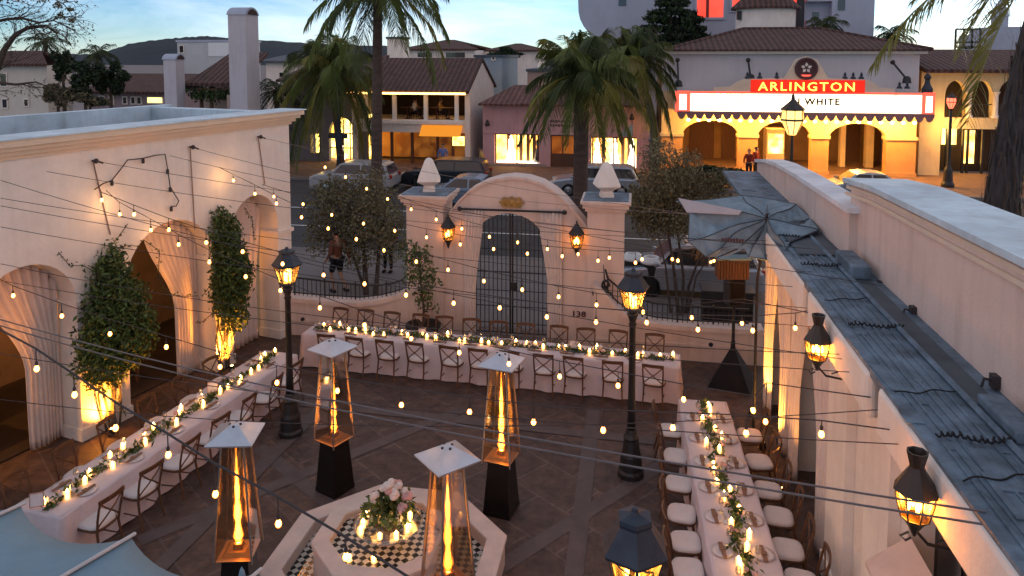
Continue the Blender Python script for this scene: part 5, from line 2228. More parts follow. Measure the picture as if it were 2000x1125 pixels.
for k in range(5):
    a = PI/2+k*2*PI/5
    mb.prism([(ce[0]+rr*q*math.cos(a+w_), ce[1]-.01, ce[2]+rr*.08+rr*q*math.sin(a+w_)) for q, w_ in ((.12, 0), (.36, .5), (.56, 0), (.36, -.5))], (0, -.03, 0))
sub(mb, 'roundel_rosette', M['plaster_w'], mq)
mb = MB()
mb.prism([(ce[0]-rr*.5, ce[1]-.01, ce[2]-rr*.62), (ce[0]+rr*.5, ce[1]-.01, ce[2]-rr*.62), (ce[0]+rr*.36, ce[1]-.01, ce[2]-rr*.80), (ce[0]-rr*.36, ce[1]-.01, ce[2]-rr*.80)], (0, -.03, 0))
sub(mb, 'roundel_bar', M['pinkneon'], mq)
for px in (1458, 1482, 1515, 1648, 1664, 1680, 1755, 1770):
    mb = MB()
    c = (XM(px), YM+.1, ZM(154 if px < 1700 else 172))
    mb.lathe([(.16, 0), (.12, .12), (.05, .16), (.09, .24), (.05, .32), (0, .40)], 6, c)
    sub(mb, 'finial', M['bluemetal'], mq)
mb = MB()
mb.lathe([(.28, 0), (.30, .2), (.15, .5), (.12, .7), (.2, .85), (.1, 1.0), (0, 1.1)], 8, (XM(1812), YM+.3, ZM(180)))
sub(mb, 'finial', M['bluemetal'], mq)
for a, b_, c_, d_ in ((1324, 118, 1326, 165), (1466, 118, 1470, 152), (1757, 122, 1783, 155)):
    mb = MB()
    mb.tube([(XM(a), YM+1.5, ZM(b_)), (XM(c_), YM+1.2, ZM(d_))], .06, 5)
    mb.ell((XM(a), YM+1.5, ZM(b_)), (.14, .14, .14), 6, 4)
    mb.lathe([(.25, 0), (.2, .3), (.1, .4)], 8, (XM(c_), YM+1.2, ZM(d_+8)))
    sub(mb, 'roof_spotlight', M['iron'], th)
# round tower behind
tw = thing('round_tower', 'low round white tower with a conical tiled roof behind the theatre', 'tower', (XX(1495, 55, 20), 55, 0))
R_ = (XX(1553, 55, 20)-XX(1437, 55, 20))/2
mb = MB()
mb.lathe([(R_, 0), (R_, ZZ(17, 55, 1495))], 28)
mb.build('wall', M['plaster_w'], tw, smooth=False)
mb = MB()
zz = ZZ(17, 55, 1495)
mb.lathe([(R_+.35, zz-.08), (R_+.35, zz+.05), (.3, zz+2.0), (0, zz+2.2)], 28)
mb.build('roof', M['tileR'], tw)
mb = MB()
mb.box((-R_+.1, -R_*.45, zz-.5), (.3, .3, .6))
mb.build('bracket_lamp', M['iron'], tw)
# stage house
YS = 62
XS = lambda p: XX(p, YS, 20)
ZS = lambda p: ZZ(p, YS, 1350)
sh_ = thing('stage_house', 'tall grey stage house with red lit windows rising behind the theatre', 'building', (XS(1350), YS, 0))
mb = MB()
zt2 = ZS(-140)
pr = [(1129, -140), (1129, 0), (1130, 22), (1133, 36), (1140, 50), (1149, 62), (1154, 75), (1155, 95), (1155, 118)]
mb.prism([(XS(a), YS, ZS(b_)) for a, b_ in pr]+[(XS(1155), YS, 0), (XS(1572), YS, 0), (XS(1572), YS, zt2)], (0, 8, 0))
mb.build('wall', M['plaster_g'], sh_, world=True)
for a, b_, c_, d_ in ((1361, 1412, -50, 34), (1430, 1556, -50, 20)):
    mb = MB()
    mb.b2((XS(a)-.2, YS-.15, ZS(d_)-.2), (XS(b_)+.2, YS-.01, ZS(c_)))
    f_ = mb.build('window', M['plaster_g'], sh_, world=True)
    mb = MB()
    pane(mb, XS(a), XS(b_), ZS(d_), ZS(c_)-.2, YS-.16)
    sub2 = mb.build('pane', M['redwin'], f_)
    sub2.data.transform(Matrix.Translation(-sh_.location))
    mb = MB()
    mid = XS(a)+(XS(b_)-XS(a))*.4
    mb.b2((mid-.12, YS-.2, ZS(d_)), (mid+.12, YS-.162, ZS(c_)-.2))
    o_ = mb.build('mullion', mat('red_frame', (.30, .05, .04), .8, .1, 2, 0), f_)
    o_.data.transform(Matrix.Translation(-sh_.location))
mb = MB()
mb.b2((XS(1208), YS-.05, ZS(10)), (XS(1223), YS-.01, ZS(-18)))
mb.build('window', M['glassdark'], sh_, world=True)
wg = thing('stage_wing', 'grey stepped wing with a recessed balcony right of the stage house', 'building', (XX(1640, 60, 20), 60, 0))
XW = lambda p: XX(p, 60, 20)
ZW = lambda p: ZZ(p, 60, 1640)
mb = MB()
mb.b2((XW(1576), 60.8, 0), (XW(1712), 66, ZW(-60)))
mb.b2((XW(1625), 60, 0), (XW(1708), 60.8, ZW(-60)))
mb.b2((XW(1576), 60, 0), (XW(1625), 60.8, ZW(38)))
mb.b2((XW(1576), 60, ZW(2)), (XW(1625), 60.8, ZW(-60)))
mb.build('wall', M['plaster_g'], wg, world=True)
mb = MB()
mb.b2((XW(1592), 60.7, ZW(34)), (XW(1604), 60.79, ZW(22)))
mb.build('window', M['glassdark'], wg, world=True)
mb = MB()
mb.b2((XW(1636), 59.95, ZW(20)), (XW(1650), 59.99, ZW(-5)))
mb.build('window', M['glassdark'], wg, world=True)
mb = MB()
mb.tube([(XW(1563), 60, ZW(95)), (XW(1563), 60, ZW(-60))], .3, 8)
mb.build('downpipe', M['iron'], wg, world=True)

# ------------------------------------------------------------------ arched building at the right end
YR = 46.0
X = lambda p: XX(p, YR)
Z = lambda p: ZZ(p, YR, 1900)
ab = thing('loggia_building', 'cream building with pointed double arches upstairs and a dark tiled roof', 'building', (X(1900), YR, 0))
pts = [(X(1796), 0), (X(2090), 0), (X(2090), Z(134)), (X(1796), Z(134))]
mb = MB()
mb.b2((X(1796), YR, 0), (X(1838), YR+.5, Z(134)))
mb.b2((X(1838), YR, Z(252)), (X(2090), YR+.5, Z(230)))
mb.b2((X(2080), YR, 0), (X(2090), YR+.5, Z(252)))
mb.b2((X(1838), YR, Z(157)), (X(2090), YR+.5, Z(134)))
up = []
for c in (1863, 1915, 1967, 2019):
    x0, x1 = X(c-20), X(c+21)
    up += [(x0, Z(230))]+[(x0, Z(185))]+arc((x0+x1)/2, Z(188), (x1-x0)/2, 180, 0, 12, Z(157.5)-Z(188))+[(x1, Z(185)), (x1, Z(230))]
mb.elev([(X(1838.2), Z(230))]+up+[(X(2085), Z(230)), (X(2085), Z(157)), (X(1838.2), Z(157))], (0, YR+.002, 0), 0, .46)
mb.build('wall', M['yellowp'], ab, world=True)
mb = MB()
mb.b2((X(1796), YR+2.5, 0), (X(2090), YR+2.6, Z(134)))
mb.build('inner_wall', M['darkroom'], ab, world=True)
mb = MB()
mb.prism([(X(1790), YR-1.0, Z(135)), (X(1790), YR+5, Z(96)), (X(2095), YR+5, Z(96)), (X(2095), YR-1.0, Z(135))], (0, 0, -.2))
mb.build('roof', M['tileR'], ab, world=True)
mb = MB()
mb.b2((X(1800), YR+5.2, Z(134)), (X(2095), YR+5.6, ZZ(96, YR+5.2, 1900)))
mb.build('parapet', M['plaster_g'], ab, world=True)
for c in (1889, 1941):
    mb = MB()
    mb.lathe([(.22, 0), (.22, .12), (.14, .2), (.13, 1.3), (.2, 1.45), (.22, 1.5)], 10, (X(c), YR-.08, Z(230)))
    mb.build('column', M['plaster_w'], ab, world=True)
mb = MB()
mb.tube([(X(1842), YR+.1, Z(204)), (X(2080), YR+.1, Z(204))], .03, 5)
for i in range(34):
    x = X(1842)+(X(2040)-X(1842))*i/33
    mb.tube([(x, YR+.1, Z(204)), (x, YR+.1, Z(230))], .014, 4)
mb.build('railing', M['iron'], ab, world=True)
for a, b_, c_, d_ in ((1873, 1904, 258, 292), (1842, 1856, 270, 292), (1920, 1942, 262, 330), (1995, 2012, 270, 300)):
    mb = MB()
    pane(mb, X(a), X(b_), Z(d_), Z(c_), YR+2.4)
    mb.build('lit_window', M['shopgold'], ab, world=True)
mb = MB()
for a in (1856, 1872, 1905, 1915, 1945):
    mb.b2((X(a), YR+1.6, 0), (X(a+4), YR+1.75, Z(255)))
mb.build('shopfront_frame', M['iron'], ab, world=True)
mb = MB()
mb.ell((X(1913), YR+1.5, Z(206)), (.12, .12, .14), 8, 6)
mb.build('hanging_lamp', M['undermarq'], ab, world=True)
lamp('loggia_lamp', (X(1880), YR+.9, Z(262)), 70, (1.0, .6, .16), .2)
lamp('loggia_lamp', (X(1850), YR-1.2, Z(240)), 60, (1.0, .55, .14), .2)
# far dome, block and scaffold
YD = 75
dm = thing('domed_tower', 'grey block with a small dome and finial at the far right', 'tower', (XX(1975, YD, 40), YD, 0))
x0 = dm.location.x
mb = MB()
mb.b2((XX(1928, YD, 60)-x0, 0, 0), (XX(2040, YD, 60)-x0, 6, ZZ(66, YD, 1960)))
mb.b2((XX(1940, YD, 60)-x0, .2, ZZ(66, YD, 1960)), (XX(2040, YD, 60)-x0, 5, ZZ(52, YD, 1960)))
mb.build('block', M['plaster_g'], dm)
mb = MB()
z0 = ZZ(52, YD, 1960)
rd_ = (XX(1990, YD, 40)-XX(1957, YD, 40))/2
mb.lathe([(rd_, z0), (rd_, z0+1.0), (rd_*1.1, z0+1.05), (rd_, z0+1.2), (rd_*.85, z0+1.75), (rd_*.45, z0+2.2), (.12, z0+2.4), (.1, z0+3.0), (0, z0+3.1)], 16, (0, 2.2, 0))
mb.build('dome', M['plaster_g'], dm)
sf = thing('scaffold', 'open dark frame standing on the roof beside the far domed block', 'scaffold', (XX(1890, 70, 80), 70, 0))
mb = MB()
zb, zt3 = ZZ(99, 70, 1890), ZZ(57, 70, 1890)
for px in (1866, 1882, 1898, 1914):
    x = XX(px, 70, 80)-sf.location.x
    mb.tube([(x, 0, zb-3), (x, 0, zt3)], .1, 4)
for z in (zt3, (zb+zt3)/2-.2, zb+.3):
    mb.tube([(XX(1866, 70, 80)-sf.location.x, 0, z), (XX(1914, 70, 80)-sf.location.x, 0, z)], .1, 4)
mb.b2((XX(1880, 70, 80)-sf.location.x, .1, zb-2), (XX(1900, 70, 80)-sf.location.x, .8, (zb+zt3)/2-.5))
mb.build('frame', M['iron'], sf)

# ------------------------------------------------------------------ pink shop
YP = 45.6
X = lambda p: XX(p, YP)
Z = lambda p: ZZ(p, YP, 1100)
ps = thing('bridal_shop', 'pink single storey shop with two glowing display windows and a tiled roof', 'shop', (X(1105), YP, 0))
WD = [(965, 1053, 263, 322), (1075, 1123, 264, 336), (1155, 1243, 266, 326)]
pts = []
zt = Z(203)
mb = MB()
xs = [X(943)]
for a, b_, c_, d_ in WD:
    xs += [X(a), X(b_)]
xs += [X(1268)]
for i in range(0, len(xs), 2):
    mb.b2((xs[i], YP, 0), (xs[i+1], YP+.4, zt))
for a, b_, c_, d_ in WD:
    mb.b2((X(a), YP+.001, Z(c_)), (X(b_), YP+.399, zt-.001))
    if d_ < 330:
        mb.b2((X(a), YP+.002, 0), (X(b_), YP+.398, Z(d_)))
mb.b2((X(943), YP+.41, 0), (X(943)+.3, YP+7, zt))
mb.b2((X(1268)-.3, YP+.41, 0), (X(1268), YP+7, zt))
mb.build('wall', M['pink'], ps, world=True)
mb = MB()
mb.b2((X(943)-.03, YP-.06, 0), (X(1068), YP-.003, Z(322)))
mb.b2((X(1130), YP-.06, 0), (X(1268)+.03, YP-.003, Z(326)))
mb.build('plinth', M['pinkbase'], ps, world=True)
mb = MB()
mb.b2((X(943), YP-.05, Z(263)), (X(1268), YP-.004, Z(259)))
mb.build('string_course', M['pink'], ps, world=True)
xa, xb = X(938), X(1273)
zr = ZZ(166, YP+4, 1105)
mb = MB()
q = [(xa, YP-.6, zt), (xb, YP-.6, zt), (xb-1.6, YP+3.5, zr), (xa+1.6, YP+3.5, zr)]
mb.quad(*q)
mb.quad((xa, YP+7.5, zt), (xa+1.6, YP+3.5, zr), (xb-1.6, YP+3.5, zr), (xb, YP+7.5, zt))
mb.add([(xa, YP-.6, zt), (xa+1.6, YP+3.5, zr), (xa, YP+7.5, zt)], [(0, 1, 2)])
mb.add([(xb, YP-.6, zt), (xb, YP+7.5, zt), (xb-1.6, YP+3.5, zr)], [(0, 1, 2)])
mb.quad((xa, YP-.6, zt-.12), (xb, YP-.6, zt-.12), (xb, YP-.6, zt), (xa, YP-.6, zt))
mb.build('roof', mat_tile_p if 'mat_tile_p' in globals() else tile_mat('roof_tile_pink', (.26, .11, .08), (.13, .055, .05)), ps, world=True)
Tp = Matrix.Translation(-ps.location)
for k, (a, b_, c_, d_) in enumerate(WD):
    mb = MB()
    pane(mb, X(a)-.3, X(b_)+.3, Z(d_)-.2, Z(c_)+.1, YP+1.3)
    w_ = mb.build('display_window' if k != 1 else 'doorway', M['shopgold'] if k != 1 else M['dimgold'], ps, world=True)
    mb = MB()
    for f in (.03, .5, .97):
        x = X(a)+(X(b_)-X(a))*f
        mb.b2((x-.04, YP+.12, Z(d_)), (x+.04, YP+.2, Z(c_)))
    mb.b2((X(a), YP+.121, Z(c_)-.08), (X(b_), YP+.199, Z(c_)))
    if k == 1:
        mb.b2((X(a), YP+.13, .08), (X(b_), YP+.19, .9))
    mb.build('frame', M['woodbrown'], w_).data.transform(Tp)
    if k != 1:
        mb = MB()
        mb.b2((X(a), YP+.42, Z(d_)-.1), (X(b_), YP+1.28, Z(d_)+.02))
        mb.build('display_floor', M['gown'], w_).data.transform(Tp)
        for f in ((.33, .95) if k == 0 else (.12, .52, .92)):
            x = X(a)+(X(b_)-X(a))*f
            mb = MB()
            h = Z(c_)-Z(d_)
            mb.lathe([(.34, 0), (.26, h*.2), (.13, h*.5), (.17, h*.66), (.14, h*.74), (.05, h*.78), (.07, h*.86), (0, h*.9)], 10, (x, YP+.8, Z(d_)+.03))
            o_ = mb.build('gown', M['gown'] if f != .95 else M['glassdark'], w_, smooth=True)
            o_.data.transform(Tp)
        mb = MB()
        for f in (.22, .5, .66, .8):
            x = X(a)+(X(b_)-X(a))*f
            mb.b2((x, YP+1.1, Z(d_)), (x+.22, YP+1.2, Z(c_)))
        mb.build('window_drape', M['woodbrown'], w_).data.transform(Tp)
mb = MB()
for r_, (za, zb) in enumerate(((Z(240), Z(235)), (Z(248), Z(243)))):
    for k in range(9):
        x = X(1074)+(X(1122)-X(1074))*k/9
        w_ = (X(1122)-X(1074))/9*(.62+.18*((k*7+r_*3) % 3)/2)
        mb.b2((x, YP-.02, za+.04*((k+r_) % 2)), (x+w_, YP-.004, zb))
mb.build('sign_lettering', M['letterdark'], ps, world=True)
mb = MB()
mb.lathe([(.12, 0), (.16, .1), (.05, .4)], 8, (X(953), YP-.2, Z(248)))
mb.build('wall_lamp', M['iron'], ps, world=True)
mb = MB()
mb.lathe([(.12, 0), (.16, .1), (.05, .4)], 8, (X(1234), YP-.2, Z(232)))
mb.tube([(X(1234), YP-.15, Z(228)), (X(1236), YP-.15, Z(262))], .03, 5)
mb.build('wall_lamp', M['iron'], ps, world=True)
mb = MB()
mb.prism([(X(1236), YP-.3, Z(238)), (X(1236), YP-.3, Z(262)), (X(1206), YP-.3, Z(263))], (0, .03, 0))
mb.build('banner', M['awning'], ps, world=True)

# ------------------------------------------------------------------ two storey restaurant
YQ = 45.4
X = lambda p: XX(p, YQ)
Z = lambda p: ZZ(p, YQ, 800)
rt = thing('restaurant', 'white two storey restaurant with an open lit upper terrace and a dark pitched roof', 'restaurant', (X(800), YQ, 0))
xl, xr = X(696), X(908)
zt, zr = Z(172), ZZ(113, YQ+3.8, 850)
mb = MB()
mb.prism([(xr, YQ, 0), (xr, YQ+8, 0), (xr, YQ+8, zt), (xr, YQ+3.8, zr-.15), (xr, YQ, zt)], (.3, 0, 0))
mb.prism([(xl-.3, YQ, 0), (xl-.3, YQ+8, 0), (xl-.3, YQ+8, zt), (xl-.3, YQ+3.8, zr-.15), (xl-.3, YQ, zt)], (.3, 0, 0))
mb.b2((xl, YQ+4.2, 0), (xr, YQ+4.4, zt))
mb.build('wall', M['plaster_w'], rt, world=True)
mb = MB()
mb.prism([(xl-.6, YQ-.7, zt-.12), (xl-.6, YQ+3.8, zr), (xl-.6, YQ+8.6, zt-.12), (xl-.6, YQ+8.6, zt-.3), (xl-.6, YQ+3.8, zr-.18), (xl-.6, YQ-.7, zt-.3)], (xr-xl+1.0, 0, 0))
mb.build('roof', M['tileR'], rt, world=True)
mb = MB()
mb.b2((xl, YQ-.3, Z(241)), (xr, YQ+4.2, Z(235)))
mb.b2((xl, YQ-.1, Z(258)), (xr, YQ+.3, Z(241)))
mb.build('terrace_floor', M['plaster_w'], rt, world=True)
for px in (712, 768, 829, 889):
    mb = MB()
    mb.b2((X(px), YQ-.15, Z(235)), (X(px+7), YQ+.08, Z(178)))
    mb.build('post', M['white'], rt, world=True)
mb = MB()
mb.b2((xl-.3, YQ-.76, zt-.36), (xr+.2, YQ-.70, zt-.24))
mb.build('eave_lights', M['eaveglow'], rt, world=True)
mb = MB()
mb.b2((xl, YQ-.18, Z(236)), (xr, YQ-.1, Z(233)))
mb.build('terrace_kerb', M['white'], rt, world=True)
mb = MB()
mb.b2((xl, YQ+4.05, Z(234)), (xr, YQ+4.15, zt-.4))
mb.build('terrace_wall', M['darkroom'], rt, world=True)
mb = MB()
pane(mb, xl, xr, .1, Z(259), YQ+3.0)
mb.build('ground_floor', M['dimgold'], rt, world=True)
mb = MB()
mb.prism([(X(826), YQ-.9, Z(262)), (X(905), YQ-.9, Z(262)), (X(905), YQ-.2, Z(243)), (X(826), YQ-.2, Z(243))], (0, .02, -.02))
mb.build('awning', emis('awning_glow', (1.0, .34, .02), .28), rt, world=True)  # lamplight on the awning put in as its own glow
mb = MB()
pane(mb, X(883), X(906), Z(283), Z(265), YQ+.1)
mb.build('lit_window', M['shopyellow'], rt, world=True)
for px in (722, 760, 800, 850, 880):
    mb = MB()
    mb.b2((X(px), YQ+.2, 0), (X(px)+.15, YQ+.4, Z(259)))
    mb.build('shopfront_post', M['woodbrown'], rt, world=True)
lamp('terrace_lamp', (X(850), YQ+2, zt-.5), 9, (1.0, .5, .14), .2)
lamp('terrace_lamp', (X(750), YQ+1.5, Z(262)), 6, (1.0, .5, .14), .2)
rsx = random.Random(77)
for i, px in enumerate((785, 815, 843, 868)):
    tb = thing('terrace_table', ('first', 'second', 'third', 'fourth')[i]+' small table from the left on the upper restaurant terrace', 'table', (X(px), YQ+1.2, Z(235)), 0, 'terrace tables')
    mb = MB()
    mb.lathe([(.25, 0), (.04, .04), (.04, .72), (.45, .73), (.45, .76), (0, .76)], 12)
    mb.build('tabletop', M['woodbrown'], tb)

# ------------------------------------------------------------------ arched lit shop left of the palm
X = lambda p: XX(p, YQ+.3)
Z = lambda p: ZZ(p, YQ+.3, 650)
ls = thing('corner_shop', 'dark plaster shop with a tall glowing arched window behind the palms', 'shop', (X(640), YQ+.3, 0))
mb = MB()
x0, x1 = X(642), X(692)
pts = [(X(560), 0), (X(606), 0), (X(606), Z(300)), (X(606), Z(262)), (X(623), Z(262)), (X(623), 0), (x0, 0)]+arc((x0+x1)/2, Z(262), (x1-x0)/2, 180, 0, 12, Z(229)-Z(262))+[(x1, 0), (X(716), 0), (X(716), Z(160)), (X(560), Z(160))]
mb.elev(pts, (0, YQ+.3, 0), 0, .4)
mb.b2((X(606), YQ+.301, 0), (X(623), YQ+.69, Z(300)))
mb.build('wall', mat('shop_grey', (.22, .20, .20), .9, .15, 1, .1, 15), ls, world=True)
mb = MB()
mb.prism([(X(552), YQ-.5, Z(160)), (X(716), YQ-.5, Z(160)), (X(716), YQ+5, Z(112)), (X(590), YQ+5, Z(112))], (0, 0, .15))
mb.build('roof', M['tileR'], ls, world=True)
mb = MB()
pane(mb, X(600), X(716), .1, Z(225), YQ+1.6)
w_ = mb.build('lit_interior', M['shopyellow'], ls, world=True)
mb = MB()
for px in (641, 655, 668, 681, 691):
    mb.b2((X(px), YQ+.45, 0), (X(px)+.06, YQ+.5, Z(235)))
for py in (262, 290):
    mb.b2((x0, YQ+.451, Z(py)), (x1, YQ+.499, Z(py)+.07))
mb.build('window_frame', M['iron'], ls, world=True)
mb = MB()
mb.lathe([(.3, .1), (.2, .8), (.25, 1.3), (.08, 1.5), (.11, 1.65), (0, 1.8)], 10, (X(655), YQ+1.1, 0))
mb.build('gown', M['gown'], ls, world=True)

# ------------------------------------------------------------------ chimney house and roofs on the left
YC = 38.0
X = lambda p: XX(p, YC, 150)
Z = lambda p: ZZ(p, YC, 450)
chh = thing('chimney_house', 'white house with a tall round topped chimney tower and brown tiled roof', 'house', (X(420), YC, 0))


def stack(p0, p1, p2, ytop, name):
    xa, xb = X(p0), X(p1)
    D = atX(p2, 150, xb).y-YC
    zt = Z(ytop)
    wx = xb-xa
    mb = MB()
    sp = zt-wx*.42
    mb.b2((xa, YC, 0), (xb, YC+D, sp))
    o = mb.build(name, mat(name+'_plaster', (.62, .57, .60), .9, .08, 1, .15, 15, streak=.3), chh, world=True)
    mb = MB()
    n = 12
    hh = wx*.42
    prof = [(YC-.06+(D+.12)*i/n, sp+hh*math.sin(PI*i/n)**.6) for i in range(n+1)]
    mb.prism([(xa-.06, y, z) for y, z in prof], (wx+.1, 0, 0))
    en = MB()
    en.prism([(xb+.045, YC+D/2+(y-YC-D/2)*.72, sp+.02+(z-sp)*.72) for y, z in prof], (.02, 0, 0))
    o3 = en.build('flue_opening', M['tileR'], o)
    o3.data.transform(Matrix.Translation(-chh.location))
    o2 = mb.build('chimney_cap', M['plaster_g'], o)
    o2.data.transform(Matrix.Translation(-chh.location))
    return D


stack(448, 482, 507, 13, 'chimney')
stack(320, 344, 361, 105, 'chimney')
mb = MB()
q = [(X(346), YC+.8, Z(170)), (X(447), YC+.8, Z(170)), (X(447), YC+4.5, ZZ(108, YC+4.5, 450)), (X(368), YC+4.5, ZZ(108, YC+4.5, 450))]
mb.prism(q, (0, 0, .18))
mb.build('roof', M['tileR'], chh, world=True)
mb = MB()
mb.b2((X(344), YC+2.6, 0), (X(448), YC+2.9, Z(170)))
mb.b2((X(438), YC+.2, 0), (X(448), YC+2.5, Z(186)))
mb.build('wall', mat('warm_wall', (.45, .33, .28), .9, .1, 1, .1, 15), chh, world=True)
mb = MB()
for px in (364, 384, 425):
    mb.b2((X(px), YC+1.2, 0), (X(px)+.15, YC+1.35, Z(176)))
mb.b2((X(350), YC+1.0, Z(179)), (X(446), YC+1.5, Z(175)))
mb.build('pergola', M['woodbrown'], chh, world=True)
vb = MB()
p_ = thing('pergola_vine', 'dark green vine trailing over the pergola between the chimneys', 'vine', (X(400), YC+1.2, Z(180)))
leafcloud(vb, [(X(k)-X(400), -.1, rsx.uniform(-.5, .1), .5, .4, .35) for k in range(356, 446, 10)], 700, .08, .16, rsx)
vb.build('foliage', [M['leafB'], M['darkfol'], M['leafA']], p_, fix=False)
mb = MB()
mb.tube([(X(356)-X(400), 0, 0), (X(444)-X(400), 0, .05)], .06, 5)
mb.build('stem', M['bark'], p_)


def simple_house(name, label, cat, Y, px0, px1, pyb, pye, pyr, wallm, roofm, wins=(), D=6.0, inset=0.0, flat=False, lit=()):
    X = lambda p: XX(p, Y, 150)
    Z = lambda p: ZZ(p, Y, (px0+px1)/2)
    t = thing(name, label, cat, (X((px0+px1)/2), Y, 0))
    xa, xb = X(px0), X(px1)
    mb = MB()
    mb.b2((xa, Y, 0), (xb, Y+D, Z(pye)))
    mb.build('wall', wallm, t, world=True)
    ze = Z(pye)
    mb = MB()
    if flat:
        mb.b2((xa-.1, Y-.1, ze), (xb+.1, Y+D+.1, ze+.2))
    else:
        zr = ZZ(pyr, Y+D/2, (px0+px1)/2)
        e = .5
        mb.prism([(xa-e, Y-e, ze-.05), (xb+e, Y-e, ze-.05), (xb+e-inset, Y+D/2, zr), (xa-e+inset, Y+D/2, zr)], (0, 0, .2))
        mb.prism([(xa-e, Y+D+e, ze-.05), (xb+e, Y+D+e, ze-.05), (xb+e-inset, Y+D/2+.01, zr), (xa-e+inset, Y+D/2+.01, zr)], (0, 0, .2))
    mb.build('roof', roofm, t, world=True)
    for a, b_, c_, d_ in list(wins)+list(lit):
        islit = (a, b_, c_, d_) in lit
        mb = MB()
        mb.b2((X(a), Y-.08, Z(d_)), (X(b_), Y-.01, Z(c_)))
        w_ = mb.build('window', M['plaster_w'], t, world=True)
        mb = MB()
        pane(mb, X(a)+.08, X(b_)-.08, Z(d_)+.08, Z(c_)-.08, Y-.085)
        o_ = mb.build('pane', M['winyellow'] if islit else M['glassdark'], w_)
        o_.data.transform(Matrix.Translation(-t.location))
    return t


simple_house('far_block', 'pale flat roofed block far behind the brown roof between the chimneys', 'building', 68, 348, 450, 110, 82, 82, M['orangeroof'], M['plaster_g'], [(352, 362, 88, 104)], flat=True)
mbx = MB()
fb_ = bpy.data.objects['far_block']
pane(mbx, XX(406, 67.9, 95), XX(449, 67.9, 95), ZZ(110, 67.9, 430), ZZ(83, 67.9, 430), 67.95)
mbx.build('lit_patch', M['white'], fb_, world=True)  # white sheet stands in for light on the block's right part
simple_house('low_house', 'long low house with a dark tiled roof and one yellow lit window', 'house', 52, 175, 322, 215, 182, 148, mat('mauve_wall', (.34, .27, .28), .9, .1, 1, .1, 10), M['tileR'], [(192, 204, 187, 205), (212, 222, 187, 205), (238, 248, 188, 204), (254, 264, 188, 204), (266, 276, 188, 204)], 8, 0, False, [(286, 318, 188, 202)])
simple_house('villa', 'cream two storey villa with a red brown roof at the far left', 'house', 50, -60, 92, 230, 128, 104, mat('villa_wall', (.66, .60, .52), .9, .1, 1, .1, 10), M['tileR'], [(0, 15, 142, 170), (45, 55, 192, 208), (2, 14, 192, 212), (-30, -15, 142, 170)], 2.5, 2.0)
simple_house('far_house', 'white house with a wide red roof and dark windows behind the restaurant', 'house', 80, 790, 928, 130, 98, 81, M['plaster_w'], M['tileR'], [(815, 846, 101, 113), (870, 910, 101, 114)], 10, 4)
simple_house('side_house', 'blue grey house wedged behind the restaurant and pink shop', 'house', 58, 928, 980, 220, 112, 100, mat('blue_wall', (.30, .38, .44), .9, .1, 1, .1, 10), M['roofdark'], [(942, 952, 128, 140), (960, 968, 110, 118)], 8, 0, True)
simple_house('gabled_house', 'small white house partly hidden by the left palm', 'house', 62, 520, 612, 170, 122, 112, M['plaster_w'], M['roofdark'], [(545, 556, 140, 152)], 7, .5)
simple_house('white_stack', 'plain white square stack behind the palm trunk', 'chimney', 66, 757, 787, 130, 76, 70, M['plaster_w'], M['roofdark'], [], 2, 0, True)
simple_house('far_red_house', 'far house with a red roof above the pink shop', 'house', 85, 955, 1050, 130, 100, 88, M['plaster_w'], M['tileR'], [(968, 980, 103, 110)], 8, 3)
simple_house('rear_block', 'grey block behind the pink shop under the palm crown', 'building', 56, 1030, 1120, 220, 140, 130, mat('dusky_wall', (.33, .27, .25), .9, .1, 1, .1, 10), M['roofdark'], [], 7, 0, True)

# ------------------------------------------------------------------ palms


def frond(mb, c, az, el, Ln, droop, rs, mi, dens=44, ll=.62, hang=.75):
    h = Vector((math.cos(az), math.sin(az), 0))
    side = Vector((-h.y, h.x, 0))
    pts = []
    n = 14
    for i in range(n+1):
        t = i/n
        d = Ln*t
        pts.append(c+h*(d*math.cos(el)*(1-.22*t*t*droop))+Vector((0, 0, d*math.sin(el)-droop*.62*Ln*t*t)))
    mb.tube(pts, [.032*(1-.8*i/n) for i in range(n+1)], 4, mi)
    for k in range(dens):
        t = .10+.90*k/dens
        j = min(n-1, int(t*n))
        p = pts[j].lerp(pts[j+1], t*n-j)
        fw = (pts[j+1]-pts[j]).normalized()
        L_ = ll*(.35+1.0*math.sin(PI*min(1, t*.9+.08))**.7)*rs.uniform(.8, 1.15)
        for sg in (-1, 1):
            d = (side*sg*rs.uniform(.45, .85)+fw*rs.uniform(.3, .7)+Vector((0, 0, -hang*rs.uniform(.3, .9)))).normalized()
            m_ = p+d*L_*.5
            d2 = (d+Vector((0, 0, -hang*rs.uniform(.5, 1.1)))).normalized()
            e = m_+d2*L_*.55
            wv = fw.cross(d)
            if wv.length < .01:
                wv = side
            wv = wv.normalized()*.021+fw*.010
            mb.add([p-wv*.6, p+wv*.6, m_+wv, m_-wv, e], [(0, 1, 2, 3), (3, 2, 4)], mi)


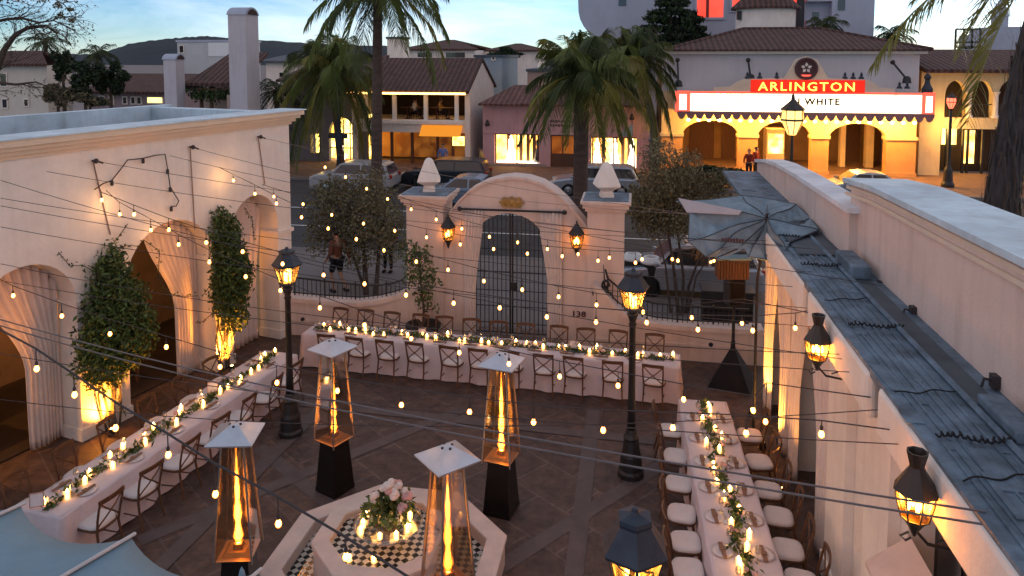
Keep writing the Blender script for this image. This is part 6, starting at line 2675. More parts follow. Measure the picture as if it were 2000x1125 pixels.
def palm(label, base, crown, r0, r1, Ln, nf, seed, lean=None, els=(75, -35), mats=('palmA', 'palmB', 'palmC'), droop=.95, skip=None, group='palm trees along the street', dens=44, ll=.62, trunkm='trunk', hang=.75):
    rs = random.Random(seed)
    base, crown = Vector(base), Vector(crown)
    t = thing('palm_tree', label, 'palm tree', tuple(base), 0, group)
    mb = MB()
    pts, rad = [], []
    for i in range(13):
        f = i/12
        p = base.lerp(crown, f)
        if lean:
            p += Vector(lean)*4*f*(1-f)
        pts.append(p-base)
        rad.append((r0*(1+.5*max(0, .12-f)/.12)*(1-f)+r1*f)*(1+.03*math.sin(i*2.3)))
    mb.tube(pts, rad, 12)
    # old leaf bases under the crown
    for k in range(16):
        a = rs.uniform(0, 6.28)
        z = -rs.uniform(.05, .8)
        q = pts[-1]+Vector((0, 0, z))
        mb.tube([q, q+Vector((math.cos(a)*.28, math.sin(a)*.28, .22))], .05, 5, r1=.02)
    mb.build('trunk', M[trunkm], t)
    mb = MB()
    for k in range(nf):
        f = (k+.5)/nf
        az = k*2.399+rs.uniform(-.2, .2)
        if skip and skip(az):
            continue
        el = R(els[0]+(els[1]-els[0])*f+rs.uniform(-8, 8))
        mi = rs.choices((0, 1, 2), (5, .6+2.2*f, 3-1.5*f))[0]
        frond(mb, pts[-1]+Vector((0, 0, .1)), az, el, Ln*rs.uniform(.85, 1.08)*(1 if f > .15 else .8), droop*(.6+.5*f), rs, mi, dens, ll, hang)
    mb.build('crown', [M[m] for m in mats], t, fix=False)
    return t


b_ = G(735, 400)
cz = atY(738, -25, b_.y)
palm('tall palm with a slender brown trunk whose crown leaves the top of the picture', b_, cz, .27, .20, 4.6, 38, 3, els=(80, -22), droop=.92, ll=.9, hang=1.0, dens=62)
b_ = G(1132, 452)
cz = atY(1137, 150, b_.y)
palm('thick trunked palm with a full drooping crown in front of the pink shop', b_, cz, .29, .30, 3.2, 46, 5, els=(86, -32), droop=.86, ll=.70, dens=62, hang=.95)
cz = atY(648, 135, 41.5)
palm('leafy palm with long drooping yellowish fronds at the left of the street', (cz.x+.5, 41.5, .08), cz, .22, .2, 4.2, 48, 6, els=(84, -48), droop=1.08, ll=.9, hang=1.1, dens=60)
cz = atY(1232, 118, 41.5)
palm('palm with a yellow green crown between the pink shop and theatre', (XX(1278, 41.5, 330), 41.5, .08), cz, .26, .22, 3.5, 48, 7, lean=(.55, 0, 0), els=(86, -45), droop=1.0, ll=.78, hang=.95, dens=58)
b2_ = Vector((XX(1948, 23.5, 400), 23.5, 0))
cz = atY(2085, -115, 24.5)
palm('broad grey trunked palm at the right edge with fronds hanging over the theatre', b2_, cz, .44, .40, 6.4, 22, 9, lean=(-.38, 0, 0), els=(60, -25), droop=.75, mats=('palmB', 'palmB', 'palmA'), ll=1.0, dens=60, trunkm='barkgrey')
rp = bpy.data.objects[[o.name for o in col.objects if o.name.startswith('palm_tree')][-1]]
rs_ = random.Random(91)
mb = MB()
for k in range(420):
    f = rs_.random()
    a = rs_.uniform(0, 6.28)
    c = b2_.lerp(cz, f)+Vector((-.38, 0, 0))*4*f*(1-f)-b2_
    r_ = .46+rs_.uniform(-.02, .10)
    p = c+Vector((r_*math.cos(a), r_*math.sin(a), 0))
    L_ = rs_.uniform(.4, 1.3)
    tn = Vector((-math.sin(a), math.cos(a), 0))*rs_.uniform(.012, .05)
    q = p+Vector((math.cos(a)*rs_.uniform(-.04, .14), math.sin(a)*rs_.uniform(-.04, .14), -L_))+tn*rs_.uniform(-3, 3)
    if p.z-L_ < 0:
        continue
    mb.add([p-tn, p+tn, q+tn*.4, q-tn*.4], [(0, 1, 2, 3)], rs_.choice((0, 0, 1)))
mb.build('dead_frond_skirt', [M['barkgrey'], M['bark']], rp, fix=False)
# smaller far palms
for i, (px, py, Y, L_, lab) in enumerate(((88, 82, 58, 3.0, 'small dark palm above the roof of the far left villa'), (1745, 70, 60, 2.4, 'small dark palm right of the grey stepped wing'), (540, 182, 44, 2.6, 'low dark palm beside the tall chimney tower'), (1612, 52, 56, 2.0, 'small dark palm beside the round tower'), (190, 105, 64, 2.6, 'small dark palm rising from the far left trees'))):
    cz = atY(px, py, Y)
    palm(lab, (cz.x, Y, 0), cz, .2, .16, L_, 20, 40+i, els=(60, -40), mats=('palmC', 'darkfol', 'palmC'), dens=22, group='small palms behind the street')


# ------------------------------------------------------------------ other trees
def shrubby(name, label, cat, base, stems, blobs, n, s0, s1, mats, seed, group=None, wts=None):
    rs = random.Random(seed)
    base = Vector(base)
    t = thing(name, label, cat, tuple(base), 0, group)
    mb = MB()
    for pts, r0, r1 in stems:
        mb.tube([Vector(p)-base for p in pts], r0, 6, r1=r1)
    mb.build('trunk', M['bark'], t)
    mb = MB()
    leafcloud(mb, [(b[0]-base.x, b[1]-base.y, b[2]-base.z)+tuple(b[3:]) for b in blobs], n, s0, s1, rs, len(mats), wts)
    mb.build('crown', [M[m] for m in mats], t, fix=False)
    return t


def blobs_px(lst, Y):
    out = []
    for px, py, rx, rz in lst:
        p = atY(px, py, Y+rnd.uniform(-.5, .5))
        s_ = Y/F*1.02
        out.append((p.x, p.y, p.z, rx*s_, (rx+rz)*.5*s_, rz*s_))
    return out


Yo = 21.0
bs = G(715, 575)
bl_ = blobs_px([(690, 390, 80, 45), (640, 420, 50, 50), (740, 420, 55, 60), (690, 450, 75, 45), (650, 370, 45, 30), (765, 470, 35, 45), (620, 470, 30, 35), (720, 350, 40, 25), (700, 500, 50, 25)], Yo)
br = [([bs, atY(712, 500, Yo), atY(700, 430, Yo), atY(660, 380, Yo)], .09, .02), ([bs+Vector((.3, 0, 0)), atY(740, 490, Yo), atY(752, 420, Yo)], .08, .02), ([bs+Vector((-.1, .2, 0)), atY(690, 500, Yo), atY(650, 440, Yo)], .06, .02)]
for k in range(26):
    a = bl_[k % 9]
    br.append(([atY(705+rnd.uniform(-20, 20), 470, Yo), Vector(a[:3])+Vector((rnd.uniform(-1, 1)*a[3]*1.1, rnd.uniform(-.5, .5), rnd.uniform(-.4, 1.1)*a[5]))], .016, .004))
shrubby('olive_tree', 'brownish olive tree with thin foliage behind the left railing', 'tree', bs, br, bl_, 11000, .035, .075, ('olive', 'olive2', 'olive'), 61, 'olive trees behind the gate wall')
bs = G(1325, 615)
Yo = 20.6
bl_ = blobs_px([(1300, 345, 50, 40), (1350, 370, 55, 40), (1270, 380, 45, 45), (1310, 410, 70, 45), (1390, 370, 40, 30), (1280, 440, 45, 30), (1345, 450, 40, 25), (1285, 300, 34, 30), (1405, 350, 30, 25), (1250, 400, 35, 40), (1340, 320, 35, 30)], Yo)
br = [([bs, atY(1318, 540, Yo), atY(1305, 450, Yo), atY(1290, 350, Yo)], .06, .015), ([bs+Vector((.1, 0, 0)), atY(1335, 540, Yo), atY(1320, 430, Yo), atY(1340, 370, Yo)], .05, .015), ([bs+Vector((.2, .1, 0)), atY(1345, 560, Yo), atY(1378, 470, Yo), atY(1385, 380, Yo)], .05, .012), ([bs+Vector((-.2, .1, 0)), atY(1300, 520, Yo), atY(1275, 420, Yo)], .045, .012), ([bs+Vector((.25, .1, 0)), atY(1360, 540, Yo), atY(1392, 490, Yo)], .04, .012)]
for k in range(30):
    a = bl_[k % 9]
    br.append(([atY(1315+rnd.uniform(-25, 25), 440, Yo), Vector(a[:3])+Vector((rnd.uniform(-1, 1)*a[3]*1.15, rnd.uniform(-.5, .5), rnd.uniform(-.3, 1.2)*a[5]))], .014, .003))
shrubby('olive_tree', 'brownish multi stemmed olive tree behind the right railing', 'tree', bs, br, bl_, 9500, .035, .07, ('olive', 'olive2', 'olive'), 62, 'olive trees behind the gate wall')
# conifer behind theatre
Yk = 57.5
tpz = atY(1312, -40, Yk)
bl_ = []
for k in range(9):
    py = -40+k*16
    wd = 8+k*7.5
    for q in range(3):
        bl_ += blobs_px([(1312+(q-1)*wd*.7+rnd.uniform(-5, 5), py+rnd.uniform(-3, 3), wd*.5, 7)], Yk)
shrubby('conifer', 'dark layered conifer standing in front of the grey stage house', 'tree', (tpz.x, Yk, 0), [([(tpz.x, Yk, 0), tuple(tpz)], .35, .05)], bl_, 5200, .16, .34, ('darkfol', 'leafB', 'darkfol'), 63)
for i, (px, py, rx, rz, Y, nm, lab) in enumerate(((165, 150, 44, 42, 47, 'tree', 'dark round tree left of the low house at the far left'), (122, 120, 32, 34, 48, 'tree', 'dark green tree top behind the far left villa'), (215, 148, 34, 40, 48.5, 'tree', 'dark spreading tree beside the distant hill'), (112, 178, 36, 30, 46, 'tree', 'brownish tree in front of the far left villa'), (1290, 92, 60, 22, 54, 'shrub', 'dark bushy shrub left of the theatre roof'), (985, 102, 40, 14, 70, 'tree', 'dark tree line over the blue grey house'), (600, 190, 40, 40, 50, 'tree', 'dark tree behind the left palm'), (175, 192, 45, 16, 45, 'shrub', 'brownish low shrub under the far left trees'), (1400, 340, 60, 18, 40.2, 'shrub', 'low leafy shrub in front of the theatre'), (1330, 345, 50, 22, 40.0, 'shrub', 'brownish shrub at the left corner of the theatre'))):
    c = atY(px, py, Y)
    bl_ = []
    for q in range(11):
        a_, r_ = rnd.uniform(0, 6.28), rnd.random()**.6
        bl_ += blobs_px([(px+rx*.8*r_*math.cos(a_), py+rz*(.15+.75*r_*math.sin(a_)), rx*rnd.uniform(.22, .42), rz*rnd.uniform(.2, .42))], Y)
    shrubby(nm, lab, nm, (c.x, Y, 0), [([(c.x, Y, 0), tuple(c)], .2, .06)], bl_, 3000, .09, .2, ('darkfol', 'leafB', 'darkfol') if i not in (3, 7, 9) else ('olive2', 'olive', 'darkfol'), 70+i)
# bare tree top left
Yb = 26.0
bt = thing('bare_tree', 'bare branched tree reaching in at the top left corner', 'tree', tuple(G(-160, 560)))
o0 = bt.location
mb = MB()
lf = MB()
rq = random.Random(12)


def twig(p, d, L_, r_, dep):
    pts = [p]
    q = p.copy()
    for i in range(4):
        d = (d+Vector((rq.gauss(0, .22), rq.gauss(0, .15), rq.gauss(0, .2)))).normalized()
        q = q+d*L_/4
        pts.append(q.copy())
    mb.tube([v-o0 for v in pts], r_, 5, r1=r_*.45)
    if dep > 0:
        for k in range(3):
            twig(pts[1+k], (d+Vector((rq.uniform(-.9, .9), rq.uniform(-.4, .4), rq.uniform(-.8, .8)))).normalized(), L_*.62, r_*.5, dep-1)
    else:
        for k in range(2):
            leafquad(lf, q-o0+Vector((rq.gauss(0, .06), 0, rq.gauss(0, .06))), rq.uniform(.03, .08), rq, 0)


mains = [([(-160, 560), (-120, 380), (-60, 250), (-15, 160), (8, 98), (30, 68), (55, 54), (90, 50), (112, 66)], .20), ([(-60, 250), (-50, 100), (-20, 45), (15, 37), (45, 36), (75, 44), (105, 40), (130, 52)], .10), ([(-15, 160), (30, 165), (70, 160), (95, 170)], .07), ([(-50, 100), (-20, 10), (40, -20), (90, -10), (125, 8)], .09)]
for pl_, r_ in mains:
    P = [atY(a, b_, Yb+i*.15) for i, (a, b_) in enumerate(pl_)]
    P[0] = G(-160, 560) if pl_[0] == (-160, 560) else P[0]
    mb.tube([v-o0 for v in P], [r_*(1-.82*i/(len(P)-1)) for i in range(len(P))], 7)
    for i in range(2, len(P)):
        for k in range(3):
            d = (P[i]-P[i-1]).normalized()
            twig(P[i-1].lerp(P[i], rq.random()), (d+Vector((rq.uniform(-.4, .8), rq.uniform(-.4, .4), rq.uniform(-.8, .8)))).normalized(), rq.uniform(.7, 1.3), .022, 2)
mb.build('branch', M['bark'], bt)
for a, b_, rx in ((15, -8, 30), (85, -10, 28), (112, 10, 10), (135, 18, 8), (140, 40, 8), (118, 28, 8)):
    c = atY(a, b_, Yb)-o0
    leafcloud(lf, [(c.x, c.y, c.z, rx/56, rx/56, rx/90)], int(rx*5), .04, .09, rq, 1)
lf.build('foliage', [M['olive2']], bt, fix=False)

# ------------------------------------------------------------------ street lamps, poles
def street_lamp(label, x, y, h, s, gm, glow=0.0):
    t = thing('street_lamp', label, 'street lamp', (x, y, .08), 0, 'street lamps on the far pavement')
    mb = MB()
    mb.lathe([(.32, 0), (.32, .15), (.24, .3), (.2, .9), (.12, 1.1), (.09, 1.4), (.07, h-.1), (.12, h)], 10)
    mb.build('pole', M['iron'], t)
    mb = MB()
    mb.lathe([(.12*s, h), (.2*s, h+.05*s), (.42*s, h+.55*s), (.45*s, h+.62*s), (.40*s, h+1.0*s)], 8)
    mb.build('lantern', gm, t)
    mb = MB()
    mb.lathe([(.48*s, h+1.0*s), (.48*s, h+1.06*s), (.2*s, h+1.3*s), (.08*s, h+1.42*s), (.06*s, h+1.6*s), (0, h+1.7*s)], 8)
    for k in range(8):
        a = 2*PI*k/8
        mb.tube([(.2*s*math.cos(a), .2*s*math.sin(a), h+.05*s), (.44*s*math.cos(a), .44*s*math.sin(a), h+.6*s), (.42*s*math.cos(a), .42*s*math.sin(a), h+1.0*s)], .02*s, 4)
    mb.lathe([(.455*s, h+.58*s), (.47*s, h+.60*s), (.455*s, h+.66*s)], 8)
    mb.build('lantern_frame', M['bronze'], t)
    return t


x, y = XX(1545, 40.3, 340), 40.3
zb = ZZ(264, y, 1545)
street_lamp('tall street lamp with a big glowing yellow lantern in front of the marquee', x, y, zb-.08, (ZZ(192, y, 1545)-zb)/1.7*1.15, M['streetlamp'])
x, y = XX(1851, 42, 360), 42.0
zb = ZZ(212, y, 1851)
street_lamp('street lamp with a red lit lantern in front of the cream building', x, y, zb-.08, (ZZ(175, y, 1851)-zb)/1.7*.95, M['redlamp'])
tp0 = thing('traffic_pole', 'dark street pole with a cross sign in front of the glowing arched window', 'pole', (XX(663, 40.5, 330), 40.5, .08))
mb = MB()
mb.tube([(0, 0, 0), (0, 0, ZZ(175, 40.5, 663))], .13, 8)
mb.build('pole', M['iron'], tp0)
mb = MB()
mb.box((.0, -.14, ZZ(268, 40.5, 663)), (1.15, .06, .28))
mb.build('street_sign', M['iron'], tp0)
mb = MB()
mb.lathe([(.26, -.35), (.28, .3), (.1, .4)], 8, (.05, 0, ZZ(268, 40.5, 663)-.2))
mb.build('signal_box', M['bluemetal'], tp0)


# ------------------------------------------------------------------ cars
def make_car(name, label, loc, rz, paint, kind, Lc=4.5, Wc=1.78):
    t = thing(name, label, 'car', loc, rz, 'cars on the street')
    h = Lc/2
    if kind == 'sedan':
        low = [(-h, .42), (-h+.05, .68), (-h+.25, .82), (-h+.9, .92), (h-1.25, .92), (h-.3, .78), (h-.03, .62), (h, .38)]
        cab = [(-h+.75, .90), (-h+1.35, 1.36), (-h+1.7, 1.43), (-.1+.1, 1.44), (.45, 1.36), (h-1.15, .90)]
    elif kind == 'suv':
        low = [(-h, .5), (-h+.04, .95), (-h+.2, 1.05), (h-1.25, 1.05), (h-.25, .95), (h-.02, .75), (h, .5)]
        cab = [(-h+.08, 1.0), (-h+.3, 1.50), (-h+.55, 1.58), (.25, 1.58), (.55, 1.53), (h-1.1, 1.0)]
    else:
        low = [(-h, .45), (-h+.04, .85), (-h+.2, .95), (h-1.2, .95), (h-.3, .82), (h-.03, .65), (h, .42)]
        cab = [(-h+.1, .93), (-h+.35, 1.42), (-h+.6, 1.52), (.15, 1.53), (.5, 1.46), (h-1.05, .93)]
    wb = Lc*.29
    base = .24

    def body_outline():
        pts = []
        r = .37
        pts.append((-h+.03, base+.06))
        for cx in (-wb, wb):
            pts += [(cx-r, base)]+[(cx+r*math.cos(a), base+.06+r*math.sin(a)) for a in [PI-PI*i/8 for i in range(9)]]+[(cx+r, base)]
        pts.append((h-.03, base+.06))
        return pts+list(reversed(low))
    bo = body_outline()
    mb = MB()
    secs = [(-1.0, .0, .06), (-.94, .0, .0), (.94, .0, .0), (1.0, 0, .06)]
    n = len(bo)
    vs = []
    for s_, _, ins in secs:
        for x, z in bo:
            k = 1-ins/ (h) if ins else 1
            vs.append((x*k, s_*Wc/2, z if not ins or z < .5 else z-ins*.5))
    fs = [tuple(range(n)), tuple(reversed([3*n+i for i in range(n)]))]
    for j in range(3):
        fs += [(j*n+i, j*n+(i+1) % n, (j+1)*n+(i+1) % n, (j+1)*n+i) for i in range(n)]
    mb.add(vs, fs)
    mb.build('body', paint, t, bevel=.03)
    mb = MB()
    m_ = len(cab)
    vs = []
    for s_, zk in ((-1, 0), (1, 0)):
        for x, z in cab:
            f = (z-cab[0][1])/(cab[3][1]-cab[0][1])
            vs.append((x, s_*(Wc/2-.05-.17*f), z))
    mb.add(vs, [tuple(range(m_)), tuple(reversed(range(m_, 2*m_)))]+[(i, (i+1) % m_, m_+(i+1) % m_, m_+i) for i in range(m_)])
    cabin = mb.build('cabin', paint, t, bevel=.03)
    z0, z1 = cab[0][1]+.06, cab[3][1]-.09

    def cx(i, z):   # x on pillar line i..i+1 at height z
        (xa, za), (xb, zb) = i
        return xa+(xb-xa)*(z-za)/(zb-za)
    rear = (cab[0], cab[1])
    front = (cab[-1], cab[-2])
    for s_ in (-1, 1):
        def yy(z):
            f = (z-cab[0][1])/(cab[3][1]-cab[0][1])
            return s_*(Wc/2-.05-.17*f+.006)
        xr0, xr1 = cx(rear, z0)+.12, cx(rear, min(z1, cab[1][1]))+.12
        xf0, xf1 = cx(front, z0)-.14, cx(front, min(z1, cab[-2][1]))-.12
        mid = (xr0+xf0)/2-.05
        for a0, a1, c0, c1 in ((xr0, xr1, mid-.04, mid-.04), (mid+.04, mid+.04, xf0, xf1)):
            g = MB()
            g.quad((a0, yy(z0), z0), (c0, yy(z0), z0), (c1, yy(z1), z1), (a1, yy(z1), z1))
            g.build('side_window', M['carglass'], t)
    for nm, pr, sg in (('rear_window', rear, -1), ('windscreen', front, 1)):
        (xa, za), (xb, zb) = pr
        d = Vector((xb-xa, 0, zb-za))
        nrm_ = Vector((abs(d.z)*sg, 0, abs(d.x))).normalized()*.008
        g = MB()
        P0, P1 = Vector((xa, 0, za))+d*.1+nrm_, Vector((xa, 0, za))+d*.92+nrm_
        w0, w1 = Wc/2-.13, Wc/2-.25
        g.quad((P0.x, -w0, P0.z), (P0.x, w0, P0.z), (P1.x, w1, P1.z), (P1.x, -w1, P1.z))
        g.build(nm, M['carglass'], t)
    for cx_ in (-wb, wb):
        for s_ in (-1, 1):
            g = MB()
            g.lathe([(.2, -.09), (.30, -.095), (.325, -.06), (.325, .06), (.30, .095), (.2, .09)], 18, closed=True)
            o = g.build('wheel', M['tyre'], t)
            o.location = (cx_, s_*(Wc/2-.12), .325)
            o.rotation_euler = (R(90), 0, 0)
            g = MB()
            g.lathe([(.0, -.07), (.06, -.085), (.19, -.06), (.205, -.085), (.205, .085), (.19, .06), (.06, .085), (0, .07)], 12)
            g.build('rim', M['rim'], o)
    for s_ in (-1, 1):
        g = MB()
        g.box((h-.09, s_*(Wc/2-.28), low[-2][1]+.03), (.16, .38, .14))
        g.build('headlight', M['carlamp'], t, bevel=.02)
        g = MB()
        g.box((-h+.05, s_*(Wc/2-.2), low[1][1]-.02), (.12, .26, .18))
        g.build('tail_light', M['tail'], t, bevel=.02)
        g = MB()
        g.box((cx(front, z0)-.02, s_*(Wc/2+.06), z0+.02), (.12, .16, .12))
        g.build('mirror', paint, t, bevel=.03)
    for s_ in (-1, 1):
        g = MB()
        g.box((s_*(h-.01), 0, .36), (.07, Wc-.1, .16))
        g.build('bumper', M['tyre'] if kind == 'suv' else paint, t, bevel=.03)
    return t


def carpos(px0, px1, pyb):
    a, b_ = G(px0, pyb), G(px1, pyb)
    return (a+b_)/2


p = carpos(617, 772, 372)
make_car('parked_car', 'white sport utility car half hidden by the tall palm trunk', (p.x, p.y, -.05), PI, M['carwhite'], 'suv', 4.35, 1.8)
p = carpos(800, 940, 352)
make_car('parked_car', 'dark sport utility car parked by the far kerb left of the pink shop', (p.x+.6, 38.2, -.05), PI, M['cardark'], 'suv', 4.6, 1.85)
p = carpos(845, 960, 402)
make_car('parked_car', 'blue silver sedan whose roof shows above the round gate wall', (p.x+.1, 33.8, -.05), PI, M['carblue'], 'sedan', 4.5)
p = carpos(1085, 1240, 378)
make_car('parked_car', 'silver estate car by the kerb in front of the pink shop', (p.x, p.y, -.05), PI, M['carsilver'], 'wagon', 4.5)
p = G(1645, 372)
make_car('parked_car', 'pale silver sedan showing its roof above the parapet of the side building', (p.x+.3, 38.2, -.05), PI, M['carsilver'], 'sedan', 4.5)
p = G(2012, 372)
make_car('parked_car', 'pale car cut off by the right edge of the picture', (p.x+2.2, p.y, -.05), PI, M['carwhite'], 'sedan', 4.5)
p = G(1345, 575)
make_car('parked_car', 'white car near the right railing behind the olive stems', (p.x, 22.3, -.02), PI, M['carsilver'], 'wagon', 4.2, 1.7)
# motor scooter
sp_ = G(815, 366)
sc_ = thing('motorcycle', 'dark motorcycle parked between the white and dark cars', 'motorcycle', (sp_.x, 37.6, -.05), R(100))
for x in (-.65, .65):
    g = MB()
    g.lathe([(.2, -.05), (.3, -.06), (.33, 0), (.3, .06), (.2, .05)], 16, closed=True)
    g.tube([(-.28, 0, 0), (.28, 0, 0)], .015, 4)
    g.tube([(0, -.28, 0), (0, .28, 0)], .015, 4)
    o = g.build('wheel', M['tyre'], sc_)
    o.location = (x, 0, .33)
    o.rotation_euler = (R(90), 0, 0)
g = MB()
g.tube([(-.65, 0, .33), (-.2, 0, .5), (.25, 0, .75), (.45, 0, .9)], .07, 8)
g.ell((0, 0, .48), (.28, .16, .2), 10, 6)
g.ell((.12, 0, .82), (.28, .14, .13), 10, 6)
g.build('frame', M['cardark'], sc_)
g = MB()
g.ell((-.38, 0, .80), (.36, .14, .08), 10, 6)
g.build('saddle', M['pantsdark'], sc_)
g = MB()
g.tube([(.65, 0, .33), (.5, 0, .8), (.42, 0, 1.02)], .035, 6)
g.tube([(.36, -.36, 1.06), (.44, 0, 1.0), (.36, .36, 1.06)], .02, 6)
g.ell((.55, 0, .86), (.1, .11, .11), 8, 6)
g.build('handlebar', M['iron'], sc_)
# bins / planters on the near pavement
for i, (px, py) in enumerate(((1235, 575), (1272, 583))):
    p = G(px, py)
    bn = thing('litter_bin', ('dark round litter bin half hidden by the right pillar', 'dark round litter bin with a pale rim behind the middle lamp post')[i], 'bin', (p.x, p.y+.4, 0), 0, 'litter bins on the near pavement')
    mb = MB()
    mb.lathe([(.26, 0), (.28, .05), (.32, .95), (.30, .95)], 16)
    mb.build('barrel', M['iron'], bn)
    mb = MB()
    mb.lathe([(.33, .95), (.34, 1.0), (.22, 1.12), (.16, 1.12), (.16, 1.0)], 16)
    mb.build('rim', M['white'], bn)
p = G(1415, 628)
pb = thing('planter_box', 'long black planter box behind the right railing beside the loudspeaker', 'planter', (p.x, 19.4, 0))
mb = MB()
mb.b2((-.62, -.3, 0), (.62, .3, .95))
mb.b2((-.66, -.34, .95), (.66, .34, 1.02))
mb.build('box', M['iron'], pb, bevel=.01)
mb = MB()
for z in (.25, .5, .75):
    mb.b2((-.6, -.315, z), (.6, -.301, z+.04))
mb.build('ridge', M['darkmetal'], pb)
# ------------------------------------------------------------------ people


def skin_mesh(name, verts, edges, radii, m, parent, sub=1):
    me = bpy.data.meshes.new(name)
    me.from_pydata(verts, edges, [])
    o = bpy.data.objects.new(name, me)
    col.objects.link(o)
    sk = o.modifiers.new('skin', 'SKIN')
    sk.use_smooth_shade = True
    lay = me.skin_vertices[0].data if me.skin_vertices else None
    if lay is None:
        bm = bmesh.new()
        bm.from_mesh(me)
        bm.verts.layers.skin.verify()
        bm.to_mesh(me)
        bm.free()
        lay = me.skin_vertices[0].data
    for i, r_ in enumerate(radii):
        lay[i].radius = (r_, r_) if not isinstance(r_, tuple) else r_
        lay[i].use_root = (i == 0)
    s_ = o.modifiers.new('sub', 'SUBSURF')
    s_.levels = s_.render_levels = sub
    dg = bpy.context.evaluated_depsgraph_get()
    nm = bpy.data.meshes.new_from_object(o.evaluated_get(dg))
    bpy.data.objects.remove(o)
    nm.materials.clear()
    nm.materials.append(m)
    nm.polygons.foreach_set('material_index', [0]*len(nm.polygons))
    nm.polygons.foreach_set('use_smooth', [True]*len(nm.polygons))
    r = bpy.data.objects.new(name, nm)
    col.objects.link(r)
    r.parent = parent
    return r


def person(label, loc, rz, shirt, pants, pose='walk', shorts=False, sc_=1.0, hands=True, group=None):
    """facing +Y; feet at z=0 (or seat level for sitting)"""
    t = thing('person', label, 'person', loc, rz, group)
    t.scale = (sc_, sc_, sc_)
    if pose == 'walk':
        kl, fl = (-.10, .16, .50), (-.10, .02, .07)
        krr, fr = (.10, .02, .49), (.10, -.30, .12)
        el, hl = (-.27, -.06, 1.12), (-.25, .14, .93)
        er, hr = (.27, -.12, 1.13), (.27, -.20, .86)
        P = .93
    elif pose == 'sit':
        P = .50
        kl, fl = (-.11, .42, .52), (-.11, .40, .08)
        krr, fr = (.11, .42, .52), (.11, .44, .08)
        el, hl = (-.28, .06, .76), (-.16, .30, .74)
        er, hr = (.28, .06, .76), (.16, .32, .74)
    else:
        P = .93
        kl, fl = (-.10, .03, .50), (-.11, 0, .08)
        krr, fr = (.10, .02, .50), (.11, .03, .08)
        el, hl = (-.28, -.04, 1.13), (-.22, .14, 1.0)
        er, hr = (.28, -.04, 1.13), (.26, .06, .88)
    dz = P-.93
    pel = (0, 0, P)
    wa, ch, nk_, hd, tp = (0, .01, 1.10+dz), (0, .0, 1.32+dz), (0, .01, 1.50+dz), (0, .03, 1.61+dz), (0, .03, 1.70+dz)
    sl, sr = (-.18, 0, 1.42+dz), (.18, 0, 1.42+dz)
    hl_, hr_ = (-.09, 0, P-.04), (.09, 0, P-.04)
    V = [pel, wa, ch, nk_, hd, tp, sl, el, hl, sr, er, hr, hl_, kl, fl, hr_, krr, fr, (fl[0], fl[1]+.16, fl[2]-.04), (fr[0], fr[1]+.15, fr[2]-.05)]
    if pose != 'walk' and pose != 'sit':
        pass
    E_ = [(0, 1), (1, 2), (2, 3), (3, 4), (4, 5), (2, 6), (6, 7), (7, 8), (2, 9), (9, 10), (10, 11), (0, 12), (12, 13), (13, 14), (0, 15), (15, 16), (16, 17), (14, 18), (17, 19)]
    Rr = [(.14, .11), (.13, .10), (.16, .11), (.055, .06), (.085, .10), (.065, .075), .065, .043, .030, .065, .043, .030, .09, .06, .042, .09, .06, .042, .032, .032]
    # palms and fingers
    n0 = 20
    if hands:
        for base, prev, sgn in ((8, 7, -1), (11, 10, 1)):
            b = Vector(V[base])
            d = (b-Vector(V[prev])).normalized()
            sd_ = Vector((0, 1, 0))-d*d.y
            sd_ = sd_.normalized() if sd_.length > .05 else Vector((1, 0, 0))
            up_ = d.cross(sd_)*sgn
            pi_ = len(V)
            V.append(tuple(b+d*.07))
            E_.append((base, pi_))
            Rr.append((.030, .018))
            for k, (o_, ln) in enumerate(((-.026, .068), (-.009, .078), (.009, .073), (.025, .058))):
                a = b+d*.085+sd_*o_
                q = a+d*ln*.6+up_*.008
                e = a+d*ln*.95+up_*.028
                i0 = len(V)
                V.extend([tuple(a), tuple(q), tuple(e)])
                E_.extend([(pi_, i0), (i0, i0+1), (i0+1, i0+2)])
                Rr.extend([.009, .008, .007])
            a = b+d*.03-sd_*.035
            i0 = len(V)
            V.extend([tuple(a), tuple(a+d*.035-sd_*.02+up_*.015)])
            E_.extend([(pi_, i0), (i0, i0+1)])
            Rr.extend([.010, .008])
    body = skin_mesh('body', V, E_, Rr, M['skin'], t)
    g = lambda r_, k: tuple(x+k for x in r_) if isinstance(r_, tuple) else r_+k
    lo = lambda a, b_, f: tuple(a[i]+(b_[i]-a[i])*f for i in range(3))
    skin_mesh('shirt', [(0, 0, P-.02), wa, ch, (0, .01, 1.45+dz), sl, el, lo(el, hl, .85), sr, er, lo(er, hr, .85)], [(0, 1), (1, 2), (2, 3), (2, 4), (4, 5), (5, 6), (2, 7), (7, 8), (8, 9)],
              [(.155, .125), (.15, .12), (.18, .13), (.075, .08), .08, .056, .042, .08, .056, .042], shirt, t)
    f = .82 if shorts else 1
    if shorts:
        vs = [pel, hl_, lo(hl_, kl, .9), hr_, lo(hr_, krr, .9)]
        skin_mesh('shorts', vs, [(0, 1), (1, 2), (0, 3), (3, 4)], [(.15, .12), .105, .095, .105, .095], pants, t)
    else:
        vs = [pel, hl_, kl, lo(kl, fl, .93), hr_, krr, lo(krr, fr, .93)]
        skin_mesh('trousers', vs, [(0, 1), (1, 2), (2, 3), (0, 4), (4, 5), (5, 6)], [(.15, .12), .105, .075, .058, .105, .075, .058], pants, t)
    for f_, nm in ((fl, 'shoe'), (fr, 'shoe')):
        mb = MB()
        mb.ell((f_[0], f_[1]+.06, max(.045, f_[2]-.03)), (.05, .14, .05), 10, 6)
        mb.build('shoe', M['pantsdark'], t, smooth=True)
    hz = hd[2]+.015
    mb = MB()
    mb.ell((0, hd[1]-.02, hz+.045), (.098, .112, .105), 12, 8)
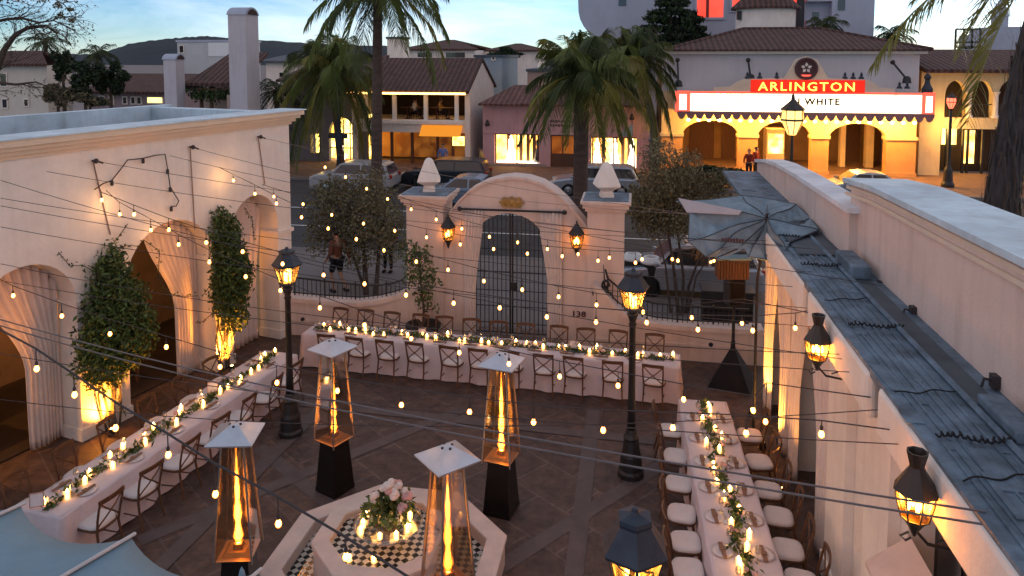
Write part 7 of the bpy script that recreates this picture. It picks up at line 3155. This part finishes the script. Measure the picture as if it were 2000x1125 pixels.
    mb.build('hair', M['hair'], t, smooth=True)
    mb = MB()
    fy = hd[1]+.098
    mb.ell((0, fy-.005, hz-.005), (.06, .03, .085), 10, 8)
    mb.prism([(-.012, fy+.02, hz-.025), (.012, fy+.02, hz-.025), (0, fy+.045, hz-.028), ], (0, -.012, .055))
    for sx in (-1, 1):
        mb.ell((sx*.095, hd[1], hz-.005), (.014, .026, .034), 6, 5)
    mb.build('face', M['skin'], t, smooth=True)
    mb = MB()
    for sx in (-1, 1):
        mb.ell((sx*.032, fy+.02, hz+.015), (.011, .008, .008), 6, 5)
    mb.tube([(-.022, fy+.02, hz-.055), (0, fy+.024, hz-.058), (.022, fy+.02, hz-.055)], .005, 5)
    mb.build('eyes_and_mouth', M['hair'], t)
    return t


p = G(640, 586)
person('person in a brown jacket and dark shorts walking behind the left railing', (p.x, 20.4, 0), R(60), M['shirtbrown'], M['pantsdark'], 'walk', True, 1.08)
p = atY(706, 580, 20.2)
person('person in dark brown clothes standing beside the left olive stems', (p.x, 22.6, 0), R(170), M['shirtbrown'], M['pantsdark'], 'stand')
person('person in a blue shirt standing by the restaurant entrance', (XX(865, 42, 310), 42, .08), R(190), M['shirtblue'], M['pantsdark'], 'stand')
person('person in a yellow and dark outfit walking past the pink shop corner', (XX(940, 41, 320), 41, .08), R(100), M['shirtyellow'], M['pantsdark'], 'walk')
person('person in a red top standing at the theatre pier, left of a pair', (XX(1463, 42.5, 320), 42.5, .08), R(160), M['shirtred'], M['pantsdark'], 'stand', group='pair at the theatre pier')
person('person in a red top standing at the theatre pier, right of a pair', (XX(1476, 43.5, 320), 43.5, .08), R(220), M['shirtred'], M['pantsdark'], 'stand', group='pair at the theatre pier')
zt_ = ZZ(235, YQ, 800)
for i, (px, dx, rz) in enumerate(((785, .55, R(90)), (815, -.55, R(-90)), (868, -.6, R(-90)))):
    tt = person('guest in %s sitting at the %s terrace table upstairs' % (('white', 'white', 'yellow')[i], ('first', 'second', 'fourth')[i]), (XX(px, YQ)+dx, YQ+1.2, zt_), rz, M['shirtwhite'] if i < 2 else M['shirtyellow'], M['pantsdark'], 'sit', hands=False, group='guests on the upper terrace')
    cs = thing('terrace_chair', 'dark chair under the guest at the %s terrace table upstairs' % ('first', 'second', 'fourth')[i], 'chair', (XX(px, YQ)+dx, YQ+1.2, zt_), rz, 'terrace chairs')
    mb = MB()
    mb.box((0, .05, .38), (.42, .42, .04))
    mb.build('seat', M['woodbrown'], cs)
    mb = MB()
    mb.box((0, -.19, .65), (.42, .03, .45))
    mb.build('backrest', M['woodbrown'], cs)
    for sx in (-.18, .18):
        for sy in (-.14, .22):
            mb = MB()
            mb.box((sx, sy, .18), (.035, .035, .36))
            mb.build('leg', M['woodbrown'], cs)
